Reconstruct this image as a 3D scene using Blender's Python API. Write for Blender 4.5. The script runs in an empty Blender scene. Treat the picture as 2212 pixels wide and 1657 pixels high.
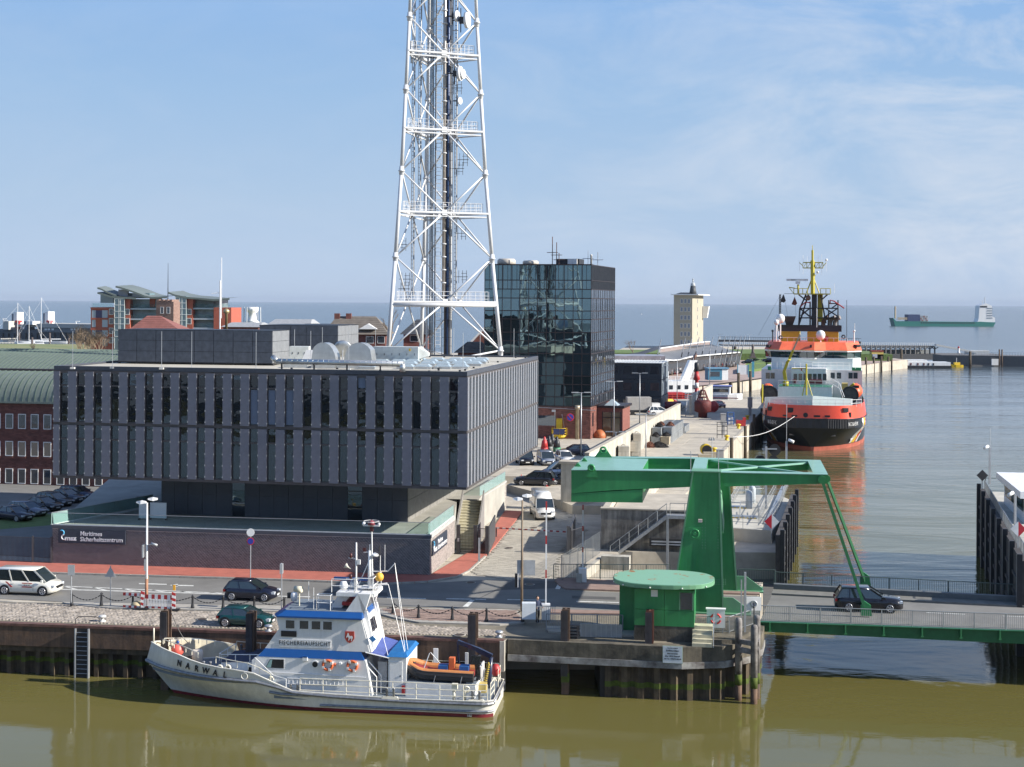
import bpy,math,random
from mathutils import Vector,Matrix
from math import sin,cos,pi,radians,atan2,sqrt,hypot
random.seed(7)
S=bpy.context.scene
COL=S.collection
CAMH,FPX,CX,CY,ROLL=22.3,3072.0,1106.0,653.0,0.0055
WZ=-3.5
cam=bpy.data.cameras.new('camera')
co=bpy.data.objects.new('camera',cam);COL.objects.link(co)
cam.sensor_width=36;cam.lens=50;cam.shift_y=-175.5/2212
cam.clip_start=1;cam.clip_end=90000
co.matrix_world=Matrix.Translation((0,0,CAMH))@Matrix.Rotation(pi/2,4,'X')@Matrix.Rotation(ROLL,4,'Z')
S.camera=co
S.view_settings.view_transform='Standard';S.view_settings.look='None'
S.view_settings.exposure=0.95;S.view_settings.gamma=1
S.view_settings.use_curve_mapping=False
SUN_EL,SUN_D=radians(27.5),Vector((.977,-.212))
w=bpy.data.worlds.new('World');S.world=w;w.use_nodes=True
nt=w.node_tree;nt.nodes.clear()
out=nt.nodes.new('ShaderNodeOutputWorld');bg=nt.nodes.new('ShaderNodeBackground')
sky=nt.nodes.new('ShaderNodeTexSky');sky.sky_type='NISHITA';sky.sun_disc=False
sky.sun_elevation=SUN_EL;sky.sun_rotation=atan2(SUN_D.x,SUN_D.y)
sky.altitude=20;sky.air_density=1.0;sky.dust_density=0.1;sky.ozone_density=2.0
tc=nt.nodes.new('ShaderNodeTexCoord');mp=nt.nodes.new('ShaderNodeMapping')
mp.inputs['Scale'].default_value=(2.0,2.0,5.5);mp.inputs['Rotation'].default_value=(0,radians(7),0)
nz=nt.nodes.new('ShaderNodeTexNoise');nz.inputs['Scale'].default_value=3.4;nz.inputs['Detail'].default_value=11;nz.inputs['Roughness'].default_value=.64;nz.inputs['Distortion'].default_value=.5
rp=nt.nodes.new('ShaderNodeValToRGB');rp.color_ramp.elements[0].position=.42;rp.color_ramp.elements[1].position=.72
rp.color_ramp.elements[1].color=(.55,.55,.55,1)
nt.links.new(tc.outputs['Generated'],mp.inputs[0]);nt.links.new(mp.outputs[0],nz.inputs[0]);nt.links.new(nz.outputs[0],rp.inputs[0])
sep=nt.nodes.new('ShaderNodeSeparateXYZ');nt.links.new(tc.outputs['Generated'],sep.inputs[0])
mr=nt.nodes.new('ShaderNodeMapRange');mr.inputs[1].default_value=-.05;mr.inputs[2].default_value=.32;mr.inputs[3].default_value=.18;mr.inputs[4].default_value=1.5
nt.links.new(sep.outputs[0],mr.inputs[0])
mu=nt.nodes.new('ShaderNodeMath');mu.operation='MULTIPLY';mu.use_clamp=True
nt.links.new(rp.outputs[0],mu.inputs[0]);nt.links.new(mr.outputs[0],mu.inputs[1])
tint=nt.nodes.new('ShaderNodeMix');tint.data_type='RGBA';tint.blend_type='MULTIPLY';tint.inputs[0].default_value=1
tint.inputs[7].default_value=(.93,.985,1.14,1)
nt.links.new(sky.outputs[0],tint.inputs[6])
hr=nt.nodes.new('ShaderNodeValToRGB');hr.color_ramp.elements[0].position=0;hr.color_ramp.elements[0].color=(.445,.548,.705,1)
hr.color_ramp.elements[1].position=1;hr.color_ramp.elements[1].color=(.215,.405,.72,1)
for p_,c_ in((.10,(.440,.560,.735,1)),(.30,(.40,.54,.725,1)),(.60,(.32,.49,.725,1))):
 e_=hr.color_ramp.elements.new(p_);e_.color=c_
hm=nt.nodes.new('ShaderNodeMapRange');hm.inputs[1].default_value=0;hm.inputs[2].default_value=.24;nt.links.new(sep.outputs[2],hm.inputs[0]);nt.links.new(hm.outputs[0],hr.inputs[0])
hx=nt.nodes.new('ShaderNodeMix');hx.data_type='RGBA';hx.blend_type='MULTIPLY';hx.inputs[0].default_value=1;SKYK=5.7
hx.inputs[7].default_value=(SKYK,SKYK,SKYK,1);hx.clamp_result=False;nt.links.new(hr.outputs[0],hx.inputs[6])
hf=nt.nodes.new('ShaderNodeMapRange');hf.inputs[1].default_value=.18;hf.inputs[2].default_value=.55;hf.inputs[3].default_value=0;hf.inputs[4].default_value=1;nt.links.new(sep.outputs[2],hf.inputs[0])
hy=nt.nodes.new('ShaderNodeMix');hy.data_type='RGBA';nt.links.new(hf.outputs[0],hy.inputs[0]);nt.links.new(hx.outputs[2],hy.inputs[6]);nt.links.new(tint.outputs[2],hy.inputs[7])
mx=nt.nodes.new('ShaderNodeMix');mx.data_type='RGBA'
nt.links.new(mu.outputs[0],mx.inputs[0]);nt.links.new(hy.outputs[2],mx.inputs[6]);mx.inputs[7].default_value=(4.0,4.2,4.6,1)
nt.links.new(mx.outputs[2],bg.inputs[0]);bg.inputs[1].default_value=0.10
nt.links.new(bg.outputs[0],out.inputs[0])
sun=bpy.data.lights.new('sun','SUN');sun.energy=4.6;sun.angle=radians(.5);sun.color=(1,.94,.85)
so=bpy.data.objects.new('sun',sun);COL.objects.link(so)
sd=Vector((SUN_D.x*cos(SUN_EL),SUN_D.y*cos(SUN_EL),sin(SUN_EL))).normalized()
so.rotation_euler=sd.to_track_quat('Z','Y').to_euler()
try:
 S.cycles.use_denoising=True;S.cycles.denoiser='OPENIMAGEDENOISE'
 S.cycles.max_bounces=8;S.cycles.diffuse_bounces=3;S.cycles.glossy_bounces=4;S.cycles.transmission_bounces=6
 S.cycles.volume_bounces=0;S.cycles.caustics_reflective=False;S.cycles.caustics_refractive=False
 S.cycles.sample_clamp_indirect=4;S.cycles.use_adaptive_sampling=True
except Exception:pass
def ray(u,v):
 a,b=u-CX,CY-v
 return((a*cos(ROLL)-b*sin(ROLL))/FPX,1.0,(a*sin(ROLL)+b*cos(ROLL))/FPX)
def G(u,v,z=0.0):
 r=ray(u,v);t=(z-CAMH)/r[2]
 return(r[0]*t,t,z)
def DD(u,v,d):
 r=ray(u,v);return(r[0]*d,d,CAMH+r[2]*d)
class Fr:
 """a local frame: origin o, x axis turned by a (radians) about Z"""
 def __init__(s,o,a):s.o=Vector(o);s.a=a;s.c=cos(a);s.s=sin(a)
 def w(s,x,y,z=0):return(s.o.x+x*s.c-y*s.s,s.o.y+x*s.s+y*s.c,s.o.z+z)
 def l(s,p):
  x,y=p[0]-s.o.x,p[1]-s.o.y
  return(x*s.c+y*s.s,-x*s.s+y*s.c,p[2]-s.o.z)
 def _r(s,u,v):
  r=ray(u,v);return(r[0]*s.c+r[1]*s.s,-r[0]*s.s+r[1]*s.c,r[2]),s.l((0,0,CAMH))
 def py(s,u,v,y=0):
  r,o=s._r(u,v);t=(y-o[1])/r[1];return(o[0]+r[0]*t,o[2]+r[2]*t)
 def px(s,u,v,x=0):
  r,o=s._r(u,v);t=(x-o[0])/r[0];return(o[1]+r[1]*t,o[2]+r[2]*t)
 def pz(s,u,v,z=0):
  r,o=s._r(u,v);t=(z-o[2])/r[2];return(o[0]+r[0]*t,o[1]+r[1]*t)
MATS={}
def mat(name,col,rough=.6,metal=0.,var=.18,scale=2.,bump=0.,streak=0.,island=0.,spec=.5,coat=0.,col2=None,stretch=(1,1,1),detail=5):
 if name in MATS:return MATS[name]
 m=bpy.data.materials.new(name);m.use_nodes=True;t=m.node_tree;b=t.nodes['Principled BSDF']
 m.diffuse_color=(*col,1)
 b.inputs['Roughness'].default_value=rough;b.inputs['Metallic'].default_value=metal
 b.inputs['Specular IOR Level'].default_value=spec;b.inputs['Coat Weight'].default_value=coat
 b.inputs['Coat Roughness'].default_value=.08
 tc=t.nodes.new('ShaderNodeTexCoord');mp=t.nodes.new('ShaderNodeMapping');mp.inputs['Scale'].default_value=stretch
 t.links.new(tc.outputs['Object'],mp.inputs[0])
 n=t.nodes.new('ShaderNodeTexNoise');n.inputs['Scale'].default_value=scale;n.inputs['Detail'].default_value=detail;n.inputs['Roughness'].default_value=.6
 t.links.new(mp.outputs[0],n.inputs[0])
 r=t.nodes.new('ShaderNodeValToRGB');r.color_ramp.elements[0].position=.3;r.color_ramp.elements[1].position=.7
 c2=col2 if col2 else tuple(max(0,c*(1-var))for c in col)
 c1=col if col2 else tuple(min(1,c*(1+var*.6))for c in col)
 r.color_ramp.elements[0].color=(*c2,1);r.color_ramp.elements[1].color=(*c1,1)
 t.links.new(n.outputs[0],r.inputs[0]);last=r.outputs[0]
 def mult(last,fac_out,lo,hi):
  q=t.nodes.new('ShaderNodeMapRange');q.inputs[3].default_value=lo;q.inputs[4].default_value=hi
  t.links.new(fac_out,q.inputs[0])
  x=t.nodes.new('ShaderNodeMix');x.data_type='RGBA';x.blend_type='MULTIPLY';x.inputs[0].default_value=1
  t.links.new(last,x.inputs[6]);t.links.new(q.outputs[0],x.inputs[7]);return x.outputs[2]
 if streak:
  mp2=t.nodes.new('ShaderNodeMapping');mp2.inputs['Scale'].default_value=(1,1,.08);t.links.new(tc.outputs['Object'],mp2.inputs[0])
  n2=t.nodes.new('ShaderNodeTexNoise');n2.inputs['Scale'].default_value=2.6;n2.inputs['Detail'].default_value=6;n2.inputs['Roughness'].default_value=.7
  t.links.new(mp2.outputs[0],n2.inputs[0])
  q0=t.nodes.new('ShaderNodeMapRange');q0.inputs[1].default_value=.35;q0.inputs[2].default_value=.62;t.links.new(n2.outputs[0],q0.inputs[0])
  last=mult(last,q0.outputs[0],1-streak,1.0)
 if island:
  g=t.nodes.new('ShaderNodeNewGeometry');last=mult(last,g.outputs['Random Per Island'],1-island,1+island*.7)
 t.links.new(last,b.inputs['Base Color'])
 if bump:
  bn=t.nodes.new('ShaderNodeBump');bn.inputs['Strength'].default_value=bump;bn.inputs['Distance'].default_value=.03
  n3=t.nodes.new('ShaderNodeTexNoise');n3.inputs['Scale'].default_value=scale*6;n3.inputs['Detail'].default_value=4
  t.links.new(mp.outputs[0],n3.inputs[0]);t.links.new(n3.outputs[0],bn.inputs['Height']);t.links.new(bn.outputs[0],b.inputs['Normal'])
 MATS[name]=m;return m
def glassmat(name,col,rough=.03,wave=.0,wscale=.6,metal=0.,spec=.9):
 """dark opaque reflective glazing with a slightly wavy pane"""
 if name in MATS:return MATS[name]
 m=bpy.data.materials.new(name);m.use_nodes=True;t=m.node_tree;b=t.nodes['Principled BSDF']
 b.inputs['Base Color'].default_value=(*col,1);b.inputs['Roughness'].default_value=rough
 b.inputs['Metallic'].default_value=metal;b.inputs['Specular IOR Level'].default_value=spec;b.inputs['IOR'].default_value=1.6
 if wave:
  tc=t.nodes.new('ShaderNodeNewGeometry');n=t.nodes.new('ShaderNodeTexNoise');n.inputs['Scale'].default_value=wscale;n.inputs['Detail'].default_value=1.8
  t.links.new(tc.outputs['Position'],n.inputs[0])
  bn=t.nodes.new('ShaderNodeBump');bn.inputs['Strength'].default_value=1;bn.inputs['Distance'].default_value=wave
  t.links.new(n.outputs[0],bn.inputs['Height']);t.links.new(bn.outputs[0],b.inputs['Normal'])
 MATS[name]=m;return m
def clearglass(name,col,alpha,rough=.05):
 if name in MATS:return MATS[name]
 m=bpy.data.materials.new(name);m.use_nodes=True;t=m.node_tree;t.nodes.clear()
 o=t.nodes.new('ShaderNodeOutputMaterial');x=t.nodes.new('ShaderNodeMixShader');tr=t.nodes.new('ShaderNodeBsdfTransparent')
 gl=t.nodes.new('ShaderNodeBsdfPrincipled');gl.inputs['Base Color'].default_value=(*col,1);gl.inputs['Roughness'].default_value=rough
 tr.inputs[0].default_value=(.90,.97,.955,1)
 fr=t.nodes.new('ShaderNodeFresnel');fr.inputs[0].default_value=1.5
 q=t.nodes.new('ShaderNodeMapRange');q.inputs[3].default_value=alpha;q.inputs[4].default_value=1;t.links.new(fr.outputs[0],q.inputs[0])
 t.links.new(q.outputs[0],x.inputs[0]);t.links.new(tr.outputs[0],x.inputs[1]);t.links.new(gl.outputs[0],x.inputs[2]);t.links.new(x.outputs[0],o.inputs[0])
 MATS[name]=m;return m
class B:
 def __init__(s,M=None):s.v=[];s.f=[];s.M=M;s.mi=[];s.cur=0;s.smooth=False;s.sm=[]
 def a(s,pts,faces):
  k=len(s.v)
  if s.M is not None:pts=[tuple(s.M@Vector(p))for p in pts]
  s.v+=[tuple(p)for p in pts]
  for f in faces:s.f.append([k+i for i in f]);s.mi.append(s.cur);s.sm.append(s.smooth)
  return s
 def box(s,x0,x1,y0,y1,z0,z1):
  return s.a([(x0,y0,z0),(x1,y0,z0),(x1,y1,z0),(x0,y1,z0),(x0,y0,z1),(x1,y0,z1),(x1,y1,z1),(x0,y1,z1)],[(0,3,2,1),(4,5,6,7),(0,1,5,4),(1,2,6,5),(2,3,7,6),(3,0,4,7)])
 def cbox(s,c,d,rz=0):
  hx,hy,hz=d[0]/2,d[1]/2,d[2]/2;ca,sa=cos(rz),sin(rz)
  P=[(c[0]+x*ca-y*sa,c[1]+x*sa+y*ca,c[2]+z)for z in(-hz,hz)for x,y in((-hx,-hy),(hx,-hy),(hx,hy),(-hx,hy))]
  return s.a(P,[(0,3,2,1),(4,5,6,7),(0,1,5,4),(1,2,6,5),(2,3,7,6),(3,0,4,7)])
 def hexa(s,P):
  return s.a(P,[(0,3,2,1),(4,5,6,7),(0,1,5,4),(1,2,6,5),(2,3,7,6),(3,0,4,7)])
 def prism(s,pts,z0,z1):
  n=len(pts)
  if sum(pts[i][0]*pts[(i+1)%n][1]-pts[(i+1)%n][0]*pts[i][1]for i in range(n))<0:pts=pts[::-1]
  P=[(p[0],p[1],z0)for p in pts]+[(p[0],p[1],z1)for p in pts]
  return s.a(P,[tuple(range(n))[::-1],tuple(range(n,2*n))]+[(i,(i+1)%n,n+(i+1)%n,n+i)for i in range(n)])
 def slab(s,pts,y0,y1):
  n=len(pts)
  if sum(pts[i][0]*pts[(i+1)%n][1]-pts[(i+1)%n][0]*pts[i][1]for i in range(n))<0:pts=pts[::-1]
  P=[(p[0],y0,p[1])for p in pts]+[(p[0],y1,p[1])for p in pts]
  return s.a(P,[tuple(range(n)),tuple(range(n,2*n))[::-1]]+[((i+1)%n,i,n+i,n+(i+1)%n)for i in range(n)])
 def slabx(s,pts,x0,x1):
  n=len(pts)
  if sum(pts[i][0]*pts[(i+1)%n][1]-pts[(i+1)%n][0]*pts[i][1]for i in range(n))<0:pts=pts[::-1]
  P=[(x0,p[0],p[1])for p in pts]+[(x1,p[0],p[1])for p in pts]
  return s.a(P,[tuple(range(n))[::-1],tuple(range(n,2*n))]+[(i,(i+1)%n,n+(i+1)%n,n+i)for i in range(n)])
 def tube(s,p,q,r,n=6,r2=None,cap=True):
  p,q=Vector(p),Vector(q);d=q-p
  if d.length<1e-6:return s
  r2=r if r2 is None else r2
  z=d.normalized();x=z.orthogonal().normalized();y=z.cross(x)
  if n==4:x,y=(x+y).normalized(),(y-x).normalized()
  P=[p+(x*cos(2*pi*i/n)+y*sin(2*pi*i/n))*r for i in range(n)]+[q+(x*cos(2*pi*i/n)+y*sin(2*pi*i/n))*r2 for i in range(n)]
  F=[(i,(i+1)%n,n+(i+1)%n,n+i)for i in range(n)]
  o=s.smooth;s.smooth=n>6;s.a([tuple(k)for k in P],F);s.smooth=o
  if cap:
   k0=len(s.v)-2*n
   for f in(range(n-1,-1,-1),range(n,2*n)):s.f.append([k0+i for i in f]);s.mi.append(s.cur);s.sm.append(False)
  return s
 def bar(s,p,q,w,h,up=(0,0,1)):
  p,q=Vector(p),Vector(q);d=(q-p).normalized();up=Vector(up)
  if abs(d.dot(up))>.98:up=Vector((0,1,0))
  x=d.cross(up).normalized()*(w/2);y=x.cross(d).normalized()*(h/2)
  P=[p-x-y,p+x-y,p+x+y,p-x+y,q-x-y,q+x-y,q+x+y,q-x+y]
  return s.a([tuple(k)for k in P],[(0,1,2,3),(4,7,6,5),(0,4,5,1),(1,5,6,2),(2,6,7,3),(3,7,4,0)])
 def path(s,pts,r,n=6):
  V=[Vector(p)for p in pts];P=[];m=len(V);x=None
  for i in range(m):
   d=(V[min(m-1,i+1)]-V[max(0,i-1)]).normalized()
   if x is None:x=d.orthogonal().normalized()
   else:x=(x-d*x.dot(d)).normalized()
   y=d.cross(x)
   P+=[tuple(V[i]+(x*cos(2*pi*k/n)+y*sin(2*pi*k/n))*r)for k in range(n)]
  F=[(i*n+k,i*n+(k+1)%n,(i+1)*n+(k+1)%n,(i+1)*n+k)for i in range(m-1)for k in range(n)]+[tuple(range(n))[::-1],tuple(range((m-1)*n,m*n))]
  return s.a(P,F)
 def lathe(s,prof,n=16,c=(0,0,0),sx=1,sy=1):
  P=[];F=[]
  for r,z in prof:
   for i in range(n):P.append((c[0]+r*sx*cos(2*pi*i/n),c[1]+r*sy*sin(2*pi*i/n),c[2]+z))
  for k in range(len(prof)-1):
   for i in range(n):F.append((k*n+i,k*n+(i+1)%n,(k+1)*n+(i+1)%n,(k+1)*n+i))
  o=s.smooth;s.smooth=True;s.a(P,F);s.smooth=o;k0=len(s.v)-len(P)
  for f in(range(n-1,-1,-1),range(len(P)-n,len(P))):s.f.append([k0+i for i in f]);s.mi.append(s.cur);s.sm.append(False)
  return s
 def ball(s,c,r,n=12,sz=1.):
  m=max(4,n//2)
  return s.lathe([(max(.001,r*sin(pi*i/m)),-r*sz*cos(pi*i/m))for i in range(m+1)],n,c)
 def torus(s,c,R,r,ax='y',n=20,k=7,ranges=None):
  P=[];F=[]
  for i in range(n):
   for j in range(k):
    a,b=2*pi*i/n,2*pi*j/k
    x,y,z=(R+r*cos(b))*cos(a),(R+r*cos(b))*sin(a),r*sin(b)
    if ax=='y':x,y,z=x,z,y
    elif ax=='x':x,y,z=z,x,y
    P.append((c[0]+x,c[1]+y,c[2]+z))
    F.append((i*k+j,((i+1)%n)*k+j,((i+1)%n)*k+(j+1)%k,i*k+(j+1)%k))
  if ranges:F=[f for f in F if any(a0<=(f[0]//k)/n<a1 for a0,a1 in ranges)]
  o=s.smooth;s.smooth=True;s.a(P,F);s.smooth=o;return s
 def loft(s,rings,close=True,cap=True):
  n=len(rings[0]);P=[p for r in rings for p in r];F=[]
  for k in range(len(rings)-1):
   for i in range(n if close else n-1):
    F.append((k*n+i,k*n+(i+1)%n,(k+1)*n+(i+1)%n,(k+1)*n+i))
  if cap and close:F+=[tuple(range(n))[::-1],tuple(range((len(rings)-1)*n,len(rings)*n))]
  return s.a(P,F)
 def mesh(s,name,mats,fix=False):
  me=bpy.data.meshes.new(name);me.from_pydata(s.v,[],s.f)
  for m in(mats if isinstance(mats,(list,tuple))else[mats]):me.materials.append(m)
  if any(s.mi):me.polygons.foreach_set('material_index',s.mi)
  if any(s.sm):me.polygons.foreach_set('use_smooth',s.sm)
  if fix:
   import bmesh
   bm=bmesh.new();bm.from_mesh(me);bmesh.ops.recalc_face_normals(bm,faces=bm.faces);bm.to_mesh(me);bm.free()
  me.update();return me
 def build(s,name,mats,parent=None,loc=None,fix=False,**kw):
  o=bpy.data.objects.new(name,s.mesh(name,mats,fix));COL.objects.link(o)
  if parent is not None:o.parent=parent
  if loc is not None:o.location=loc
  for k,v in kw.items():o[k]=v
  return o
def thing(name,label,cat,loc=(0,0,0),rz=0,group=None):
 o=bpy.data.objects.new(name,None);COL.objects.link(o);o.location=loc;o.rotation_euler=(0,0,rz)
 o.empty_display_size=.3;o['label']=label;o['category']=cat
 if group:o['group']=group
 return o
def one(b,name,mats,label,cat,group=None,loc=None,**k):
 o=b.build(name,mats,None,loc,**k);o['label']=label;o['category']=cat
 if group:o['group']=group
 return o
def struct(b,name,mats,kind='structure',parent=None,**k):
 o=b.build(name,mats,parent,**k)
 o['kind']=kind;return o
def inst(me,name,parent,M):
 o=bpy.data.objects.new(name,me);COL.objects.link(o);o.parent=parent;o.matrix_local=M;return o
def kids(o):return list(o.children)
def copy_tree(o,parent=None):
 c=o.copy();COL.objects.link(c)
 if parent is not None:c.parent=parent
 for ch in kids(o):copy_tree(ch,c)
 return c
def dup(o,loc,rz=0,label=None,scale=None):
 c=copy_tree(o);c.location=loc;c.rotation_euler=(0,0,rz)
 if label:c['label']=label
 if scale:c.scale=scale
 return c
def text(s,name,m,parent,M,size,align='CENTER',ext=.01,width=1.,bold=0.,spacing=1.):
 cu=bpy.data.curves.new(name,'FONT');cu.body=s;cu.size=size;cu.align_x=align;cu.align_y='CENTER'
 cu.extrude=ext;cu.offset=bold;cu.resolution_u=3;cu.space_character=spacing
 t=bpy.data.objects.new('tmp',cu);COL.objects.link(t)
 bpy.context.view_layer.update()
 me=bpy.data.meshes.new_from_object(t.evaluated_get(bpy.context.evaluated_depsgraph_get()))
 bpy.data.objects.remove(t);bpy.data.curves.remove(cu)
 me.materials.clear();me.materials.append(m)
 me.transform(Matrix.Diagonal((width,1,1,1)))
 o=bpy.data.objects.new(name,me);COL.objects.link(o);o.parent=parent;o.matrix_local=M;return o
def TM(loc,rx=pi/2,rz=0,ry=0):return Matrix.Translation(loc)@Matrix.Rotation(rz,4,'Z')@Matrix.Rotation(ry,4,'Y')@Matrix.Rotation(rx,4,'X')
def lerp(a,b,t):return tuple(a[i]+(b[i]-a[i])*t for i in range(len(a)))
def inpoly(x,y,P):
 c=False;j=len(P)-1
 for i in range(len(P)):
  if(P[i][1]>y)!=(P[j][1]>y)and x<(P[j][0]-P[i][0])*(y-P[i][1])/(P[j][1]-P[i][1])+P[i][0]:c=not c
  j=i
 return c
m_conc=mat('concrete',(.44,.395,.32),.85,var=.25,scale=.5,bump=.3,streak=.0)
m_concw=mat('concrete_wall',(.50,.47,.40),.85,var=.3,scale=.6,bump=.3,streak=.38)
m_concd=mat('concrete_dark',(.20,.185,.155),.9,var=.4,scale=.7,bump=.4,streak=.45)
m_asph=mat('asphalt',(.175,.17,.158),.9,var=.22,scale=.35,bump=.2,detail=8)
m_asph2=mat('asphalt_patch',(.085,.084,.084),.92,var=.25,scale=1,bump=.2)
m_red=mat('red_paving',(.40,.125,.09),.85,var=.18,scale=1.2,bump=.15,detail=8)
m_kerb=mat('kerb_stone',(.36,.34,.30),.85,var=.2,scale=2)
m_sett=mat('setts',(.35,.305,.255),.85,var=.35,scale=1.1,island=.33,bump=.3)
m_paver=mat('pavers',(.40,.365,.30),.85,var=.15,scale=.6,island=.12)
m_grass=mat('grass',(.11,.17,.04),.9,var=.4,scale=1.2,bump=.8)
m_dry=mat('dry_grass',(.26,.24,.11),.9,scale=.06,col2=(.11,.16,.05),bump=.6,detail=8)
m_white=mat('white_paint',(.78,.78,.76),.45,var=.06)
m_line=mat('road_paint',(.62,.62,.58),.8,var=.35,scale=3)
m_steel=mat('galvanised_steel',(.42,.44,.46),.45,.6,var=.15,scale=5)
m_dark=mat('dark_metal',(.035,.036,.04),.5,.3,var=.2)
m_black=mat('black',(.012,.012,.014),.5,var=.1)
m_rust=mat('rusty_steel',(.17,.10,.06),.8,.0,scale=1.0,col2=(.07,.05,.04),streak=.4,bump=.4)
def water_mat():
 m=bpy.data.materials.new('harbour_water');m.use_nodes=True;t=m.node_tree;b=t.nodes['Principled BSDF']
 b.inputs['Roughness'].default_value=.05;b.inputs['IOR'].default_value=1.333
 tc=t.nodes.new('ShaderNodeTexCoord')
 def nz(scale,st,det=3,rough=.5,dist=0):
  mp=t.nodes.new('ShaderNodeMapping');mp.inputs['Scale'].default_value=st;mp.inputs['Rotation'].default_value=(0,0,radians(-9));t.links.new(tc.outputs['Object'],mp.inputs[0])
  n=t.nodes.new('ShaderNodeTexNoise');n.inputs['Scale'].default_value=scale;n.inputs['Detail'].default_value=det;n.inputs['Roughness'].default_value=rough
  n.inputs['Distortion'].default_value=dist
  t.links.new(mp.outputs[0],n.inputs[0]);return n
 def mth(op,a,b_):
  x=t.nodes.new('ShaderNodeMath');x.operation=op
  for i,k in enumerate((a,b_)):
   if isinstance(k,(int,float)):x.inputs[i].default_value=k
   else:t.links.new(k,x.inputs[i])
  return x.outputs[0]
 big=nz(.012,(1,1.6,1),3)
 cr=t.nodes.new('ShaderNodeValToRGB');cr.color_ramp.elements[0].position=.35;cr.color_ramp.elements[1].position=.65
 cr.color_ramp.elements[0].color=(.112,.099,.030,1);cr.color_ramp.elements[1].color=(.134,.118,.037,1)
 t.links.new(big.outputs[0],cr.inputs[0])
 sp=t.nodes.new('ShaderNodeSeparateXYZ');t.links.new(tc.outputs['Object'],sp.inputs[0])
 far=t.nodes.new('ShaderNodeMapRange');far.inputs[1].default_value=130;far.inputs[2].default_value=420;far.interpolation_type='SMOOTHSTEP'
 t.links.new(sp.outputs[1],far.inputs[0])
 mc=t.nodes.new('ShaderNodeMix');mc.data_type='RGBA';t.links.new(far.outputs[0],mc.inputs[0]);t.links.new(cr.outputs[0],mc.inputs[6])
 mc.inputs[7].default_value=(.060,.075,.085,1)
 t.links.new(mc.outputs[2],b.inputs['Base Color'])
 fr_=t.nodes.new('ShaderNodeMapRange');fr_.inputs[1].default_value=150;fr_.inputs[2].default_value=900;fr_.inputs[3].default_value=.05;fr_.inputs[4].default_value=.2
 t.links.new(sp.outputs[1],fr_.inputs[0]);t.links.new(fr_.outputs[0],b.inputs['Roughness'])
 rip=nz(2.6,(.55,1.5,1),4,.55,.3);chop=nz(.42,(.6,1.5,1),4,.55,.4);swell=nz(.05,(.6,1.5,1),3)
 gust=nz(.02,(1,2.6,1),4,.6,1.0)
 g2=t.nodes.new('ShaderNodeMapRange');g2.inputs[1].default_value=.35;g2.inputs[2].default_value=.68;g2.inputs[3].default_value=.35;g2.inputs[4].default_value=1.25
 t.links.new(gust.outputs[0],g2.inputs[0])
 calm=t.nodes.new('ShaderNodeMapRange');calm.inputs[1].default_value=90;calm.inputs[2].default_value=125;calm.inputs[3].default_value=.20;calm.inputs[4].default_value=1
 t.links.new(sp.outputs[1],calm.inputs[0])
 h=mth('ADD',mth('MULTIPLY',rip.outputs[0],.022),mth('ADD',mth('MULTIPLY',chop.outputs[0],.14),mth('MULTIPLY',swell.outputs[0],.45)))
 h=mth('MULTIPLY',h,mth('MULTIPLY',g2.outputs[0],calm.outputs[0]))
 bn=t.nodes.new('ShaderNodeBump');bn.inputs['Strength'].default_value=.55;bn.inputs['Distance'].default_value=1.0
 t.links.new(h,bn.inputs['Height']);t.links.new(bn.outputs[0],b.inputs['Normal'])
 return m
b=B();b.a([(-30000,-3000,WZ),(30000,-3000,WZ),(30000,40000,WZ),(-30000,40000,WZ)],[(0,1,2,3)])
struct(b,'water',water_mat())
LAND=[(-400,145.2),(-35.2,99.1),(-.3,94.75),(-.3,100),(6.3,100),(6.3,94.4),(11.15,93.6),(13.3,93.9),(14.7,95),(15.6,96.6),(16.0,98.5),(17.0,101.5),(20.2,113.9),(9.6,115.2),(9.6,127.6),(24.3,127.6),(30.2,151),(29,157.5),(19,157.5),(27.6,192.5),(58.2,317),(14,317),(14,345),(27.4,345),(149,558),(160,575),(135,738),(60,738),(40,600),(-80,640),(-150,705),(-420,705),(-420,500)]
b=B();b.prism(LAND,-9,-.02);struct(b,'ground',m_conc)
YZ=.9
RW0,RW1=G(1095,1063.5)[:2],(6.0,151.5)
YARD=[RW0,(2.6,160.8),RW1,(6.5,150),(13.9,150),(14.5,157.45),(19.05,157.45),(27.65,192.5),(58.2,316.9),(14.1,316.9),(14.1,330),(-60,330),(-60,175),(2,175)]
b=B();b.prism(YARD,-.02,YZ);struct(b,'yard_paving',m_conc)
def sheet(name,pts,z,m,kind='structure',dz=.0):
 b=B();n=len(pts)
 P=[(p[0],p[1])for p in pts]
 if sum(P[i][0]*P[(i+1)%n][1]-P[(i+1)%n][0]*P[i][1]for i in range(n))<0:P=P[::-1]
 b.a([(p[0],p[1],z)for p in P],[tuple(range(n))]);return struct(b,name,m,kind)
def GT(*uv,z=0.):return[G(u,v,z)[:2]for u,v in uv]
street=GT((-30,1292),(150,1301),(819,1310),(1118,1315.5),(1345,1322),(1641,1334))+GT((1641,1288),(1337,1279.5),(1235,1276),(1215,1262),(1200,1250))+GT((1095,1252),(1040,1253),(923,1259.5),(840,1263.5),(576,1254),(-30,1236))
sheet('road',street,.004,m_asph)
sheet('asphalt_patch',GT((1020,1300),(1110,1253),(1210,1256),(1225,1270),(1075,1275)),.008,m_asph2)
redp=GT((-30,1213),(113,1219),(928,1245),(1037,1181),(1046,1172),(1091,1104.5),(1129.5,1106.5),(1070.5,1179.5),(1048,1203.8),(1014,1235),(988,1248),(923,1258.6),(840,1262.5),(576,1253),(-30,1235.5))
b=B();b.prism(redp,-.01,.12);struct(b,'red_pavement',m_red)
b=B();kl=redp[8:]
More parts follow.
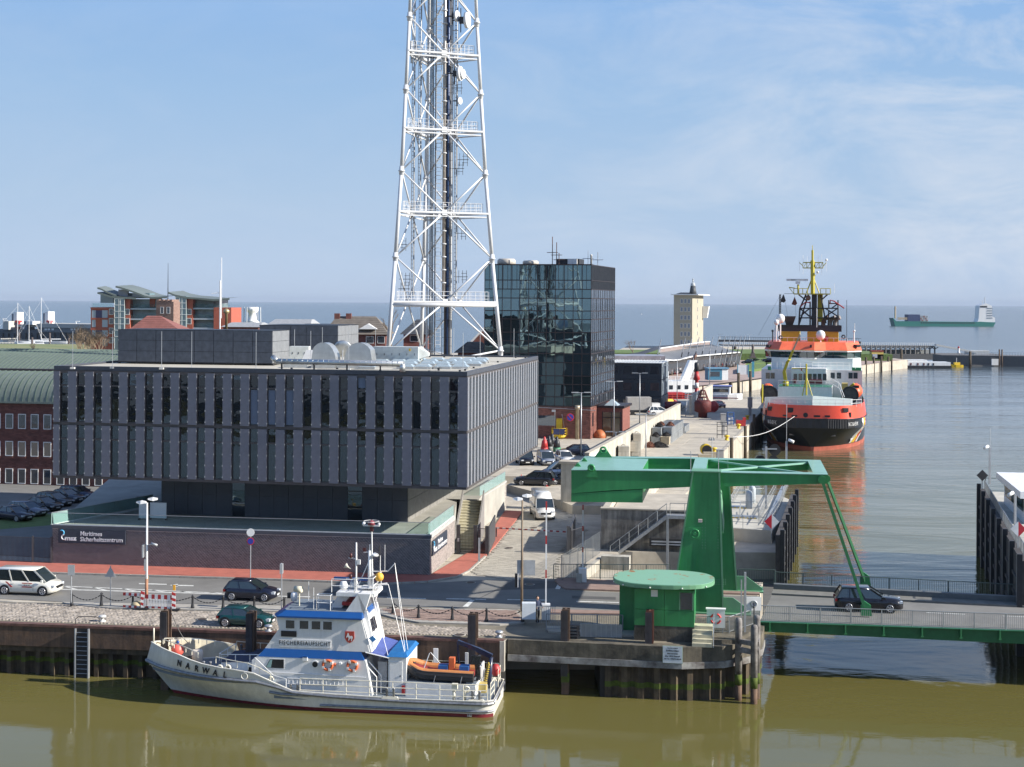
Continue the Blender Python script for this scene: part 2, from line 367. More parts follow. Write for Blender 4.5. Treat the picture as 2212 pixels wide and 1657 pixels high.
for i in range(len(kl)-1):
 p,q=Vector((*kl[i],0)),Vector((*kl[i+1],0));n_=max(1,int((q-p).length/1.0))
 d=(q-p)/n_;nrm=Vector((-d.y,d.x,0)).normalized()*.08
 for k in range(n_):
  a_,c_=p+d*k,p+d*(k+1)*1;a2=a_+d*.02;c2=c_-d*.02
  b.hexa([tuple(x)for x in(a2-nrm,c2-nrm,c2+nrm,a2+nrm)]+[tuple(x+Vector((0,0,.14)))for x in(a2-nrm,c2-nrm,c2+nrm,a2+nrm)])
struct(b,'kerb',m_kerb)
def paving(name,poly,z,sx,sy,ang,m,h=.03,gap=.02,jitter=.006):
 xs=[p[0]for p in poly];ys=[p[1]for p in poly];ca,sa=cos(ang),sin(ang)
 cx,cy=(min(xs)+max(xs))/2,(min(ys)+max(ys))/2;R=hypot(max(xs)-min(xs),max(ys)-min(ys))/2
 b=B();nx,ny=int(R/sx)+1,int(R/sy)+1
 for j in range(-ny,ny):
  off=(j%2)*sx/2
  for i in range(-nx,nx):
   lx,ly=i*sx+off,j*sy;x,y=cx+lx*ca-ly*sa,cy+lx*sa+ly*ca
   if not inpoly(x,y,poly):continue
   hz=z+random.uniform(-jitter,jitter);w2,h2=(sx-gap)/2,(sy-gap)/2
   P=[(x+dx*ca-dy*sa,y+dx*sa+dy*ca)for dx,dy in((-w2,-h2),(w2,-h2),(w2,h2),(-w2,h2))]
   b.a([(p[0],p[1],hz-h)for p in P]+[(p[0],p[1],hz)for p in P],[(4,5,6,7),(0,1,5,4),(1,2,6,5),(3,0,4,7)])
 return struct(b,name,m,'stuff')
side=GT((1098,1253),(1016,1238),(1050,1206),(1072,1181),(1130,1108),(1140,1090),(1210,1100),(1265,1145),(1216,1185),(1205,1215),(1196,1247))
paving('concrete_pavers',side,.03,.6,.42,radians(-14),m_paver)
apron=GT((-30,1302),(150,1306),(240,1317),(620,1325),(800,1330),(850,1343),(905,1352),(1000,1356),(1085,1364),(1092,1374),(780,1368),(310,1350),(-30,1338))
paving('cobblestones',apron,.035,.30,.17,radians(62),m_sett,h=.05,gap=.025,jitter=.012)
m_moss=mat('mossy_gap',(.20,.175,.13),.95,var=.3,scale=.7)
sheet('quay_bed',GT((-30,1300),(150,1303),(819,1311),(1118,1317),(1330,1324))+[(17.25,98.6),(16.65,96.05),(15.55,94.05),(13.78,92.8),(11.15,92.45),(-.1,94.3),(-.4,93.8),(-35.2,98.15),(-110,107.7),(-110,125)],.001,m_moss)
b=B();b.prism([(17.2,98.7),(16.6,96.1),(15.5,94.1),(13.75,92.85),(11.15,92.5),(-.1,94.35),(-.4,93.85),(-35.2,98.2),(-110,107.8),(-110,112),(-.4,101),(17.2,101)],-.9,-.03);struct(b,'quay_slab',m_conc)
isl=GT((812,1316),(1118,1320),(1133,1348),(1080,1352),(905,1347),(855,1338),(818,1328))
b=B();b.prism(isl,0,.11);struct(b,'traffic_island',m_kerb)
paving('island_setts',GT((822,1318),(1115,1322),(1126,1344),(1078,1348),(905,1343),(860,1335)),.13,.30,.17,radians(10),mat('setts_red',(.30,.21,.17),.85,var=.3,scale=1.1,island=.25),h=.03)
verge=GT((135,1303),(640,1312),(640,1324),(240,1316),(150,1308))
b=B();b.prism(verge,0,.10);struct(b,'verge',m_kerb)
b=B();b.prism(GT((1222,1274),(1337,1278),(1575,1284),(1641,1286),(1640,1264),(1575,1262),(1335,1257),(1205,1250),(1198,1256),(1208,1266)),0,.12)
struct(b,'far_pavement',mat('brick_paving',(.28,.19,.155),.85,var=.2,scale=1.5))
b=B();b.prism(GT((1180,1326),(1345,1329),(1640,1345),(1640,1336),(1345,1323),(1180,1319)),0,.12);struct(b,'near_pavement',MATS['brick_paving'])
def mark(pts,name='road_marking',z=.012):return sheet(name,GT(*pts),z,m_line)
def stripe(u0,v0,u1,v1,t=1.6):return mark([(u0,v0),(u1,v1),(u1,v1+t),(u0,v0+t)])
stripe(130,1272.5,495,1283);stripe(133,1265.5,480,1281,1.2)
for a_ in(134,198,262,326,388,450):mark([(a_,1266+(a_-134)*.045),(a_+7,1266+(a_-134)*.045),(a_+35,1273.5+(a_-134)*.03),(a_+24,1273.2+(a_-134)*.03)])
stripe(300,1260,360,1261.5,2);stripe(372,1263.5,418,1264.5,2)
mark([(366,1264.5),(384,1261.5),(384,1267.5)])
stripe(552,1286,670,1288.8);stripe(836,1291,920,1292.6);stripe(964,1292.8,1050,1294.4);stripe(1096,1294.6,1182,1296)
stripe(1245,1298.5,1337,1301)
mark([(1019,1293.8),(1028,1293.8),(1011,1311),(999,1311)])
mark([(1208,1255.5),(1218,1255.5),(1209,1273),(1199,1272.5)])
b=B();b.prism([(9.7,115.3),(20.3,114),(24.2,127.5),(9.7,127.5)],-8,-2.4);struct(b,'pit_floor',mat('shaded_concrete',(.12,.115,.10),.8,var=.3))  # floor colour darkened to stand in for the shade down in the pit
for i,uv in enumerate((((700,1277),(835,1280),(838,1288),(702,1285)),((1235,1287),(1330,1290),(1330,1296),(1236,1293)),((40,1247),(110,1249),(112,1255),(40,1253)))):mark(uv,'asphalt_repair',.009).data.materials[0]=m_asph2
def cover(u,v,z=.0,r=.42):
 p=G(u,v,z);b=B();b.lathe([(r,0),(r,.02),(r*.82,.022)],18);b.cur=1;b.lathe([(r*.78,.022),(r*.78,.03)],18)
 o=one(b,'manhole_cover',[m_kerb,mat('cast_iron',(.10,.075,.06),.7,.4,var=.3)],'round cast iron cover','manhole cover','manhole covers in the paving',p);return o
for u,v,z,lb in((745,1251.5,.12,'round iron cover let into the red pavement before the brick wall'),(1017,1258.5,.015,'round iron cover in the dark asphalt by the side road mouth'),(1101,1184,.05,'round iron cover in the side road between the barrier and the kerb'),(1144,1262.5,.015,'round iron cover in the shaded asphalt by the white bridge barrier'),(1100,1137,.05,'round iron cover beside the red pavement above the barrier'),(1154,1140,.05,'dark round iron cover in front of the white van'),(849,1313.5,.12,'round cover in the traffic island by the chain'),(437,1338,.05,'round iron cover in the cobbles by the quay ladder'),(993,1372,.05,'round iron cover near the quay edge behind the boat stern')):
 cover(u,v,z)['label']=lb
sheet('lawn',GT((-10,1145),(112,1135),(195,1118),(135,1111),(-10,1110)),.03,m_grass)
sheet('car_park',[(-62,128),(-36,122),(-33,131),(-20,175),(-75,175)],.02,m_asph)
fld=[(-400,300),(-60,300),(-60,560),(-115,640),(-170,690),(-400,690)]
b=B();fp=fld;b.prism(fp,0,.8);struct(b,'meadow',m_dry)
for pts in([(1655,801),(1765,792),(1790,800),(1690,815)],):
 pass
lawnz=.6
def lawn(name,uv,z=1.0):
 b=B();b.prism([G(u,v,z)[:2]for u,v in uv],0,z);return struct(b,name,m_grass)
lawn('lawn',[(1610,829-43),(1722,780),(1722,773),(1650,775)])
b=B();b.prism([(38,560),(150,560),(150,600),(130,620),(40,596)],0,2.6);struct(b,'dike',m_grass)
sheet('promenade',[(60,400),(148,556),(158,575),(140,600),(30,590),(20,345),(27,345.2)],.01,mat('promenade_paving',(.36,.27,.23),.85,var=.2,scale=.3))
b=B();b.prism(GT((1593,803),(1655,794),(1655,783),(1620,787),(1593,795),z=.8),0,.8);struct(b,'lawn',m_grass)
b=B();b.prism(GT((1660,786),(1722,776),(1722,763),(1600,763),(1640,776),z=1.),0,1.);struct(b,'lawn',m_grass)
m_mesh=mat('expanded_metal',(.20,.20,.235),.42,.55,var=.10,scale=3,bump=.15)
m_anth=mat('anthracite_cladding',(.075,.082,.10),.45,.2,var=.12,scale=1)
m_frame=mat('window_frame_dark',(.10,.09,.088),.5,.3)
m_win=glassmat('office_glass',(.09,.11,.13),.02,.016,.7,.92,spec=1.)
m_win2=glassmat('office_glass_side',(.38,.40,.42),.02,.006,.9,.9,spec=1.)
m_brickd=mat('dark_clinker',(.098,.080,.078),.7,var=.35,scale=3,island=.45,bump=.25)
m_mort=mat('mortar',(.48,.46,.44),.9,var=.2)
m_glass=clearglass('railing_glass',(.30,.38,.38),.02)
m_roofm=mat('roof_membrane',(.46,.43,.36),.9,var=.18,scale=.25,detail=8)
FM=Fr((-3.60,115.3,0),radians(-10.4))
mb=thing('office_building','wide dark office block with upright mesh panels overhanging a brick podium','building',FM.o,FM.a)
FW,FD,Z0,Z1,ZM=36.2,35.4,7.06,16.6,11.75
b=B();b.box(-FW+.3,-.3,.3,FD-.3,Z0+.05,Z1-.35);b.build('wall',m_anth,mb)
b=B();b.box(-FW,0,0,.28,Z1-.3,Z1+.05);b.box(-FW,0,FD-.28,FD,Z1-.3,Z1+.05);b.box(-FW,-FW+.28,.28,FD-.28,Z1-.3,Z1+.05);b.box(-.28,0,.28,FD-.28,Z1-.3,Z1+.05)
b.box(-FW+.29,-.29,.29,FD-.29,Z1-.34,Z1-.16);b.cur=1;b.box(-FW+.32,-.32,.32,FD-.32,Z1-.158,Z1-.12)
b.build('roof',[m_anth,m_roofm],mb)
b=B()
for z in(Z0,ZM-.12,Z1-.55):b.box(-FW,.0,-.02,.30,z,z+.22)
for z in(Z0,ZM-.12,Z1-.55):b.box(-.30,.02,.31,FD,z,z+.22)
b.build('floor_band',m_frame,mb)
c0=FM.py(138.7,900)[0];c1=FM.py(980.2,900)[0];pitch=(c1-c0)/22;ww=pitch*.46
def prox(w,z0,z1,d=.12):
 b=B();b.box(-w/2,w/2,-d,.05,z0,z1)
 b2=b;return b2
pm=prox(pitch-ww-.06,0,ZM-.14-(Z0+.22)).mesh('mesh_panel',m_mesh)
cb=B()
for zz in(.25,1.2,2.15,3.1,4.05):
 for s in(-1,1):cb.cbox((s*(pitch-ww-.06)/2,-.13,zz),(.05,.05,.13))
cm=cb.mesh('clips',m_steel)
gb=B();hh=ZM-.14-(Z0+.22)
gb.box(-ww/2,ww/2,0,.03,0,hh)
gm=gb.mesh('window',m_win)
fb=B()
for s in(-1,1):fb.box(s*ww/2-.03,s*ww/2+.03,-.06,.06,0,hh)
fb.box(-ww/2+.03,ww/2-.03,-.04,.06,hh-1.25,hh-1.1);fb.box(-ww/2+.03,ww/2-.03,-.04,.06,0,.1)
fm=fb.mesh('window_frame',m_frame)
blind=mat('drawn_blind',(.16,.20,.27),.8,var=.1)
for k in range(24):
 for zi,z in enumerate((Z0+.22,ZM+.10)):
  xc=c0+(k-.5)*pitch
  if k==0:xc=(-FW+c0-ww/2)/2
  o=inst(pm,'mesh_panel',mb,Matrix.Translation((xc,0,z))@Matrix.Diagonal(((c0-ww/2+FW)/(pitch-ww)if k==0 else 1,1,1,1)))
  if k==23:pass
  q=inst(cm,'clip',o,Matrix.Identity(4));q['kind']='stuff'
  if k<23:
   g=inst(gm,'window',mb,Matrix.Translation((c0+k*pitch,.12+random.uniform(0,.004),z))@Matrix.Rotation(random.uniform(-.012,.012),4,'Z')@Matrix.Rotation(random.uniform(-.006,.006),4,'X'))
   inst(fm,'window_frame',g,Matrix.Translation((0,-.05,0)))
   if zi==1 and k in(11,12,13,17):
    bb=B();bb.box(-ww/2+.04,ww/2-.04,-.012,-.004,.15 if k<16 else hh-1,hh-1.3 if k<16 else hh-.1);bb.build('blind',blind,g)
b=B();b.box(c1+ww/2,0,-.121,.05,Z0+.22,ZM-.14);b.box(c1+ww/2,0,-.121,.05,ZM+.1,Z1-.55);b.build('corner_panel',m_mesh,mb)
ns=27;sp=(FD-.3)/ns
pb=B();pb.box(-.05,.03,-.2,.2,0,hh);sm_=pb.mesh('mesh_panel',mat('expanded_metal_sunlit',(.33,.34,.37),.45,.4,var=.08))  # same mesh as the front, colour lightened to paint in the sunlight
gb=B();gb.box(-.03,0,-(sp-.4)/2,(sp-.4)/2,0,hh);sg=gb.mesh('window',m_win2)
fb=B()
for s in(-1,1):fb.box(0,.08,s*(sp-.4)/2-.03,s*(sp-.4)/2+.03,0,hh)
sf=fb.mesh('window_frame',m_steel)
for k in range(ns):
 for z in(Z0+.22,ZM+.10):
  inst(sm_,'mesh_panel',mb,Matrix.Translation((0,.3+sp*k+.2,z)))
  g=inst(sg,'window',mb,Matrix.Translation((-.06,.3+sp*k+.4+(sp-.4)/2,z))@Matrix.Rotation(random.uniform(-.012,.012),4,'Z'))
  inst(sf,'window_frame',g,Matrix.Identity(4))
bx1,by1=FM.pz(880,1128,3.2);bx0=FM.py(349.4,1106,by1)[0]
b=B();b.box(bx0,bx1,by1,by1+22,3.15,Z0+.04);b.build('wall',m_anth,mb)
panx=[FM.py(u,1000,by1)[0]for u in(349.4,378,407,438,468,502)];xw0,xw1=FM.py(502,1000,by1)[0],FM.py(530,1000,by1)[0]
xs=panx+[xw1]+[xw1+(bx1-xw1)*i/11 for i in range(1,12)]
cp=[]
for i in range(len(xs)-1):
 if abs(xs[i]-xw0)<.01:
  b=B();b.box(xs[i]+.03,xs[i+1]-.03,by1-.03,by1,3.2,Z0);g=b.build('window',m_win,mb)
  b=B();b.box(xs[i]+.03,xs[i+1]-.03,by1-.07,by1-.031,4.35,4.42);b.build('transom',m_white,g);continue
 if i==13:
  b=B();b.box(xs[i]+.03,xs[i+1]-.03,by1-.03,by1,3.2,Z0);g=b.build('window',m_win,mb)
  b=B();b.box(xs[i]+.03,xs[i+1]-.03,by1-.07,by1-.031,5.7,5.78);b.build('transom',m_frame,g);continue
 for z0_,z1_ in((3.22,5.05),(5.08,Z0)):
  b=B();b.box(xs[i]+.015,xs[i+1]-.015,by1-.05,by1,z0_,z1_);b.build('cladding_panel',m_anth,mb)
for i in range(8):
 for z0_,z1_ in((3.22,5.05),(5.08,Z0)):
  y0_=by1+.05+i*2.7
  b=B();b.box(bx1,bx1+.05,y0_,y0_+2.66,z0_,z1_);b.build('cladding_panel',mat('cladding_sunlit',(.26,.25,.23),.5,.2),mb)  # base cladding again, lightened on this flank to paint the sun on it
RZ=Z1-.12
m_screen=mat('perforated_screen',(.10,.11,.13),.5,.4,var=.25,scale=2)
m_screenl=mat('perforated_screen_sunlit',(.30,.31,.32),.45,.5,var=.15,scale=2)  # lighter copy of the screen, sunlight put into its colour
def screen_box(u0,u1,d_,u2,z1,zb,nx,ny,label):
 p=FM.py(u1,760,0);
 cx_,cy_=FM.l(DD(u1,700,d_))[:2];x0_=FM.py(u0,760,cy_)[0];y1_=FM.px(u2,760,cx_)[0]
 t=thing('plant_enclosure',label,'roof plant room',FM.w(cx_,cy_,zb),FM.a,'perforated plant enclosures on the office roof')
 W,Dp,Hh=cx_-x0_,y1_-cy_,z1-zb
 b=B();b.box(-W+.1,-.1,.1,Dp-.1,.1,Hh-.1);b.build('core',m_black,t)
 for i in range(nx):
  for j in range(3):
   b=B();b.box(-W+W*i/nx+.02,-W+W*(i+1)/nx-.02,0,.06,.2+(Hh-.2)*j/3+.015,.2+(Hh-.2)*(j+1)/3-.015);b.build('screen_panel',m_screen,t)
 for i in range(ny):
  for j in range(3):
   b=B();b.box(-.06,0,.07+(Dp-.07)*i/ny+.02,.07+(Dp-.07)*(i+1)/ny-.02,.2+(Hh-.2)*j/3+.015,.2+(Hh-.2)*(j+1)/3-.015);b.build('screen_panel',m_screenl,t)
 b=B();b.box(-W,0,0,Dp,Hh-.06,Hh);b.build('top_frame',m_dark,t)
 b=B()
 for i in range(nx+1):b.cbox((-W+W*i/nx,.3,.06),(.12,.4,.14))
 b.build('feet',m_dark,t)
 return t
screen_box(254.5,588.5,127.8,624.8,RZ+3.15,RZ,8,2,'long dark perforated plant enclosure near the front edge of the office roof')
screen_box(560,730,148,774,RZ+3.3,RZ,5,3,'shorter plant enclosure with a bright mesh end further back on the office roof')
m_galv=mat('bright_sheet_metal',(.55,.56,.55),.32,.75,var=.15,scale=1.5)
def onroof(u,v,z=RZ):return G(u,v,z)
p=onroof(805.5,784);t=thing('air_handling_unit','long pale air handling unit with a pointed snout on the office roof','air handler',p,FM.a)
W=(906-805.5)*p[1]/FPX
b=B();b.box(0,W,0,1.6,.25,1.55);b.build('casing',mat('unit_white',(.55,.58,.56),.5),t)
b=B();b.hexa([(W,.1,.4),(W+.85,.5,.7),(W+.85,1.1,.7),(W,1.5,.4),(W,.1,1.5),(W+.85,.5,1.0),(W+.85,1.1,1.0),(W,1.5,1.5)]);b.build('snout',MATS['unit_white'],t)
b=B();b.box(.1,W-.1,.1,1.5,0,.25);b.build('base_frame',m_dark,t)
for k in range(6):
 b=B();b.box(W*(k+.5)/6,W*(k+.5)/6+.04,-.03,-.001,.75,.95);b.build('handle',m_black,t)
b=B();b.box(W-.9,W-.72,-.03,-.001,1.15,1.4);b.build('warning_label',mat('yellow_label',(.7,.45,.03),.5),t)
for u0,u1,v,fl,lb in((672,730,787,1,'curved bright metal air duct elbow left of the dish on the office roof'),(740,806,787,-1,'curved bright metal duct elbow running into the air handling unit')):
 p=onroof(u0,v);W=(u1-u0)*p[1]/FPX;t=thing('duct_elbow',lb,'air duct',p,FM.a,'curved ducts on the office roof')
 prof=[(0,.3)]+[(W*.45+W*.5*sin(a),.25+1.75*cos(a))for a in[radians(-50+14*i)for i in range(11)]]+[(W,.2)]
 if fl<0:prof=[(W-x,z)for x,z in prof]
 b=B();b.slab(prof,0,1.5);b.build('duct',m_galv,t)
 b=B();
 for i in range(1,len(prof)-1):b.bar((prof[i][0],-.02,prof[i][1]),(prof[i+1][0],-.02,prof[i+1][1]),.05,.06)
 b.build('seam',m_galv,t)
 b=B();b.box(.2,W-.2,.2,1.3,0,.24);b.build('plinth',m_dark,t)
p=onroof(625,778);b=B();b.box(0,1.9,0,1.5,0,1.35);b.cur=1
for k in range(3):b.box(.3+k*.6,.34+k*.6,-.03,0,.6,.8)
one(b,'air_unit',[MATS['unit_white'],m_black],'short pale air unit beside the dark plant enclosure','air handler',None,p,)
p=onroof(652,785);t=thing('roof_hatch','open white roof hatch tilted up beside the duct elbow','roof hatch',p,FM.a)
b=B();b.box(0,.95,0,.8,0,.3);b.build('frame',m_galv,t);b=B();b.hexa([(0,0,.3),(.95,0,.3),(.95,.06,.3),(0,.06,.3),(.25,.5,1.25),(1.2,.5,1.25),(1.2,.56,1.25),(.25,.56,1.25)]);b.build('lid',m_white,t)
p0,p1=onroof(598,800),onroof(872,806)
t=thing('roof_duct','long bright round duct on short legs along the front of the office roof','air duct',p0,0)
q=Vector(p1)-Vector(p0);b=B();b.tube((0,0,.75),(q.x,q.y,.75),.24,12);b.tube((q.x*.99,q.y*.99,.8),(q.x*.99,q.y*.99,.1),.24,12);b.tube((0,0,.75),(-.4,.3,1.1),.24,12);b.build('pipe',m_galv,t)
b=B()
for k in range(1,24):b.tube((q.x*k/24-.02,q.y*k/24,.75),(q.x*k/24+.02,q.y*k/24,.75),.255,12)
b.build('joint_ring',m_galv,t)
for k in(.04,.3,.56,.82):
 b=B();b.box(q.x*k-.04,q.x*k+.04,q.y*k-.25,q.y*k-.17,0,.6);b.box(q.x*k-.04,q.x*k+.04,q.y*k+.17,q.y*k+.25,0,.6);b.build('leg',m_dark,t)
p=onroof(740,780);t=thing('roof_dish','round grey dish between the two duct elbows','dish antenna',(p[0],p[1],RZ))
b=B(M=Matrix.Rotation(radians(-70),4,'X')@Matrix.Rotation(0,4,'Z'));b.lathe([(.02,0),(.5,.06),(.85,.2),(.9,.26),(.86,.24),(.5,.1),(.02,.04)],20);o=b.build('dish',m_galv,t,loc=(0,0,1.1))
b=B();b.tube((0,0,0),(0,0,1.1),.06);b.build('post',m_steel,t)
m_dome=glassmat('dome_glass',(.35,.42,.45),.12,spec=.8)
sk=thing('skylight','dome','skylight',(0,0,0),FM.a,'low skylights on the office roof')
b=B();b.box(-.75,.75,-.55,.55,0,.22);b.build('kerb',m_galv,sk)
b=B();b.loft([[(-.7,-.5,.22),(.7,-.5,.22),(.7,.5,.22),(-.7,.5,.22)],[(-.45,-.3,.42),(.45,-.3,.42),(.45,.3,.42),(-.45,.3,.42)]]);b.build('dome',m_dome,sk)
rows=[(745,806.5,('square',0)),(0,0,0)]
pts=[]
for r_,(v,us)in enumerate(((781.5,(792,832,870,905,945,985,1015,1040)),(785.5,(785,825,862,893,930,972,1005,1035)),(790.5,(775,815,855,885,925,955,992,1024)),(797,(795,878,915,958,995)))):
 for u in us:pts.append((u,v,r_))
names=['back row','second row','third row','front row'];nth=['first','second','third','fourth','fifth','sixth','seventh','eighth','ninth','tenth','eleventh','twelfth','thirteenth','fourteenth','fifteenth','sixteenth','seventeenth','eighteenth','nineteenth','twentieth','twenty first','twenty second','twenty third','twenty fourth','twenty fifth','twenty sixth','twenty seventh','twenty eighth','twenty ninth','thirtieth'];cn={}
for i,(u,v,r_)in enumerate(pts):
 q=G(u,v,RZ);cn[r_]=cn.get(r_,-1)+1;lb='low skylight dome, %s from the left in the %s on the office roof'%(nth[cn[r_]],names[r_])
 if i==0:sk.location=q;sk['label']=lb
 else:dup(sk,q,FM.a,lb)
for o in[o for o in COL.objects if o.name.startswith('skylight')and o.parent is None]:
 for r_,n_ in enumerate(names):
  if n_ in o['label']:o['group']='skylight domes, '+n_
for u,v,w_ in((640,793,2.1),(700,794,2.1),(757,794,2.3)):
 p=G(u,v+1,RZ);b=B();b.box(-w_/2,w_/2,-.6,.6,0,.3);b.cur=1;b.box(-w_/2+.08,w_/2-.08,-.52,.52,.3,.34)
 one(b,'roof_light',[m_galv,mat('milky',(.66,.66,.62),.5)],'flat milky roof light under the long round duct, %s'%('leftmost' if u<660 else 'middle one' if u<720 else 'rightmost'),'skylight','flat roof lights under the duct',p)
rod=thing('lightning_rod','x','lightning rod',(0,0,0),0,'thin lightning rods on the office roof')
b=B();b.tube((0,0,.1),(0,0,3.2),.022,5);b.build('rod',m_steel,rod);b=B();b.cbox((0,0,.08),(.35,.35,.16));b.build('foot',mat('rod_foot',(.5,.5,.48),.8),rod)
for i,(u,v)in enumerate(((157,796),(243,795),(349,797),(414,797),(553,799),(636,785),(671,793),(753,799),(696,774),(811,772),(980,776),(1037,779),(1000,799),(1110,778))):
 q=G(u,v+1,RZ)
 lb='thin lightning rod '+('at the left end of the office roof','on a block left of the long plant enclosure','before the left half of the plant enclosure','before the middle of the plant enclosure','before the right end of the plant enclosure','between plant enclosure and white air unit','beside the open roof hatch','on the roof edge below the curved ducts','by the round grey dish','left of the long air handling unit','behind the skylight domes','right of the skylight domes','at the front roof edge by the domes','near the right front corner of the roof')[i]
 if i==0:rod.location=q;rod['label']=lb
 else:dup(rod,q,0,lb)
for i in range(40):
 pass
b=B()
for i in range(46):
 x,y=random.uniform(-16,-1),random.uniform(1.5,34);b.cbox((x,y,RZ+.07),(.16,.16,.14))
for y in(4,9,16,24):b.box(-14,-1,y,y+.02,RZ+.015,RZ+.035)
o=b.build('roof_fitting',m_dark,mb);o['kind']='stuff'
WL,WR,WE=(-38.63,119.88),(-6.56,115.53),(-4.95,126.0)
PZ=3.04
def wallline(name,label,p,q,z0,z1,cap=True,th=.35,m=m_brickd):
 d=Vector((q[0]-p[0],q[1]-p[1]));a=atan2(d.y,d.x);L=d.length
 t=thing(name,label,'wall',(p[0],p[1],0),a)
 b=B();b.box(0.005,L-.005,.003,th,z0,z1);b.build('mortar_bed',m_mort,t)
 b=B();bl,bh,g=.25,.066,.019;nz_=int((z1-z0)/(bh+g))
 for j in range(nz_):
  z=z0+j*(bh+g);x=-(j%3)*bl/3
  while x<L:
   xa,xb=max(0,x),min(L,x+bl-g)
   if xb-xa>.03:
    e=random.uniform(.001,.004)
    b.a([(xa,-e,z),(xb,-e,z),(xb,-e,z+bh),(xa,-e,z+bh),(xa,.02,z),(xb,.02,z),(xb,.02,z+bh),(xa,.02,z+bh)],[(0,1,2,3),(3,2,6,7),(1,5,6,2),(4,0,3,7)])
   x+=bl
 o=b.build('brick',m,t);o['kind']='stuff'
 return t,L
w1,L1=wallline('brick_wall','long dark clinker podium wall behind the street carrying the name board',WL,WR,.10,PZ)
b=B();b.box(-.05,L1+.06,-.06,.45,PZ,PZ+.28);b.build('coping',m_anth,w1)
w2,L2=wallline('brick_wall','short sunlit clinker wall running back from the street corner to the gate',WR,WE,.10,PZ,m=mat('sunlit_clinker',(.27,.23,.21),.7,var=.3,scale=3,island=.3))  # same clinker with sunlight worked into a lighter brick colour
b=B();b.box(.47,L2,-.05,.45,PZ,PZ+.28);b.build('coping',mat('coping_light',(.42,.42,.41),.6),w2)
w3,L3=wallline('brick_wall','sunlit clinker wall to the right of the stairs beside the side road',(-2.95,140.2),(-.5,152.6),.10,3.0,m=MATS['sunlit_clinker'])
b=B();b.box(0,L3,-.05,.4,3.0,3.12);b.build('coping',MATS['coping_light'],w3)
pod=[(-38.6,119.95),(-6.6,115.6),(-5.05,125.9),(-5.2,137.5),(-3.1,137.7),(-2.9,140.2),(-.5,152.6),(-3,158),(-44,160)]
b=B();b.prism(pod,0,3.2);struct(b,'podium_deck',mat('podium_paving',(.36,.35,.31),.85,var=.2,scale=.5))
def glassrail(label,p,q,z,n,h=1.0,rail=True):
 d=Vector((q[0]-p[0],q[1]-p[1]));a=atan2(d.y,d.x);L=d.length
 t=thing('glass_balustrade',label,'balustrade',(p[0],p[1],z),a)
 for i in range(n):
  b=B();b.box(L*i/n+.01,L*(i+1)/n-.01,.1,.13,0,h);b.build('glass_pane',m_glass,t)
 if rail:b=B();b.box(0,L,.085,.145,h,h+.035);b.build('top_rail',m_steel,t)
 b=B();b.box(0,L,.05,.2,-.0,.07);b.build('base_rail',mat('rail_white',(.62,.63,.62),.5),t)
 return t
glassrail('clear glass balustrade above the long clinker wall',WL,WR,PZ+.28,17)
glassrail('clear glass balustrade above the short sunlit wall by the gate',WR,WE,PZ+.28,5)
glassrail('clear glass balustrade above the clinker wall right of the stairs',(-2.95,140.2),(-.5,152.6),3.12,6)
glassrail('clear glass balustrade running back from the left end of the long wall',WL,(-33.0,131.5),PZ+.28,5)
st=thing('stairs','pale concrete stairs climbing from the gate to the podium deck','stairs',(-4.15,128.0,0),radians(-3))
n=17
for i in range(n):
 b=B();b.box(-.95,.95,i*.55,i*.55+.62,0 if i==0 else i*.185-.05,(i+1)*.185);b.build('step',mat('stair_concrete',(.52,.48,.34),.85,var=.2),st)
for s in(-1.02,1.02):
 b=B();b.slabx([(-.2,0),(-.2,.5),(9.6,4.1),(9.6,0)],s-.07,s+.07);b.build('side_wall',mat('stair_cheek',(.22,.21,.20),.7),st)
m_blue=mat('sign_blue',(.09,.42,.68),.5);m_board=mat('sign_board',(.035,.045,.065),.45);m_let=mat('sign_letter',(.75,.77,.78),.4)
def nameboard(parent_fr,x0,x1,z0,z1,label):
 t=thing('name_board',label,'sign',parent_fr[0],parent_fr[1],'maritime centre name boards')
 W=x1-x0;Hb=z1-z0
 b=B();b.box(x0,x1,-.12,-.02,z0,z1);b.build('board',m_board,t)
 k=Hb/1.02
 for s,z in(('Maritimes',z0+Hb*.70),('Sicherheitszentrum',z0+Hb*.30)):
  text(s,'lettering',m_let,t,TM((x0+W*.33,-.135,z)),.44*k,'LEFT',.015,.95,.006)
 text('msz','lettering',m_let,t,TM((x0+W*.10,-.135,z0+Hb*.34)),.44*k,'LEFT',.02,1.25,.02)
 b=B();b.torus((x0+W*.085,-.14,z0+Hb*.42),.17*k,.045*k,'y',24,6,[(.2,.95)]);b.build('logo_curl',m_let,t)
 b=B();b.torus((x0+W*.055,-.14,z0+Hb*.74),.17*k,.045*k,'y',24,6,[(0,.32),(.85,1.01)]);b.build('logo_curl',m_blue,t)
 return t
fr1=Fr((WL[0],WL[1],0),atan2(WR[1]-WL[1],WR[0]-WL[0]))
xa,za=fr1.py(127,1172);xb,zb=fr1.py(272,1146)
nameboard((fr1.o,fr1.a),xa,xb,za,zb,'dark name board lettered Maritimes Sicherheitszentrum on the long wall')
fr2=Fr((WR[0],WR[1],0),atan2(WE[1]-WR[1],WE[0]-WR[0]))
nameboard((fr2.o,fr2.a),.6,6.6,1.55,2.75,'name board lettered Maritimes Sicherheitszentrum on the short sunlit wall')
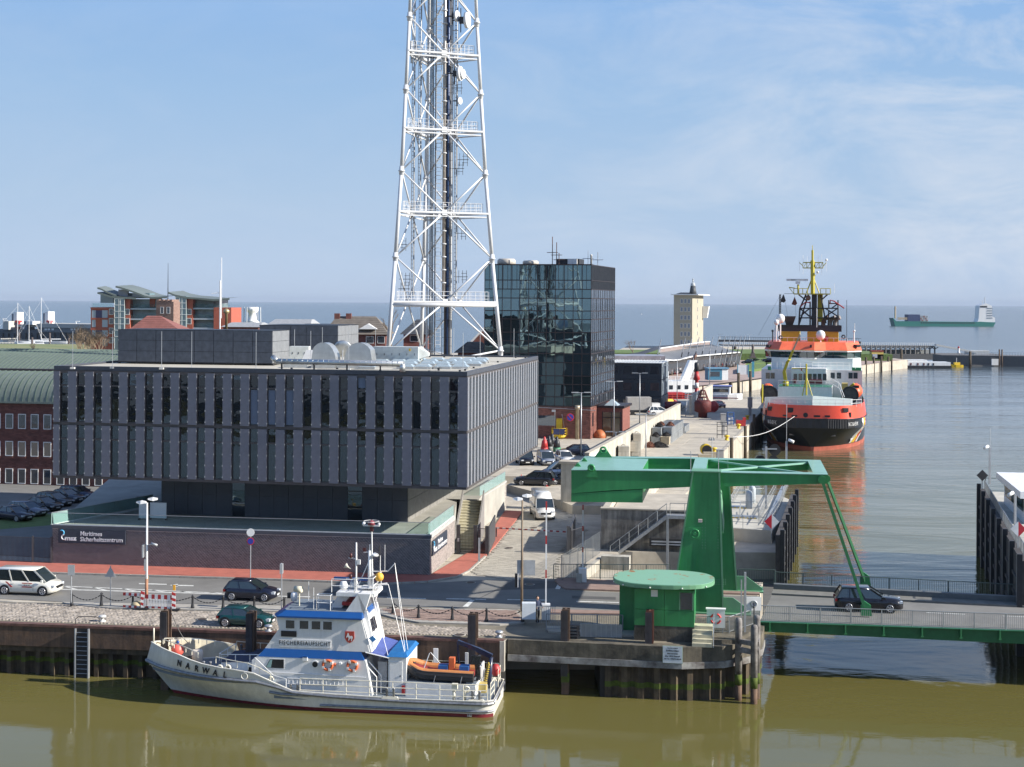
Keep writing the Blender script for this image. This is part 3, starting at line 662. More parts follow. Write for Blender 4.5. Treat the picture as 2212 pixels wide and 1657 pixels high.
for i,(u,v,w_,lb)in enumerate(((309,1131,.75,'slim white notice stand behind the glass balustrade'),(342,1131,1.5,'wide white display board behind the glass balustrade'))):
 p=G(u,v-8,3.2);t=thing('display_board',lb,'board',p,FM.a,'boards on the podium deck');b=B();b.box(-w_/2,w_/2,-.04,.04,.15,1.5);b.build('panel',m_white,t);b=B();b.box(-w_/2,-w_/2+.06,-.2,.2,0,.15);b.box(w_/2-.06,w_/2,-.2,.2,0,.15);b.build('feet',m_dark,t)
for i,(u,v)in enumerate(((500,1085+38),(515,1086+38),(528,1087+38))):
 p=G(u-5,v-12,3.2);t=thing('bicycle','dark bicycle parked %s in the undercroft shade of the office'%('left','between two others','right')[i],'bicycle',(p[0]-9.0,p[1]+4,3.2),.5,'bicycles under the office block')
 for x in(-.5,.55):b=B();b.torus((x,0,.34),.33,.02,'y',18,4);b.build('wheel',m_black,t)
 b=B();b.path([(-.5,0,.34),(-.15,0,.85),(.4,0,.85),(.0,0,.34),(-.5,0,.34)],.02,4);b.tube((.0,0,.34),(-.2,0,.95),.02,4);b.tube((.55,0,.34),(.38,0,1.0),.02,4);b.tube((.38,-.25,1.0),(.38,.25,1.0),.02,4);b.build('frame',m_dark,t);b=B();b.cbox((-.2,0,.97),(.25,.12,.05));b.build('saddle',m_black,t)
m_gate=mat('gate_grey',(.075,.075,.08),.5,.3)
def bars(b,p,q,z0,z1,step=.12,r=.014,rails=True):
 p,q=Vector(p),Vector(q);L=(q-p).length;n=max(1,int(L/step))
 for i in range(n+1):
  c=p.lerp(q,i/n);b.bar((c.x,c.y,z0),(c.x,c.y,z1),r*2,r*2)
 if rails:
  for z in(z0,z1):b.bar((p.x,p.y,z),(q.x,q.y,z),.05,.05)
 return b
ga,gb_,gc,gd=G(990,1196)[:2],G(1027,1197)[:2],G(1052,1199)[:2],G(1069,1170)[:2]
t=thing('entrance_gate','dark barred pedestrian gate with thick posts at the foot of the stairs','gate')
for p in(ga,gb_,gc):b=B();b.cbox((p[0],p[1],1.3),(.32,.32,2.5),radians(-8));b.build('post',m_gate,t)
for p,q in((ga,gb_),(gb_,gc)):bars(B(),(*p,0),(*q,0),.2,2.3).build('gate_leaf',m_gate,t)
b=B();b.cbox((ga[0],ga[1]-.18,1.25),(.16,.04,.3));b.build('intercom',m_steel,t)
b=B();b.bar((gc[0]+.15,gc[1],1.35),(gd[0],gd[1],1.35),.1,2.3);b.build('gate_leaf',m_gate,t)
p=G(1035,1216);b=B();b.box(-.09,.09,-.05,.05,0,2.15);one(b,'intercom_post',m_steel,'slim grey intercom pillar in front of the pedestrian gate','post',None,p)
p0,p1=G(1072,1162),G(1222,1171)
t=thing('road_barrier','lowered red and white barrier across the side road','barrier')
n=22
for i in range(n):
 a_,c_=Vector(p0).lerp(Vector(p1),i/n),Vector(p0).lerp(Vector(p1),(i+.98)/n)
 b=B();b.bar((a_.x,a_.y,.95),(c_.x,c_.y,.95),.06,.12);b.build('arm_segment',mat('signal_red',(.42,.03,.03),.5)if i%2 else m_white,t)
b=B();b.cbox((p0[0],p0[1],.5),(.12,.12,1.));b.build('rest_post',m_gate,t)
t=thing('sliding_gate','dark steel gate leaves and posts right of the lowered road barrier','gate')
q=G(1228,1197);q2=G(1245,1175);q3=G(1262,1188)
b=B();b.cbox((q[0],q[1],1.25),(.3,.3,2.5));b.build('post',m_gate,t)
b=B();b.bar((q[0]+.2,q[1]+.3,1.2),(q2[0],q2[1]+3,1.2),.1,2.2);b.build('gate_leaf',m_gate,t)
bars(B(),(q[0]+.2,q[1],0),(q3[0],q3[1],0),.1,2.1).build('gate_leaf',m_gate,t)
fl,fr_=G(-14,1214),G(111,1219)
t=thing('bar_fence','dark upright bar fence left of the clinker wall in front of the lawn','fence')
d=Vector(fr_)-Vector(fl);mid=Vector(fl).lerp(Vector(fr_),.68)
for a_,c_ in((Vector(fl),mid),(mid,Vector(fr_))):
 bars(B(),(a_.x+.05,a_.y,0),(c_.x-.05,c_.y,0),.15,2.2,.11,.018).build('fence_panel',m_gate,t)
for c_ in(mid,Vector(fr_)):b=B();b.cbox((c_.x,c_.y,1.2),(.14,.14,2.3));b.build('post',m_gate,t)
def capface(name,label,pts,z0,z1,th,m,group=None,out=.0):
 t=thing(name,label,'quay wall',(0,0,0),0,group);return t
QL=Fr((-35.2,98.1,0),atan2(93.75-98.1,-.4+35.2));QLL=hypot(34.8,4.35)
t=thing('quay_wall','rust stained steel capped quay wall behind the patrol boat','quay wall',QL.o,QL.a)
nb=9;x0_=-30
segs=[x0_+(QLL-.0-x0_)*i/nb for i in range(nb+1)]
for i in range(nb):
 b=B();b.box(segs[i]+.01,segs[i+1]-.01,-.12,.1,-1.5,-.14);b.build('steel_cap',m_rust,t)
 b=B();b.box(segs[i]+.005,segs[i+1]-.005,-.18,.35,-.14,.03);b.build('edge_angle',mat('edge_oxide',(.13,.065,.05),.7,var=.5,scale=2),t)
m_pile=mat('sheet_pile',(.13,.095,.055),.8,.1,scale=.9,col2=(.04,.03,.022),streak=.5,bump=.4)
m_alg=mat('algae',(.075,.105,.012),.9,var=.5,scale=2.5)
def corr(b,x0,x1,y,z0,z1,pitch=1.05,dep=.42):
 n=int((x1-x0)/pitch);pr=[]
 for i in range(n):
  x=x0+i*pitch;pr+=[(x,y),(x+pitch*.28,y),(x+pitch*.40,y+dep),(x+pitch*.86,y+dep),(x+pitch,y)]
 pts=[(p[0],p[1],z0)for p in pr]+[(p[0],p[1],z1)for p in pr];k=len(pr)
 b.a(pts,[(i,i+1,k+i+1,k+i)for i in range(k-1)]);return b
b=B();corr(b,x0_,QLL,.12,WZ-1.5,-1.9);b.cur=1;corr(b,x0_,QLL,.105,WZ-.05,WZ+.75)
b.cur=0;b.box(x0_,QLL,.05,.6,-1.9,-1.5)
b.build('sheet_piling',[m_pile,m_pile],t)
b=B();corr(b,x0_,QLL,.098,WZ+.85,WZ+1.15);b.build('algae_band',m_alg,t)
b=B();b.box(QLL-.25,QLL+.05,-.28,.3,-2.0,-.0);b.build('corner_block',m_concw,t)
PB=[(-.1,94.25),(11.15,92.35),(13.8,92.7),(15.6,94),(16.7,96),(17.3,98.5)]
t=thing('pier_bastion','mossy concrete beam and sheet piled round pier head below the bridge cabin','pier')
def offs(P,d):
 R=[]
 for i,p in enumerate(P):
  a_=Vector(P[max(0,i-1)]);c_=Vector(P[min(len(P)-1,i+1)]);q=(c_-a_).normalized();R.append((p[0]+q.y*d,p[1]-q.x*d))
 return R
def strip(b,P,Q,z0,z1):
 for i in range(len(P)-1):
  b.hexa([(*P[i],z0),(*P[i+1],z0),(*Q[i+1],z0),(*Q[i],z0),(*P[i],z1),(*P[i+1],z1),(*Q[i+1],z1),(*Q[i],z1)])
 return b
strip(B(),offs(PB,.3),offs(PB,-.6),-.95,.02).build('concrete_beam',mat('mossy_concrete',(.19,.165,.12),.9,scale=.9,col2=(.05,.045,.035),streak=.35,bump=.5),t)
strip(B(),offs(PB,.36),offs(PB,-.5),-1.38,-.96).build('steel_waler',mat('flaking_steel',(.34,.34,.32),.8,scale=1.3,col2=(.07,.055,.05),bump=.3),t)
b=B();b.box(-.2,5.6,0,.3,-9,-1.39);
PR=offs([(6.4,93.15),(11.15,92.35),(13.8,92.7),(15.6,94),(16.7,96),(17.3,98.5)],.12)
def along(P,step):
 R=[];
 for i in range(len(P)-1):
  a_,c_=Vector(P[i]),Vector(P[i+1]);n_=max(1,int((c_-a_).length/step))
  for k in range(n_):R.append(a_.lerp(c_,k/n_))
 R.append(Vector(P[-1]));return R
A=along(PR,.5);zig=[]
for i,p in enumerate(A):
 q=(A[min(i+1,len(A)-1)]-A[max(0,i-1)]).normalized();d=.0 if(i//1)%2 else.28
 e=q*.09;nn=Vector((-q.y,q.x))
 zig+=[p-e+nn*(.28-d),p+e+nn*(.28-d)]if i%2 else[p-e*2+nn*.0,p+e*2+nn*.0]
 if i%2:zig[-2]=p-e*1.2+nn*.3;zig[-1]=p+e*1.2+nn*.3
k=len(zig)
b=B();b.a([(p.x,p.y,-9)for p in zig]+[(p.x,p.y,-1.36)for p in zig],[(i,i+1,k+i+1,k+i)for i in range(k-1)]);b.build('sheet_piling',m_pile,t)
zg=[p+Vector((0,-.02))for p in zig]
b=B();b.a([(p.x,p.y,WZ+.7)for p in zg]+[(p.x,p.y,WZ+1.05)for p in zg],[(i,i+1,k+i+1,k+i)for i in range(k-1)]);b.build('algae_band',m_alg,t)
b=B();b.box(5.9,6.4,93.2,99,-9,-1.39);b.build('culvert_cheek',m_black,t)
def hpile(u,v,ztop,w_,label,m=m_rust):
 x,y,_=G(u,v,WZ);t=thing('mooring_pile',label,'pile',(x,y,WZ),radians(-8),'steel H piles along the quay')
 hw=w_/2;b=B();b.box(-hw,hw,-.3,-.2,-1,ztop-WZ);b.box(-hw,hw,.2,.3,-1,ztop-WZ);b.box(-.06,.06,-.2,.2,-1,ztop-WZ);b.build('steel_section',m,t)
 b=B();b.box(-hw-.05,hw-.1,-.36,-.301,1.2,ztop-WZ-.1);b.build('rubbing_face',mat('fender_black',(.05,.045,.05),.7,var=.4,streak=.4),t)
 b=B();b.box(-hw-.01,hw+.01,-.315,.31,.8,1.4);b.build('algae_band',m_alg,t);return t
hpile(358.5,1488,1.75,.52,'black steel mooring pile by the bow of the patrol boat')
hpile(543,1492,1.75,.5,'steel mooring pile in front of the dark green car')
hpile(1022,1495,1.75,.56,'steel mooring pile by the stern of the patrol boat')
hpile(1221.5,1497.6,2.1,.5,'weathered steel pile in front of the dark culvert')
hpile(1403,1504,2.15,.5,'rust red steel pile in front of the green cabin',mat('rust_red',(.15,.055,.035),.75,var=.4,scale=2,streak=.3))
def dolphin():
 t=thing('pile_dolphin','cluster of three round weathered piles braced together at the pier head','dolphin')
 m_w=mat('weathered_pile',(.34,.32,.30),.8,scale=1.4,col2=(.06,.05,.045),streak=.4,bump=.4);m_lo=mat('pile_foot',(.13,.075,.045),.8,var=.4,streak=.4)
 for u,v,zt,r in((1594.7,1512,1.86,.23),(1628.3,1519.8,1.6,.23),(1634.5,1509,1.95,.22)):
  x,y,_=G(u,v,WZ);b=B();b.cur=0;b.lathe([(r,WZ+1.2),(r,zt-.2),(r*.8,zt-.04),(.02,zt)],14,(x,y,0));b.cur=1;b.lathe([(r+.002,WZ-1),(r+.002,WZ+1.2)],14,(x,y,0));b.build('pile',[m_w,m_lo],t)
  b=B();b.lathe([(r+.012,WZ+1.0),(r+.012,WZ+1.7)],14,(x,y,0));b.build('algae_band',m_alg,t)
 p,q,s=G(1594.7,1512,WZ),G(1628.3,1519.8,WZ),G(1634.5,1509,WZ)
 for z in(-.2,.35):
  b=B();b.bar((p[0],p[1],z),(q[0],q[1],z),.25,.3);b.bar((q[0]+.2,q[1],z),(s[0]+.1,s[1],z),.2,.25);b.build('brace',m_w,t)
dolphin()
def plaindirs():pass
x,z=QL.py(178,1380,-.2)
t=thing('quay_ladder','steel rung ladder down the quay wall to the water','ladder',QL.w(x,-.25,0),QL.a)
for s in(-.47,.47):b=B();b.box(s-.04,s+.04,-.12,.12,-4.0,-.15);b.build('stile',m_steel,t)
for k in range(12):
 b=B();b.tube((-.45,0,-.42-.31*k),(.45,0,-.42-.31*k),.02,5);b.build('rung',m_steel,t)
b=B();b.box(-.42,.42,.06,.1,-4.0,-.15);b.build('back_plate',m_black,t)
p=QL.w(x+.15,.35,.03);b=B();b.path([(-.85,0,0),(-.85,0,.35),(-.65,0,.52),(.55,0,.52),(.8,0,.38),(.85,0,0)],.03)
one(b,'grab_hoop',m_dark,'bent dark grab hoop at the quay edge above the ladder','handrail',None,p)
def bollard(u,v,z=0.03,label='',m=m_steel,s=1.,name='bollard',group='mooring bollards'):
 p=G(u,v,z);b=B();b.lathe([(.26*s,0),(.24*s,.03),(.13*s,.06),(.12*s,.25*s),(.26*s,.28*s),(.28*s,.36*s),(.2*s,.42*s),(.02,.43*s)],14)
 return one(b,name,m,label,'bollard',group,p)
bollard(221,1342,.03,'pale mushroom bollard on the quay edge left of the ladder',mat('bollard_white',(.55,.55,.53),.6,var=.3,scale=6))
bollard(580,1363,.03,'grey mushroom bollard on the quay edge behind the boat bow')
bollard(1078,1376,.03,'grey mushroom bollard at the quay corner by the boat stern')
NB0,NB1,FB1,FB0=(17.31,98.67),(52,94.0),(52,103.5),(20.83,111.8)
BZ=.2
m_green=mat('bridge_green',(.038,.27,.085),.42,var=.2,scale=.45,coat=.2,streak=.16)
m_green2=mat('bridge_green_pale',(.13,.30,.17),.5,var=.15,scale=.7)
bt=thing('bascule_bridge','green steel bascule road bridge deck spanning the lock channel','bridge')
def q2(s,t_,z):
 a_,c_=Vector(NB0).lerp(Vector(NB1),s),Vector(FB0).lerp(Vector(FB1),s);p=a_.lerp(c_,t_);return(p.x,p.y,z)
def deckquad(name,t0,t1,z0,z1,m,s0=0,s1=1):
 b=B();b.hexa([q2(s0,t0,z0),q2(s1,t0,z0),q2(s1,t1,z0),q2(s0,t1,z0),q2(s0,t0,z1),q2(s1,t0,z1),q2(s1,t1,z1),q2(s0,t1,z1)]);return b.build(name,m,bt)
deckquad('roadway',.17,.74,-.25,.1,m_asph)
deckquad('footway',.012,.17,-.25,.24,mat('footway_grit',(.17,.165,.15),.9,var=.2,scale=1.5,bump=.3))
deckquad('footway',.74,.92,-.25,.24,MATS['footway_grit'])
deckquad('crash_beam',.86,.90,.24,.62,mat('beam_grey',(.14,.15,.155),.6,.3))
b=B();b.a([q2(0,0,.24),q2(1,0,.24),q2(1,0,-.85),q2(0,0,-.45),q2(0,.012,.24),q2(1,.012,.24),q2(1,.012,-.85),q2(0,.012,-.45)],[(0,3,2,1),(4,5,6,7),(0,1,5,4),(3,7,6,2)])
b.a([q2(0,-.014,.26),q2(1,-.014,.26),q2(1,.02,.26),q2(0,.02,.26),q2(0,-.014,.2),q2(1,-.014,.2),q2(1,.02,.2),q2(0,.02,.2)],[(0,1,2,3),(4,7,6,5),(0,4,5,1)]);b.build('main_girder',mat('girder_green',(.02,.13,.05),.45,var=.2),bt)
deckquad('main_girder',.92,.94,-.8,.24,MATS['girder_green'])
for i in range(14):
 s=.02+i*.073;b=B();p=q2(s,-.016,0);b.cbox((p[0],p[1],-.05),(.1,.16,.62));b.cbox((p[0],p[1]-.05,-.35),(.22,.1,.06));b.build('bracket',MATS['girder_green'],bt)
for s in(.0,.16,.315,.47):
 for a_,l_ in((.45,.1),):
  p,q=q2(s+.02,a_,.108),q2(s+.10,a_,.108);b=B();b.bar(p,q,.12,.01);b.build('lane_line',m_line,bt)
def railing(name,label,P,h,m,step=.13,post=2.0,z=0.,group=None,mp=None):
 t=thing(name,label,'railing',(0,0,0),0,group)
 for i in range(len(P)-1):
  a_,c_=Vector((*P[i][:2],P[i][2]if len(P[i])>2 else z)),Vector((*P[i+1][:2],P[i+1][2]if len(P[i+1])>2 else z));L=(c_-a_).length;n=max(1,round(L/post))
  U=Vector((0,0,1))
  b=B();b.tube(a_+U*h,c_+U*h,.035,6);b.bar(a_+U*.12,c_+U*.12,.03,.03);b.build('handrail',m,t)
  for k in range(n+(i==len(P)-2)):
   q=a_.lerp(c_,k/n);b=B();b.bar(q,q+U*(h-.03),.07,.07);b.build('post',mp or m,t)
  if step:
   b=B();m_=int(L/step)
   for k in range(1,m_):
    q=a_.lerp(c_,k/m_);b.bar(q+U*.12,q+U*(h-.03),.022,.022)
   o=b.build('baluster',m,t);o['kind']='stuff'
 return t
m_rail=mat('railing_grey',(.30,.32,.33),.5,.4)
m_railg=mat('railing_dark',(.10,.135,.13),.5,.3)
railing('railing','pale steel railing along the near side of the bridge',[q2(0,.006,.24),q2(1,.006,.24)],1.1,m_rail,post=2.1,mp=m_rail)
railing('railing','dark green railing along the far side of the bridge',[q2(0,.93,.24),q2(1,.93,.24)],1.15,m_railg,post=2.1)
BT=Fr((17.3,98.67,0),radians(-9))
fx=G(1460,1313,.1)
def towerpts():
 pass
gt=thing('bridge_portal','tall green steel portal with tapered box towers and long balance beams','bridge portal',BT.o,BT.a)
by=BT.l(G(1500,1322,.1))[1]
bl_,br_=BT.py(1449,1325,by)[0],BT.py(1562,1325,by)[0];ztop=BT.py(1560,1021,by)[1];tl,tr=BT.py(1497,1021,by)[0],BT.py(1554,1021,by)[0]
TD=1.5
def taper(b,x0,x1,x2,x3,y0,y1,z0,z1,dy=0.):
 b.hexa([(x0,y0,z0),(x1,y0,z0),(x1,y1,z0),(x0,y1,z0),(x2,y0+dy,z1),(x3,y0+dy,z1),(x3,y1-dy,z1),(x2,y1-dy,z1)]);return b
taper(B(),bl_,br_,tl,tr,by,by+TD,.1,ztop).build('tower',m_green,gt)
b=B()
for s,(x0,x1)in enumerate(((bl_,tl),(br_,tr))):b.bar((x0,by-.05,.1),(x1,by-.05,ztop),.12,.1,(0,1,0))
b.build('edge_flange',m_green2,gt)
b=B();b.box(tl-.12,tr+.12,by-.1,by+TD+.1,ztop,ztop+.08);b.build('head_plate',m_green2,gt)
def rivets(parent,P,m=m_green2,r=.028):
 b=B()
 for p in P:b.cbox(p,(r*2,.03,r*2))
 o=b.build('rivet',m,parent);o['kind']='stuff'
def face(u,v):x,z=BT.py(u,v,by-.012);return x,z
R=[]
for u in(1517,1523.5,1551,1557.5):
 for v in list(range(1122,1134,5))+list(range(1140,1160,6))+list(range(1166,1190,6)):x,z=face(u,v);R.append((x,by-.015,z))
for u in range(1535,1570,4):
 for v in(1252,1255.5,1259,1262.5):x,z=face(u,v);R.append((x,by-.015,z))
rivets(gt,R)
x,z=face(1500.6,1152);b=B();b.torus((x,by-.1,z),.3,.045,'y',18,6);b.cbox((x,by-.06,z),(.85,.05,.85));b.tube((x,by-.05,z),(x,by-.2,z),.12,10)
for k in range(3):b.bar((x-.3*cos(k*pi/3),by-.1,z-.3*sin(k*pi/3)),(x+.3*cos(k*pi/3),by-.1,z+.3*sin(k*pi/3)),.04,.04)
b.build('hand_wheel',m_green,gt)
x,z=face(1513,1124);b=B();b.tube((x,by,z),(x,by-.5,z+.05),.04);b.cbox((x,by-.55,z+.05),(.28,.3,.2));b.build('floodlight',mat('lamp_pale',(.5,.42,.38),.5),gt)
b=B()
for u in(1503,1530):x0,z0=face(u,1250);x1,z1=face(1518 if u<1520 else 1530,1030);b.bar((x0,by-.008,z0),(x1,by-.008,z1),.03,.03,(0,1,0))
b.build('seam',m_green,gt)
fy=by+8.3
fbr=BT.py(1592,1285,fy)[0];fbl=fbr-(br_-bl_);ftr=BT.py(1567,1022,fy)[0]+.15;ftl=ftr-(tr-tl)
taper(B(),fbl,fbr,ftl,ftr,fy,fy+TD,.1,ztop).build('tower',m_green,gt)
b=B();b.bar((fbr,fy-.05,.1),(ftr,fy-.05,ztop),.12,.1,(0,1,0));b.build('edge_flange',m_green2,gt)
zc0,zc1=BT.py(1550,1075,by+TD)[1],BT.py(1550,1140,by+TD)[1]
xm=(br_+tr)/2
b=B();b.box(xm-1.35,xm-.35,by+TD,fy,zc1,zc0);b.build('cross_girder',m_green,gt)
b=B();b.hexa([(xm-.34,by+TD,zc1-.4),(xm+.15,by+TD,zc1-.4),(xm+.15,fy,zc1-.4),(xm-.34,fy,zc1-.4),(xm-.34,by+TD,zc0),(xm-.05,by+TD,zc0-.4),(xm-.05,fy,zc0-.4),(xm-.34,fy,zc0)]);b.build('cross_girder',m_green2,gt)
yb=by+.25
def bx(u,v,y=yb):return BT.py(u,v,y)
L0=bx(1233,1011);L1=bx(1233,1067);M1=bx(1500,1053);R1=bx(1789,1047-2);
nb_=[bx(1234,1016),bx(1234,1066),bx(1325,1059),bx(1490,1052),bx(1540,1052),bx(1760,1045.5),bx(1788.5,1044),bx(1788.5,1026),bx(1540,1021),bx(1480,1018.5)]
BW=.9
b=B();b.slab(nb_,yb,yb+BW);b.build('balance_beam',m_green,gt)
ztb=nb_[0][1];xL=nb_[0][0];xR=nb_[6][0];zR=nb_[7][1]
yF=fy+.35
xcw=bx(1388,1072)[0];zcb=bx(1234,1084)[1];zcb2=bx(1388,1086)[1]
b=B();b.slab([(xL,bx(1234,1066.5)[1]),(xL,zcb),(xcw,zcb2),(xcw,bx(1388,1057.5)[1])],yb+.03,yF+BW-.03);b.build('counterweight',m_green,gt)
xk=bx(1385,1018)[0];ztk=ztb-.03
b=B();b.box(xL+.01,xk,yb+BW,yF,ztb-2.0,ztb-.02);b.build('counterweight',m_green,gt)
nb2=[(x,z)for x,z in nb_]
b=B();b.slab(nb2,yF,yF+BW);b.build('balance_beam',m_green,gt)
def topplate(pts2,y0,y1,name='top_flange'):
 for i in range(len(pts2)-1):
  (xa,za),(xb,zb)=pts2[i],pts2[i+1];b=B()
  b.hexa([(xa,y0,za),(xb,y0,zb),(xb,y1,zb),(xa,y1,za),(xa,y0,za+.05),(xb,y0,zb+.05),(xb,y1,zb+.05),(xa,y1,za+.05)]);b.build(name,mat('top_flange',(.22,.42,.33),.42,var=.12,coat=.2),gt)
tp=[nb_[0],nb_[9],nb_[8],nb_[7]]
topplate(tp,yb-.08,yb+BW+.05);topplate(tp,yF-.05,yF+BW+.08)
topplate([(xL,ztb+.004),(xk,ztb+.004)],yb+BW+.06,yF-.06)
b=B();b.box(xR-1.0,xR,yb+BW,yF,zR-.75,zR);b.build('end_girder',m_green,gt);topplate([(xR-1.0,zR+.004),(xR,zR+.004)],yb+BW+.06,yF-.06)
b=B();b.box(tl-.1,tl+.9,yb+BW,yF,nb_[9][1]-.9,nb_[9][1]-.02);b.build('cross_girder',m_green,gt);topplate([(tl-.1,nb_[9][1]),(tl+.9,nb_[9][1])],yb+BW+.06,yF-.06)
for(x0,y0),(x1,y1)in(((tl+.9,yb+BW),(xR-1,yF)),((tl+.9,yF),(xR-1,yb+BW))):
 b=B();b.bar((x0,y0,zR-.06),(x1,y1,zR-.1),.22,.12);b.build('diagonal_brace',mat('top_flange',(.2,.4,.3)),gt)
for u,v,s,yy in((1248,1013,.28,yb+2),(1262,1009,.28,yb+5.5),(1303,1003.5,.75,yF+.2)):
 x=BT.py(u,v,yy)[0];b=B();b.slab([(x-s,ztb),(x-s*.35,ztb+s*.9),(x+s*.35,ztb+s*.9),(x+s,ztb)],yy,yy+.15)
 b.torus((x,yy-.05,ztb+s*.85),s*.3,s*.11,'y',14,6);b.build('lifting_lug',m_green,gt)
x,z=bx(1277.5,1010);x0,x1=bx(1266,1020)[0],bx(1290,1020)[0];zl=bx(1277,1031)[1]
b=B();b.slab([(x0,zl),(x0,z-.35),(x-.15,z+.15),(x+.15,z+.15),(x1,z-.35),(x1,zl)],yb-.1,yb-.02);b.torus((x,yb-.13,z),.2,.08,'y',14,6);b.build('lifting_lug',m_green,gt)
def rodpair():
 for(u0,v0),(u1,v1),yy,yd in(((1775,1036),(1870,1327),yb-.12,None),((1786,1034),(1864,1258),yF+BW,1)):
  x0,z0=BT.py(u0,v0,yy)
  foot=BT.l(G(u1,v1,.3))if not yd else BT.l(G(1868,1262,.3))
  b=B();b.bar((x0,yy,z0),(foot[0],foot[1],.55),.17,.2);b.build('hanger_rod',mat('girder_green',(.02,.13,.05)),gt)
  b=B();b.tube((x0,yy-.15,z0),(x0,yy+.1,z0),.28,14);b.build('pivot',m_green,gt)
  b=B();b.slab([(foot[0]-.35,0.2),(foot[0]-.35,.9),(foot[0]-.1,1.25),(foot[0]+.35,.95),(foot[0]+.45,.2)],foot[1]-.1,foot[1]+.15);b.build('foot_bracket',m_green,gt)
rodpair()
for yy,xr in((by,br_),(fy,fbr)):
 b=B();b.slab([(xr-.05,.13),(xr-.05,1.2),(xr+.7,1.2),(xr+1.9,.35),(xr+1.9,.13)],yy+.1,yy+.22);b.build('foot_gusset',m_green2,gt)
 b=B();b.box(xr-3.2,xr+2.0,yy-.3,yy+TD+.3,0.02,.13);b.build('base_plate',m_green2,gt)
for u,v0,v1 in((1492,1022,975),(1552,1018,975)):
 x,z=bx(u,v0);b=B();b.tube((x,yb,z),(x,yb,z+1.6),.025,5);b.build('antenna',m_steel,gt)
CZ=BT.l(G(1500,1353,.35))
cab=thing('control_cabin','low green control cabin with a rust speckled oval roof on a concrete base','cabin',BT.o,BT.a)
cyn=BT.l(G(1500,1388,0))[1]
zf=BT.py(1500,1355,cyn)[1]
x0,x1=BT.py(1370,1350,cyn)[0],BT.py(1500,1350,cyn)[0];zt=BT.py(1400,1272,cyn)[1]
xl0=BT.py(1338,1330,cyn+2.2)[0]
b=B();b.box(x0,x1,cyn,cyn+3.8,.0,zf);b.build('concrete_base',mat('mossy_concrete',(.19,.165,.12)),cab)
for i in range(2):
 for j in range(2):
  xa,xb=x0+(x1-x0)*(0 if i==0 else.5)+.01,x0+(x1-x0)*(.5 if i==0 else 1)-.01;za,zb=(zf,zf+1.05)if j==0 else(zf+1.07,zt)
  b=B();b.box(xa,xb,cyn-.02,cyn+.3,za,zb);b.build('wall_panel',m_green,cab)
b=B();b.box(x0+.02,x1-.02,cyn+.31,cyn+3.8,zf,zt);b.box(xl0,x0,cyn+2.2,cyn+3.8,.12,zt);b.build('wall',m_green,cab)
roof=[];rx0,rx1=BT.py(1325,1262,cyn+1.8)[0],BT.py(1544,1262,cyn+1.8)[0];rc,ra,rb_=(rx0+rx1)/2,(rx1-rx0)/2,2.75
zr=BT.py(1430,1268,cyn-.7)[1]
prof=[]
for i in range(40):
 a_=2*pi*i/40;c_,s_=cos(a_),sin(a_);prof.append((rc+ra*math.copysign(abs(c_)**.8,c_),cyn+1.8+rb_*math.copysign(abs(s_)**.8,s_)))
b=B();b.prism(prof,zr-.1,zr+.14);b.build('roof_edge',m_green2,cab)
b=B();b.prism([((p[0]-rc)*.985+rc,(p[1]-cyn-1.8)*.97+cyn+1.8)for p in prof],zr+.14,zr+.17)
b.build('roof',mat('rusty_roof',(.20,.40,.27),.55,scale=1.1,col2=(.21,.39,.26),var=.1),cab)
mr_=MATS['rusty_roof'];t_=mr_.node_tree;rr=[n for n in t_.nodes if n.type=='VALTORGB'][0]
rr.color_ramp.elements[0].position=.37;rr.color_ramp.elements[0].color=(.30,.13,.045,1);rr.color_ramp.elements[1].position=.42;rr.color_ramp.elements[1].color=(.20,.39,.27,1)
xa,za=BT.py(1468,1300,cyn);xb,zb=BT.py(1497,1281,cyn)
b=B();b.box(xa,xb,cyn-.04,cyn-.021,za-.5,zb);g=b.build('window',glassmat('dark_glass',(.03,.025,.03),.05,spec=1),cab)
for s in(xa,xb):b=B();b.box(s-.04,s+.04,cyn-.06,cyn-.02,za-.55,zb+.04);b.build('window_frame',m_green2,g)
xa,za=BT.py(1407,1285,cyn);b=B();b.box(xa-.02,xa+.42,cyn-.05,cyn-.021,za-.1,za+.35);b.build('notice',m_white,cab)
for k in range(5):
 p=prof[int(22+k*3.6)];b=B();b.ball((p[0],p[1]-.05,zr-.02),.05,8);b.build('lamp',m_white,cab)
sp_=BT.l(G(1517,1395,0));t=thing('cabin_steps','five narrow concrete steps beside the green cabin','steps',BT.w(sp_[0],sp_[1]-.4,0),BT.a)
for k in range(5):b=B();b.box(-.65,.65,k*.3,2.0,k*.22,(k+1)*.22);b.build('step',mat('stair_concrete',(.5,.47,.34)),t)
b=B();b.tube((.72,0,0),(.72,0,.9),.03);b.tube((.72,0,.9),(.72,1.5,1.9),.03);b.build('handrail',m_steel,t)
p=G(1546,1366,.3);t=thing('lifebuoy_box','white box with a red and white lifebuoy ring painted on it by the cabin railing','lifebuoy box',p,BT.a)
b=B();b.box(-.6,.6,-.2,.15,.35,1.55);b.build('box',m_white,t);b=B();b.box(-.66,.66,-.24,.2,1.55,1.62);b.build('lid',m_white,t)
b=B();b.torus((0,-.21,.95),.32,.06,'y',24,6,[(.02,.19),(.27,.44),(.52,.69),(.77,.94)]);b.build('lifebuoy_mark',mat('buoy_red',(.6,.05,.04),.5),t)
b=B()
for s in(-.45,.45):b.box(s-.04,s+.04,-.1,0,0,.35)
b.build('legs',m_steel,t)
b=B();pA,pB=BT.l(G(1215,1335,.1)),BT.l(G(1345,1338,.1))
railing('railing','steel railing left of the green cabin beside the folded barrier',[G(1180,1361,.1),G(1345,1364,.1)],1.1,m_rail,.12)
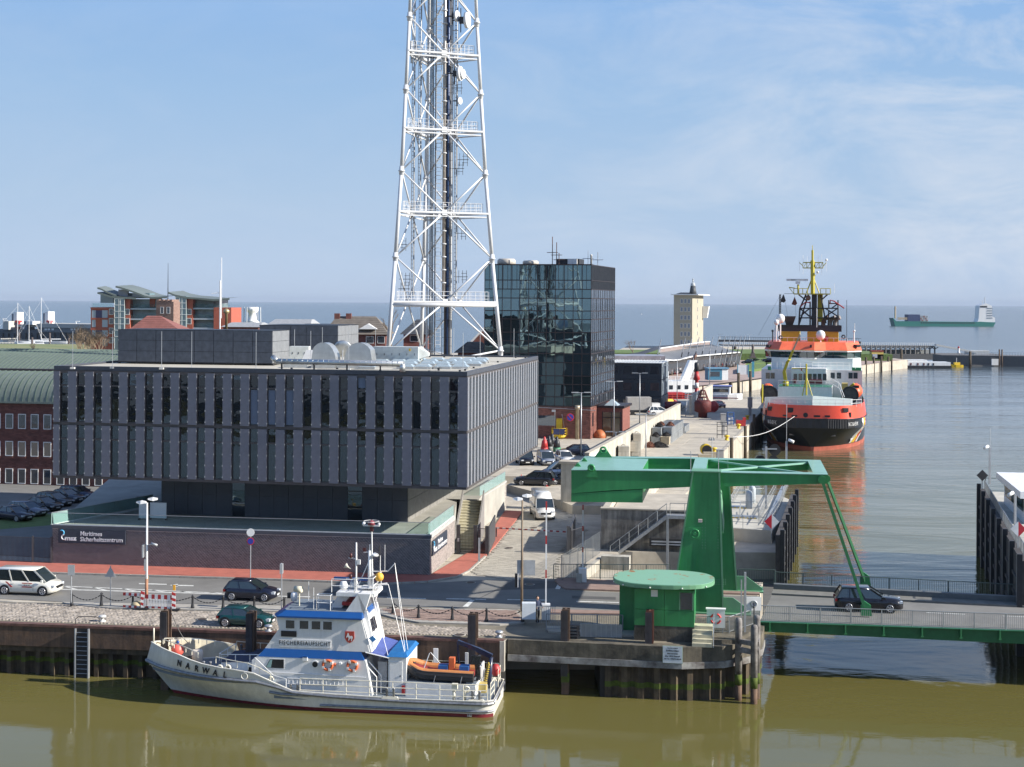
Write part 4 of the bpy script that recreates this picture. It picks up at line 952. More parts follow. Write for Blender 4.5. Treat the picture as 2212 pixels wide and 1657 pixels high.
railing('railing','steel railing between the cabin and the bridge end',[G(1500,1366,.3),G(1575,1368,.3),G(1641,1346,.24)],1.1,m_rail,.12)
railing('railing','dark steel railing along the far pavement above the lock pit',[G(1196,1251,.12),G(1447,1252,.12),],1.2,m_railg,.13)
railing('railing','dark steel railing right of the portal towers',[G(1593,1262,.12),G(1675,1264,.2)],1.2,m_railg,.13)
b=B();b.prism([G(1185,1368)[:2],G(1370,1376)[:2],G(1375,1362)[:2],G(1180,1356)[:2]],0,.14);struct(b,'plinth',m_conc)
b=B();b.prism([G(1500,1392)[:2],G(1590,1392)[:2],G(1637,1365)[:2],G(1640,1340)[:2],G(1500,1345)[:2]],-.02,.3);struct(b,'plinth',mat('mossy_concrete',(.2,.17,.12)))
xa=G(1520,1397)
t=thing('shipping_notice','white notice board about ship passage fixed to the pier beam','sign',(0,0,0))
f3=Fr((11.15,91.98,0),atan2(-1.9,11.25));t.location=f3.o;t.rotation_euler=(0,0,f3.a)
xa,za=f3.py(1432,1431);xb,zb=f3.py(1474,1397)
b=B();b.box(xa,xb,-.06,0,za,zb);b.build('board',mat('sign_white',(.62,.66,.68),.5,var=.08),t)
b=B();b.box(xa-.03,xb+.03,-.04,.01,za-.03,zb+.03);b.build('border',mat('sage_border',(.25,.33,.25),.6),t)
Hs=zb-za;W=xb-xa;m_txt=mat('black_lettering',(.02,.022,.03),.6)
for s,k,sz in(('Öffnung tatsächlich von 05:00-23:00 Uhr',.90,.05),('Schiffsdurchfahrt',.74,.135),('bitte anmelden',.57,.125),('über UKW Kanal 69',.41,.125),('oder Tel.: +49(0)4721-500 120',.25,.105),('',.08,.05)):
 if s:text(s,'lettering',m_txt,t,TM(((xa+xb)/2,-.065,za+Hs*k)),sz,'CENTER',.004,.92 if k<.9 and k>.3 else.84,.004)
pit=thing('lock_wall','streaked concrete lock wall with a long top edge beyond the road','wall')
d0=G(1312,1222,.05)
f4=Fr((d0[0],128.9,0),radians(-9));pit.location=f4.o;pit.rotation_euler=(0,0,f4.a)
W4=f4.py(1480,1120)[0];z4=f4.py(1312,1100)[1];
b=B();b.box(0,W4*.38-.01,0,.6,-2.4,z4);b.box(W4*.38+.01,W4+2.2,0,.6,-2.4,z4);b.build('wall_panel',mat('stained_concrete',(.36,.34,.30),.9,scale=.8,col2=(.12,.11,.105),streak=.5,bump=.3),pit)
b=B();b.box(-.08,W4+2.2,-.1,.75,z4,z4+.12);b.build('coping',m_conc,pit)
b=B();b.box(0,.6,.61,16,0,z4);b.build('wall_panel',m_conc,pit)
b=B();b.box(.7,W4+2.2,.8,16,0.0,z4-.6);b.build('fill',m_conc,pit)
stp=thing('steel_stair','galvanised steel stair with handrails climbing the streaked lock wall','stairs',f4.o,f4.a)
xs0,zs0=f4.py(1318,1196,-1.2);xs1,zs1=f4.py(1440,1117,-1.2);xs2=f4.py(1482,1117,-1.2)[0]
b=B();b.bar((xs0,-1.2,zs0-.5),(xs1,-1.2,zs1),.08,.28);b.bar((xs0,-.3,zs0-.5),(xs1,-.3,zs1),.08,.28);b.bar((xs1,-1.2,zs1),(xs2+1,-1.2,zs1),.08,.28);b.build('stringer',m_steel,stp)
b=B();b.box(xs1,xs2+1,-1.2,-.02,zs1+.1,zs1+.16);b.build('landing',m_steel,stp)
for k in range(12):
 q=(k+.5)/12;b=B();xx,zz=xs0+(xs1-xs0)*q,zs0-.5+(zs1-zs0+.5)*q;b.box(xx-.14,xx+.14,-1.16,-.34,zz+.1,zz+.13);b.build('tread',m_steel,stp)
b=B();
for k in range(7):
 q=k/6;xx,zz=xs0+(xs1-xs0)*q,zs0-.5+(zs1-zs0+.5)*q;b.tube((xx,-1.2,zz),(xx,-1.2,zz+1.2),.03)
b.tube((xs0,-1.2,zs0+.7),(xs1,-1.2,zs1+1.2),.035);b.tube((xs0,-1.2,zs0+.15),(xs1,-1.2,zs1+.65),.02)
b.tube((xs1+.3,-1.2,zs1+1.25),(xs2+1,-1.2,zs1+1.25),.035);b.tube((xs1+.3,-1.2,zs1),(xs1+.3,-1.2,zs1+1.25),.03);b.tube((xs1+1.6,-1.2,zs1),(xs1+1.6,-1.2,zs1+1.25),.03)
b.build('handrail',m_rail,stp)
x_,_=f4.py(1442,1150,-1.2);b=B();b.cbox((x_,-1.15,zs1/2-1.2),(.22,.22,zs1+2.4));b.build('post',m_steel,stp)
p=f4.l(G(1400,1212,0));b=B();b.box(p[0]-.2,p[0]+6.5,-.55,-.05,.5,1.15);b.cur=1;b.box(p[0],p[0]+6.3,-.6,-.551,.62,.72);b.box(p[0],p[0]+6.3,-.6,-.551,.85,.98)
o=one(b,'cable_tray',[m_dark,mat('pipe_pale',(.4,.42,.45),.5)],'dark cable tray with pale conduits at the foot of the lock wall','cable tray',None,f4.o);o.rotation_euler=(0,0,f4.a)
p0,p1=G(1300,1227,0),G(1345,1229,0)
b=B();b.bar((p0[0],p0[1],.55),(p1[0]+.6,p1[1]-.1,.55),1.0,1.1);one(b,'concrete_block',m_concw,'pale concrete block in front of the lock stair behind the railing','concrete block')
b=B();b.bar(G(1250,1252,.35),G(1302,1211,.35),.4,.9);one(b,'concrete_kerb_wall',m_concw,'low yellowish kerb wall under the mesh fence beside the side road','wall')
P0,P1,P2=G(1213,1253,.1),G(1296,1178+18,.1),G(1311,1185,.1)
t=thing('mesh_fence','pale welded mesh fence between the side road and the lock pit','fence')
for i in range(5):
 a_,c_=Vector(P0).lerp(Vector(P1),i/5),Vector(P0).lerp(Vector(P1),(i+1)/5)
 b=B();b.bar(a_,a_+Vector((0,0,2)),.06,.06);b.build('post',m_rail,t)
 b=B();n=22
 for k in range(n+1):q=a_.lerp(c_,k/n);b.bar(q+Vector((0,0,.05)),q+Vector((0,0,1.95)),.012,.012)
 for k in range(10):z=Vector((0,0,.05+k*.21));b.bar(a_+z,c_+z,.014,.014)
 b.build('mesh_panel',m_rail,t)
lp=thing('lock_platform','pale concrete lock platform with pitted front wall beside the channel','platform')
f5=Fr((17.35,121.0,0),radians(-14))
LPp=[(17.6,128),(24.8,129.3),(30.2,151),(29.6,156.5),(19.3,157),(14.6,140)]
a_,c_=G(1555,1139,1.2),G(1668,1146,1.2)
LPp=[(a_[0]-5.2,a_[1]+1.2),a_[:2],c_[:2],(30.3,151),(29.6,156.8),(19.3,157.2),(15.2,140)]
b=B();b.prism(LPp,-6,1.2);b.build('deck',mat('platform_concrete',(.46,.44,.38),.85,var=.2,scale=.6,bump=.2),lp)
b=B();
d_=Vector((c_[0]-a_[0],c_[1]-a_[1],0)).normalized();n_=Vector((d_.y,-d_.x,0))
A0,C0=Vector((a_[0]-4,a_[1]+.65,0))+n_*.05,Vector((c_[0],c_[1],0))+n_*.05
b.hexa([(A0.x,A0.y,-6),(C0.x,C0.y,-6),(C0.x,C0.y+.1,-6),(A0.x,A0.y+.1,-6),(A0.x,A0.y,-.1),(C0.x,C0.y,-.1),(C0.x,C0.y+.1,-.1),(A0.x,A0.y+.1,-.1)]);b.build('front_wall',mat('exposed_aggregate',(.25,.23,.19),.95,scale=3,col2=(.08,.075,.065),bump=1.),lp)
def rails(label,pts,z,h=1.1,m=m_rail,name='platform_railing'):
 return railing(name,label,[(*p[:2],z)if len(p)<3 else p for p in pts],h,m,None,1.8)
def rr(name,label,uvs,z,h=1.1,bars_=2,m=None,group=None):
 t=thing(name,label,'railing',(0,0,0),0,group);P=[Vector(G(u,v,z))for u,v in uvs];b=B()
 for i in range(len(P)-1):
  for k in range(1,bars_+1):b.tube(P[i]+Vector((0,0,h*k/bars_)),P[i+1]+Vector((0,0,h*k/bars_)),.03,5)
 b.build('handrail',m or m_rail,t)
 for i in range(len(P)-1):
  L=(P[i+1]-P[i]).length;n=max(1,round(L/1.6))
  for k in range(n+(i==len(P)-2)):q=P[i].lerp(P[i+1],k/n);b=B();b.tube(q,q+Vector((0,0,h)),.03,5);b.build('post',m or m_rail,t)
 return t
rr('platform_railing','two bar railing along the front edge of the lock platform',[(1560,1138),(1650,1143),(1667,1146)],1.2)
rr('platform_railing','inner two bar railing round the first machine hatch on the platform',[(1597,1124),(1600,1106),(1637,1108),(1640,1124)],1.2)
rr('platform_railing','two bar railing on the left edge of the lock platform',[(1568,1108),(1580,1092),(1603,1056)],1.2)
rr('platform_railing','railing left of the channel walkway on the platform',[(1638,1134),(1652,1105),(1676,1062)],1.2)
rr('platform_railing','railing right of the channel walkway on the platform',[(1662,1136),(1684,1100),(1702,1052)],1.2)
rr('platform_railing','railing across the rear of the lock platform',[(1610,1068),(1650,1066),(1690,1068)],1.2)
b=B();b.hexa([(*G(1650,1133,1.2)[:2],1.2),(*G(1662,1134,1.2)[:2],1.2),(*G(1698,1052,1.2)[:2],1.2),(*G(1688,1052,1.2)[:2],1.2),(*G(1650,1133,1.2)[:2],1.3),(*G(1662,1134,1.2)[:2],1.3),(*G(1698,1052,1.2)[:2],1.3),(*G(1688,1052,1.2)[:2],1.3)])
one(b,'grating_walkway',mat('grating',(.32,.36,.40),.6,.4),'pale grating walkway along the channel edge of the platform','walkway')
for i,(u,v,lb)in enumerate(((1605,1106,'pale hatch with hazard stripes nearer the bridge on the platform'),(1586,1090,'pale hatch with hazard stripes further back on the platform'))):
 p=G(u,v+14 if i==0 else v+8,1.2);t=thing('floor_hatch',lb,'hatch',p,radians(-14),'striped hatches on the lock platform')
 b=B();b.box(-1.4,1.4,0,1.5,0,.12);b.build('cover',MATS['grating'],t)
 for k in range(8):b=B();b.box(-1.4+k*.35,-1.225+k*.35,-.03,-.001,0,.13);b.build('hazard_stripe',mat('hazard_yellow',(.5,.36,.05),.6),t)
for u,v,lb in((1618,1098,'front of two rounded pale tanks standing on the platform'),(1625,1087,'rear of two rounded pale tanks standing on the platform')):
 p=G(u,v,1.2);b=B();b.lathe([(.32,0),(.36,.1),(.36,1.5),(.28,1.75),(.02,1.85)],14);one(b,'tank',mat('tank_grey',(.42,.46,.48),.4),lb,'tank','tanks on the platform',p)
def fender(label,p,q,ztop,posts=6,flip=1,group='channel fender walls'):
 d=Vector((q[0]-p[0],q[1]-p[1]));L=d.length;a=atan2(d.y,d.x)
 t=thing('fender_wall',label,'fender wall',(p[0],p[1],0),a,group)
 m_tim=mat('fender_timber',(.075,.068,.065),.8,var=.35,scale=1.5,streak=.3);s=flip
 b=B();b.box(0,L,min(0,.5*s),max(0,.5*s),-6,ztop-.5);b.build('backing',m_tim,t)
 for i in range(posts+1):
  x=L*i/posts;b=B();b.box(x-.15,x+.15,min(-.28*s,.1*s),max(-.28*s,.1*s),-6,ztop+.0);b.build('post',m_dark,t)
  b=B();b.box(x+.18,x+.34,min(-.3*s,0),max(-.3*s,0),-5,ztop-.1);b.build('post',mat('pale_post',(.33,.33,.34),.6,.3,streak=.3),t)
 for z in(-2.6,-1.2,.2,1.6):
  if z<ztop-.4:
   for i in range(posts):b=B();b.box(L*i/posts+.36,L*(i+1)/posts-.17,min(-.12*s,.0),max(-.12*s,0),z,z+.22);b.build('waler',m_tim,t)
 return t
fender('dark timber and steel fender wall on the left side of the channel',(23.6,124.0),(30.25,151),2.6,6,1)
fender('dark timber and steel fender wall on the right side of the channel',(37.5,104.5),(48,145.6),4.0,7,-1)
b=B();b.tube((30.6,152,-6),(30.6,152,.4),.14,8);b.cur=1
for k in range(14):b.cbox((30.72,151.9,-3.2+k*.25),(.1,.1,.12))
one(b,'gauge_pile',[m_black,mat('gauge_yellow',(.65,.5,.05),.6)],'black pile with yellow tide gauge marks at the left channel end','pile')
rh=thing('lock_platform','raised lock head at the right edge with a railing','platform')
b=B();b.prism([(38.2,104.5),(48.6,145.6),(66,142),(66,104)],-6,3.2);b.build('deck',mat('platform_concrete',(.46,.44,.38)),rh)
t=thing('control_house','white control house with slanted dark windows at the right edge','building')
f6=Fr((0,0,0),0)
hp=G(2140,1160,3.2)
x0=1015/FPX*125;
b=B();b.prism([(44.8,124),(47.5,137),(60,135),(60,123)],3.2,5.5);b.build('wall',m_white,t)
b=B();b.prism([(44.2,123.4),(47.0,137.8),(61,136),(61,122)],5.5,6.1);b.build('roof',mat('roof_white',(.8,.8,.8),.4),t)
b=B();b.a([(45.2,123.96,4.2),(47.3,123.7,4.2),(47.3,123.7,5.4),(44.9,123.96,5.4)],[(0,1,2,3)]);b.build('window',glassmat('green_glass',(.02,.06,.05),.05,spec=1),t)
b=B();b.a([(48.2,123.75,4.2),(50.3,123.5,4.2),(50.3,123.5,5.3),(48.2,123.75,5.3)],[(0,1,2,3)]);b.build('window',glassmat('green_glass',(.02,.06,.05)),t)
b=B();b.a([(44.85,124.6,4.2),(46.9,135,4.2),(46.8,135,5.4),(44.75,124.6,5.4)],[(0,1,2,3)]);b.build('window',MATS['green_glass'],t)
railing('railing','dark railing running back along the top of the right channel wall',[(38.1,105,3.2),(41.5,118.5,3.2),(48.3,145,3.2)],1.2,m_rail,.35)
railing('railing','pale railing behind the dark one beside the control house',[(40.3,105,3.2),(43.6,118.5,3.2)],1.2,m_rail,.35)
railing('railing','roof level railing at the far end of the right lock head',[(48.5,145.4,3.2),(60,143,3.2)],1.4,m_railg,None)
def diamond(u,v,d,s,cols,label,z0):
 x,y,z=DD(u,v,d);t=thing('channel_board',label,'navigation sign',(x,y,z),radians(-3),'diamond boards of the channel')
 for i,c in enumerate(cols):
  sg=-1 if i==0 else 1;b=B();b.slab([(0,-s),(sg*s,0),(0,s)],-.04,.04);b.build('half_panel',c,t)
 b=B();b.box(-.05,.05,.05,.12,-s-(z-s-z0),s*.7);b.build('post',m_steel,t)
red_=mat('nav_red',(.42,.015,.03),.5);gy=mat('nav_white',(.6,.62,.64),.5)
diamond(1667,1127,127,.66,(red_,gy),'red and white diamond board on the left platform corner',1.2)
diamond(2199.5,1143,110,.60,(gy,red_),'white and red diamond board at the right picture edge',3.2)
diamond(2122,1027,145,.58,(m_dark,m_dark),'dark diamond board seen from behind at the far right channel end',3.2)
def cammast(u,v0,v1,d,label,side=-1,wh=.0):
 x,y,z1=DD(u,v0,d);z0=DD(u,v1,d)[2];t=thing('camera_mast',label,'camera mast',(x,y,z0),0,'camera masts round the lock')
 b=B();b.bar((0,0,0),(0,0,z1-z0),.18,.18);b.build('mast',m_steel,t)
 b=B();b.tube((side*.7,-.3,z1-z0-.05),(side*.2,0,z1-z0+.15),.15,10);b.build('camera',m_white,t)
 if wh:b=B();b.tube((0,0,z1-z0),(0,0,z1-z0+wh),.025,5);b.build('whip_antenna',m_steel,t)
cammast(2138.5,967,1046,145,'steel camera mast at the far right channel end',-1,2)
cammast(2193,1103-35,1172,118,'steel post with a round camera in front of the control house',-1)
cammast(1699,953,1003,150,'camera mast standing in front of the ship bow',1,4)
x,y,z=DD(1655,990,146)
t=thing('signal_mast','black signal heads on a steel mast seen behind the green portal beam','signal',(x,y,z))
b=B();b.bar((0,0,-8),(0,0,1.2),.2,.2);b.box(-.4,1.1,-.05,.05,.9,1.02);b.build('mast',m_steel,t)
for cx_,cz_ in((-.6,-.3),(.75,-.3),(.9,.85)):
 b=B();b.slab([(cx_+.62*cos(pi/8+k*pi/4),cz_+.62*sin(pi/8+k*pi/4))for k in range(8)],.05,.1);b.build('signal_head',m_black,t)
b=B();b.box(-.25,.25,-.25,-.02,-.55,-.05);b.build('junction_box',mat('box_beige',(.5,.45,.35),.6),t)
b=B();b.tube((1.4,0,-.3),(1.8,-.2,-.9),.14,10);b.build('camera',m_white,t)
NF=Fr((-22.3,93.6,WZ),radians(-7.2))
nv=thing('patrol_boat','white fishery patrol boat named Narwal moored along the quay','boat',NF.o,NF.a)
m_hull=mat('hull_cream',(.76,.74,.67),.35,var=.14,scale=.8,streak=.16,coat=.3)
m_hull.name='hull_cream'
m_boot=mat('boot_red',(.20,.022,.03),.5,var=.3)
m_sw=mat('ship_white',(.78,.78,.765),.38,var=.06,coat=.15,streak=.10)
m_sb=mat('ship_blue',(.010,.072,.25),.35,var=.08,coat=.2)
m_rub=mat('rubbing_grey',(.24,.25,.27),.45,.4,var=.35,scale=4)
m_deck=mat('deck_grey',(.16,.19,.22),.7,var=.15)
m_deckb=mat('deck_blue',(.035,.045,.085),.7,var=.15)
def interp(T,x):
 if x<=T[0][0]:return T[0][1]
 for(a,c),(e,f)in zip(T,T[1:]):
  if x<=e:return c+(f-c)*(x-a)/(e-a)
 return T[-1][1]
ZT=[(-1.5,3.28),(0,3.15),(1.3,3.02),(2.7,2.72),(4.5,2.5),(6.3,2.36),(7.3,1.95),(8.5,1.25),(10.4,1.15),(16,1.02),(21.7,1.05)]
ZS=[(-1.7,2.08),(1.3,2.0),(4,1.83),(7,1.72),(8.5,1.15),(10.4,1.0),(16,.86),(21.7,.86)]
def stem(z):return interp([(-1,.9),(0,.19),(2.03,-1.69),(2.84,-1.55),(3.4,-1.3)],z)
def hb(t,z):
 zz=max(0,min(1,z/2.0));t0=.55-.22*zz;p=1.7+1.1*zz;m=2.72+.25*zz
 f=1 if t>=t0 else(1-(1-t/t0)**p)
 r=m*f
 if t>.955:r*=(1-((t-.955)/.045)**2.5*.14)
 return r
LN=21.75
def npt(t,z,s=-1,off=0):
 x=stem(z)+t*(LN-stem(z));return(x,s*(hb(t,z)+off),z)
ts=[0,.01,.025,.05,.08,.12,.16,.2,.25,.3,.35,.4,.44,.48,.55,.65,.75,.85,.92,.955,.97,.985,1.0]
def ring(fz):return[npt(t,fz(stem(2)+t*(LN-stem(2))))for t in ts]
levels=[lambda x:-1.0,lambda x:.0,lambda x:.22,lambda x:.22+.5*(interp(ZS,x)-.22),lambda x:interp(ZS,x),lambda x:interp(ZT,x)]
def skin(b,ls,sg):
 P=[];n=len(ts)
 for l in ls:
  for p in ring(l):P.append((p[0],p[1]*(-sg),p[2]))
 F=[]
 for k in range(len(ls)-1):
  for i in range(n-1):
   f=(k*n+i,k*n+i+1,(k+1)*n+i+1,(k+1)*n+i);F.append(f if sg<0 else f[::-1])
 b.smooth=True;b.a(P,F);b.smooth=False
b=B()
for sg in(-1,1):
 b.cur=1;skin(b,levels[:3],sg);b.cur=0;skin(b,levels[2:],sg)
tr=[npt(1,z)for z in(-1,0,.22,.6,.9,1.05)]
b.a([(p[0],p[1],p[2])for p in tr]+[(p[0],-p[1],p[2])for p in tr],[(i,i+1,7+i,6+i)for i in range(5)])
b.build('hull',[m_hull,m_boot],nv,fix=False)
b=B()
for sg in(-1,1):
 P=[];T_=[t for t in ts if t<.42]
 for z_ in(1,0):
  for t in T_:
   x=stem(2)+t*(LN-stem(2));z=interp(ZT,x)-.005 if z_ else 1.75;q=npt(t,max(z,1.9),sg,-.07);P.append((q[0]+(.08 if t<.02 else 0),q[1]if abs(q[1])>.02 else 0,z))
 n=len(T_);b.a(P,[(i,i+1,n+i+1,n+i)for i in range(n-1)])
b.build('bulwark',mat('bulwark_cream',(.60,.54,.40),.6),nv)
def deckpoly(t0,t1,z,off=-.05,n=14):
 R=[npt(t0+(t1-t0)*i/n,max(z,1.0),-1,off)for i in range(n+1)];return[(p[0],p[1])for p in R]+[(p[0],-p[1])for p in R[::-1]]
b=B();b.prism(deckpoly(.02,.40,1.9,-.06),1.6,1.78);b.build('foredeck',m_deck,nv)
b=B();b.prism(deckpoly(.38,.999,1.0,-.04),.7,.92);b.build('main_deck',m_deck,nv)
b=B()
for sg in(-1,1):
 pp=[npt(t,interp(ZT,stem(2)+t*(LN-stem(2))),sg,.0)for t in ts]
 for i in range(len(pp)-1):b.bar(pp[i],pp[i+1],.1,.06)
b.build('capping',m_hull,nv)
b=B()
for sg in(-1,1):
 pp=[npt(t,interp(ZS,stem(2)+t*(LN-stem(2))),sg,.04)for t in ts]
 b.path(pp,.11,8)
 b.path([npt(t,1.0+.1*(t<.4),sg,.03)for t in(.37,.40,.44,.48)],.09,8)
 b.path([npt(t,.38,sg,.03)for t in(.5,.55,.65,.75,.85,.92,.955,.985,1.0)],.08,8)
q=npt(1,.9);b.tube((q[0],q[1],.87),(q[0],-q[1],.87),.11,8)
b.build('rubbing_strake',m_rub,nv)
b=B();b.hexa([(3.9,-1.6,1.78),(7,-2.0,1.78),(7,2.0,1.78),(3.9,1.6,1.78),(3.9,-1.45,2.5),(7,-1.85,2.75),(7,1.85,2.75),(3.9,1.45,2.5)]);b.build('foredeck_trunk',m_sw,nv)
b=B();b.hexa([(3.85,-1.5,2.505),(6.9,-1.9,2.755),(6.9,1.9,2.755),(3.85,1.5,2.505),(3.85,-1.5,2.53),(6.9,-1.9,2.78),(6.9,1.9,2.78),(3.85,1.5,2.53)]);b.build('trunk_deck',m_deckb,nv)
b=B();b.lathe([(.35,0),(.35,.1),(.2,.16)],14,(5.6,0,2.66));b.build('deck_hatch',m_deckb,nv)
for x,z in((4.5,2.15),(6.0,2.25)):
 b=B();b.tube((x,-1.62-(x-3.9)*.12,z),(x,-1.72-(x-3.9)*.12,z),.2,14);b.build('porthole',m_sw,nv);b=B();b.tube((x,-1.66-(x-3.9)*.12,z),(x,-1.76-(x-3.9)*.12,z),.15,14);b.build('porthole_glass',m_black,nv)
b=B();b.slab([(6.15,.92),(6.15,2.9),(6.55,3.14),(13.55,3.14),(14.0,.92)],-2.15,2.15);b.build('deckhouse',m_sw,nv)
b=B();b.a([(6.55,-2.16,3.14),(13.45,-2.16,3.14),(13.2,-1.92,3.62),(6.95,-1.92,3.62),(6.55,2.16,3.14),(13.45,2.16,3.14),(13.2,1.92,3.62),(6.95,1.92,3.62)],[(0,1,2,3),(5,4,7,6),(4,0,3,7),(1,5,6,2),(3,2,6,7)]);b.build('blue_shoulder',m_sb,nv)
b=B();b.slab([(6.93,3.6),(7.85,4.9),(7.65,5.68),(13.2,5.68),(13.75,3.6)],-1.9,1.9);b.build('wheelhouse',m_sw,nv)
b=B();b.slab([(11.6,3.62),(12.6,5.66),(13.21,5.66),(13.76,3.62)],-1.935,-1.9);b.build('rear_panel',m_sw,nv)
for x0 in(8.29,9.2,9.98,10.73):
 b=B();b.box(x0-.05,x0+.62+.03,-1.94,-1.9,4.88,5.53);f=b.build('window_frame',m_sw,nv)
 b=B();b.box(x0+.02,x0+.58,-1.955,-1.94,4.95,5.46);b.build('window',glassmat('dark_glass',(.02,.02,.02)),nv)
for y0 in(-1.7,-1.0,-.3,.4,1.1):
 b=B();b.a([(7.82-.015,y0,4.95),(7.82-.015,y0+.6,4.95),(7.67-.015,y0+.6,5.5),(7.67-.015,y0,5.5)],[(0,3,2,1)]);b.build('window',MATS['dark_glass'],nv)
b=B();b.box(8.0,9.0,-1.96,-1.9,4.42,4.78);b.build('vent',m_black,nv)
b=B();P=[(7.45,-1.55),(7.75,-2.12),(13.3,-2.12),(13.3,2.12),(7.75,2.12),(7.45,1.55)];Q=[(8.05,-1.4),(8.25,-1.75),(13.2,-1.75),(13.2,1.75),(8.25,1.75),(8.05,1.4)]
b.loft([[(*p,5.66)for p in P],[(*p,5.76)for p in P],[(*p,6.06)for p in Q]]);b.build('roof',m_sb,nv)
b=B();b.prism([(p[0]+.03,p[1]*.98)for p in Q],6.06,6.075);b.build('roof_deck',m_deck,nv)
b=B();b.slab([(12.1,6.06),(12.9,7.2),(13.7,7.2),(13.25,5.7),(13.8,3.7),(14.0,3.7),(13.5,6.06)],-1.55,-1.25);b.slab([(12.1,6.06),(12.9,7.2),(13.7,7.2),(13.25,5.7),(13.8,3.7),(14.0,3.7),(13.5,6.06)],1.25,1.55)
b.box(11.4,13.9,-1.24,1.24,6.95,7.18);b.hexa([(10.9,-.6,6.07),(11.6,-.6,6.07),(11.6,.6,6.07),(10.9,.6,6.07),(11.4,-.6,6.94),(12.2,-.6,6.94),(12.2,.6,6.94),(11.4,.6,6.94)]);b.build('mast_deck',m_sw,nv)
b=B();b.box(11.7,13.0,-.9,.9,6.3,6.5);b.build('liferaft_cover',mat('signal_red',(.42,.03,.03)),nv)
b=B();b.hexa([(13.2,-1.9,5.66),(13.75,-1.9,3.6),(13.75,1.9,3.6),(13.2,1.9,5.66),(13.3,-1.9,5.66),(13.9,-1.9,3.6),(13.9,1.9,3.6),(13.3,1.9,5.66)]);b.build('rear_wall',m_sw,nv)
for y0 in(-1.2,-.5,.2):
 b=B();b.a([(13.72,y0,4.6),(13.72,y0+.4,4.6),(13.5,y0+.4,5.4),(13.5,y0,5.4)],[(0,1,2,3)]);b.build('window',MATS['dark_glass'],nv)
b=B();b.slab([(13.98,4.25),(14.2,4.45),(14.0,4.62),(14.1,4.75),(13.85,4.6),(13.7,4.5)],-1.97,-1.92)
b.build('narwhal_emblem',mat('emblem_blue',(.06,.25,.55),.4),nv)
def pipe_rail(parent,P,h,mids=1,r=.028,m=m_sw,closed=False,step=1.2):
 P=[Vector(p)for p in P];b=B()
 for i in range(len(P)-1):
  for k in range(mids+1):z=Vector((0,0,h*(k+1)/(mids+1)));b.tube(P[i]+z,P[i+1]+z,r,5)
  L=(P[i+1]-P[i]).length;n=max(1,round(L/step))
  for k in range(n+(i==len(P)-2)):q=P[i].lerp(P[i+1],k/n);b.tube(q,q+Vector((0,0,h)),r,5)
 return b.build('railing',m,parent)
pipe_rail(nv,[(10.2,-1.5,6.07),(10.2,-1.0,6.07),(11.1,-1.0,6.07),(11.1,-1.5,6.07),(10.2,-1.5,6.07)],.95)
pipe_rail(nv,[(11.1,-1.2,7.18),(12.6,-1.2,7.18)],.85);pipe_rail(nv,[(12.6,-1.2,7.18),(13.8,-1.2,7.18),(13.8,1.2,7.18)],.95)
pipe_rail(nv,[(11.3,1.2,6.07),(12.3,1.2,6.07)],.9)
b=B();b.tube((12.55,-.6,7.18),(12.55,-.6,10.3),.07,8,.05);b.cbox((12.5,-.6,9.25),(.22,.12,.03));b.cbox((12.2,-.6,9.3),(.3,.12,.04));b.cbox((12.2,-.6,7.95),(.3,.12,.04));b.cbox((12.72,-.6,9.05),(.2,.15,.3));b.build('signal_mast',m_sw,nv)
b=B();b.tube((13.3,0,7.18),(13.3,0,9.7),.13,10,.1);b.tube((13.3,0,9.7),(13.3,0,10.1),.04,6);b.tube((13.5,0,7.18),(13.42,0,11.0),.05,6);b.tube((12.6,0,7.5),(13.25,0,9.0),.03,5);b.tube((13.45,0,9.0),(13.6,0,7.3),.03,5)
b.tube((13.4,0,8.35),(14.5,0,8.4),.04,6);b.tube((14.5,0,8.4),(14.95,0,8.9),.035,6);b.tube((13.6,0,8.1),(13.4,0,8.4),.03,5)
b.cbox((13.1,0,9.6),(.4,.15,.04));b.cbox((13.3,0,7.35),(1.0,.9,.06));b.tube((13.4,-.3,7.55),(14.6,-.3,7.6),.04,6);b.tube((13.4,.2,7.4),(14.4,.3,7.55),.06,6);b.build('main_mast',m_sw,nv)
b=B();b.cbox((13.4,0,11.32),(1.05,.22,.08));b.ball((12.9,0,11.42),.13,10);b.ball((13.9,0,11.42),.1,10);b.torus((13.4,0,11.6),.5,.015,'z',18,4);b.build('antenna_head',m_sw,nv)
b=B();b.lathe([(.25,0),(.2,.2),(.05,.32)],12,(13.4,0,11.36));b.build('beacon',mat('dull_red_glass',(.22,.05,.06),.4),nv)
b=B();b.cbox((13.42,0,11.1),(.2,.2,.3));b.cbox((12.95,0,9.75),(.2,.15,.25));b.lathe([(.1,0),(.1,.28)],10,(12.2,-.6,9.32));b.lathe([(.1,0),(.1,.28)],10,(12.2,-.6,7.97));b.build('mast_light',mat('dark_red',(.08,.02,.02),.5),nv)
b=B(M=Matrix.Translation((12.2,-.6,8.6))@Matrix.Rotation(radians(-60),4,'Y'));b.lathe([(.03,0),(.05,.2),(.2,.42)],12);b.build('loudspeaker',mat('horn_cream',(.65,.62,.52),.5),nv)
b=B();b.lathe([(.3,0),(.22,.12),(.02,.22)],12,(13.6,.1,9.35));b.build('satellite_dome',m_sw,nv)
b=B();b.tube((14.0,0,8.4),(14.0,0,9.4),.03,5);b.tube((14.3,0,8.4),(14.3,0,10.1),.018,5);b.build('whip_antenna',m_sw,nv)
b=B();b.tube((13.95,0,9.1),(13.95,0,10.05),.045,6);b.build('whip_antenna',m_dark,nv)
b=B();b.ball((13.98,-.2,8.05),.29,18);b.build('signal_ball',mat('ball_yellow',(.72,.40,.05),.6,var=.1),nv)
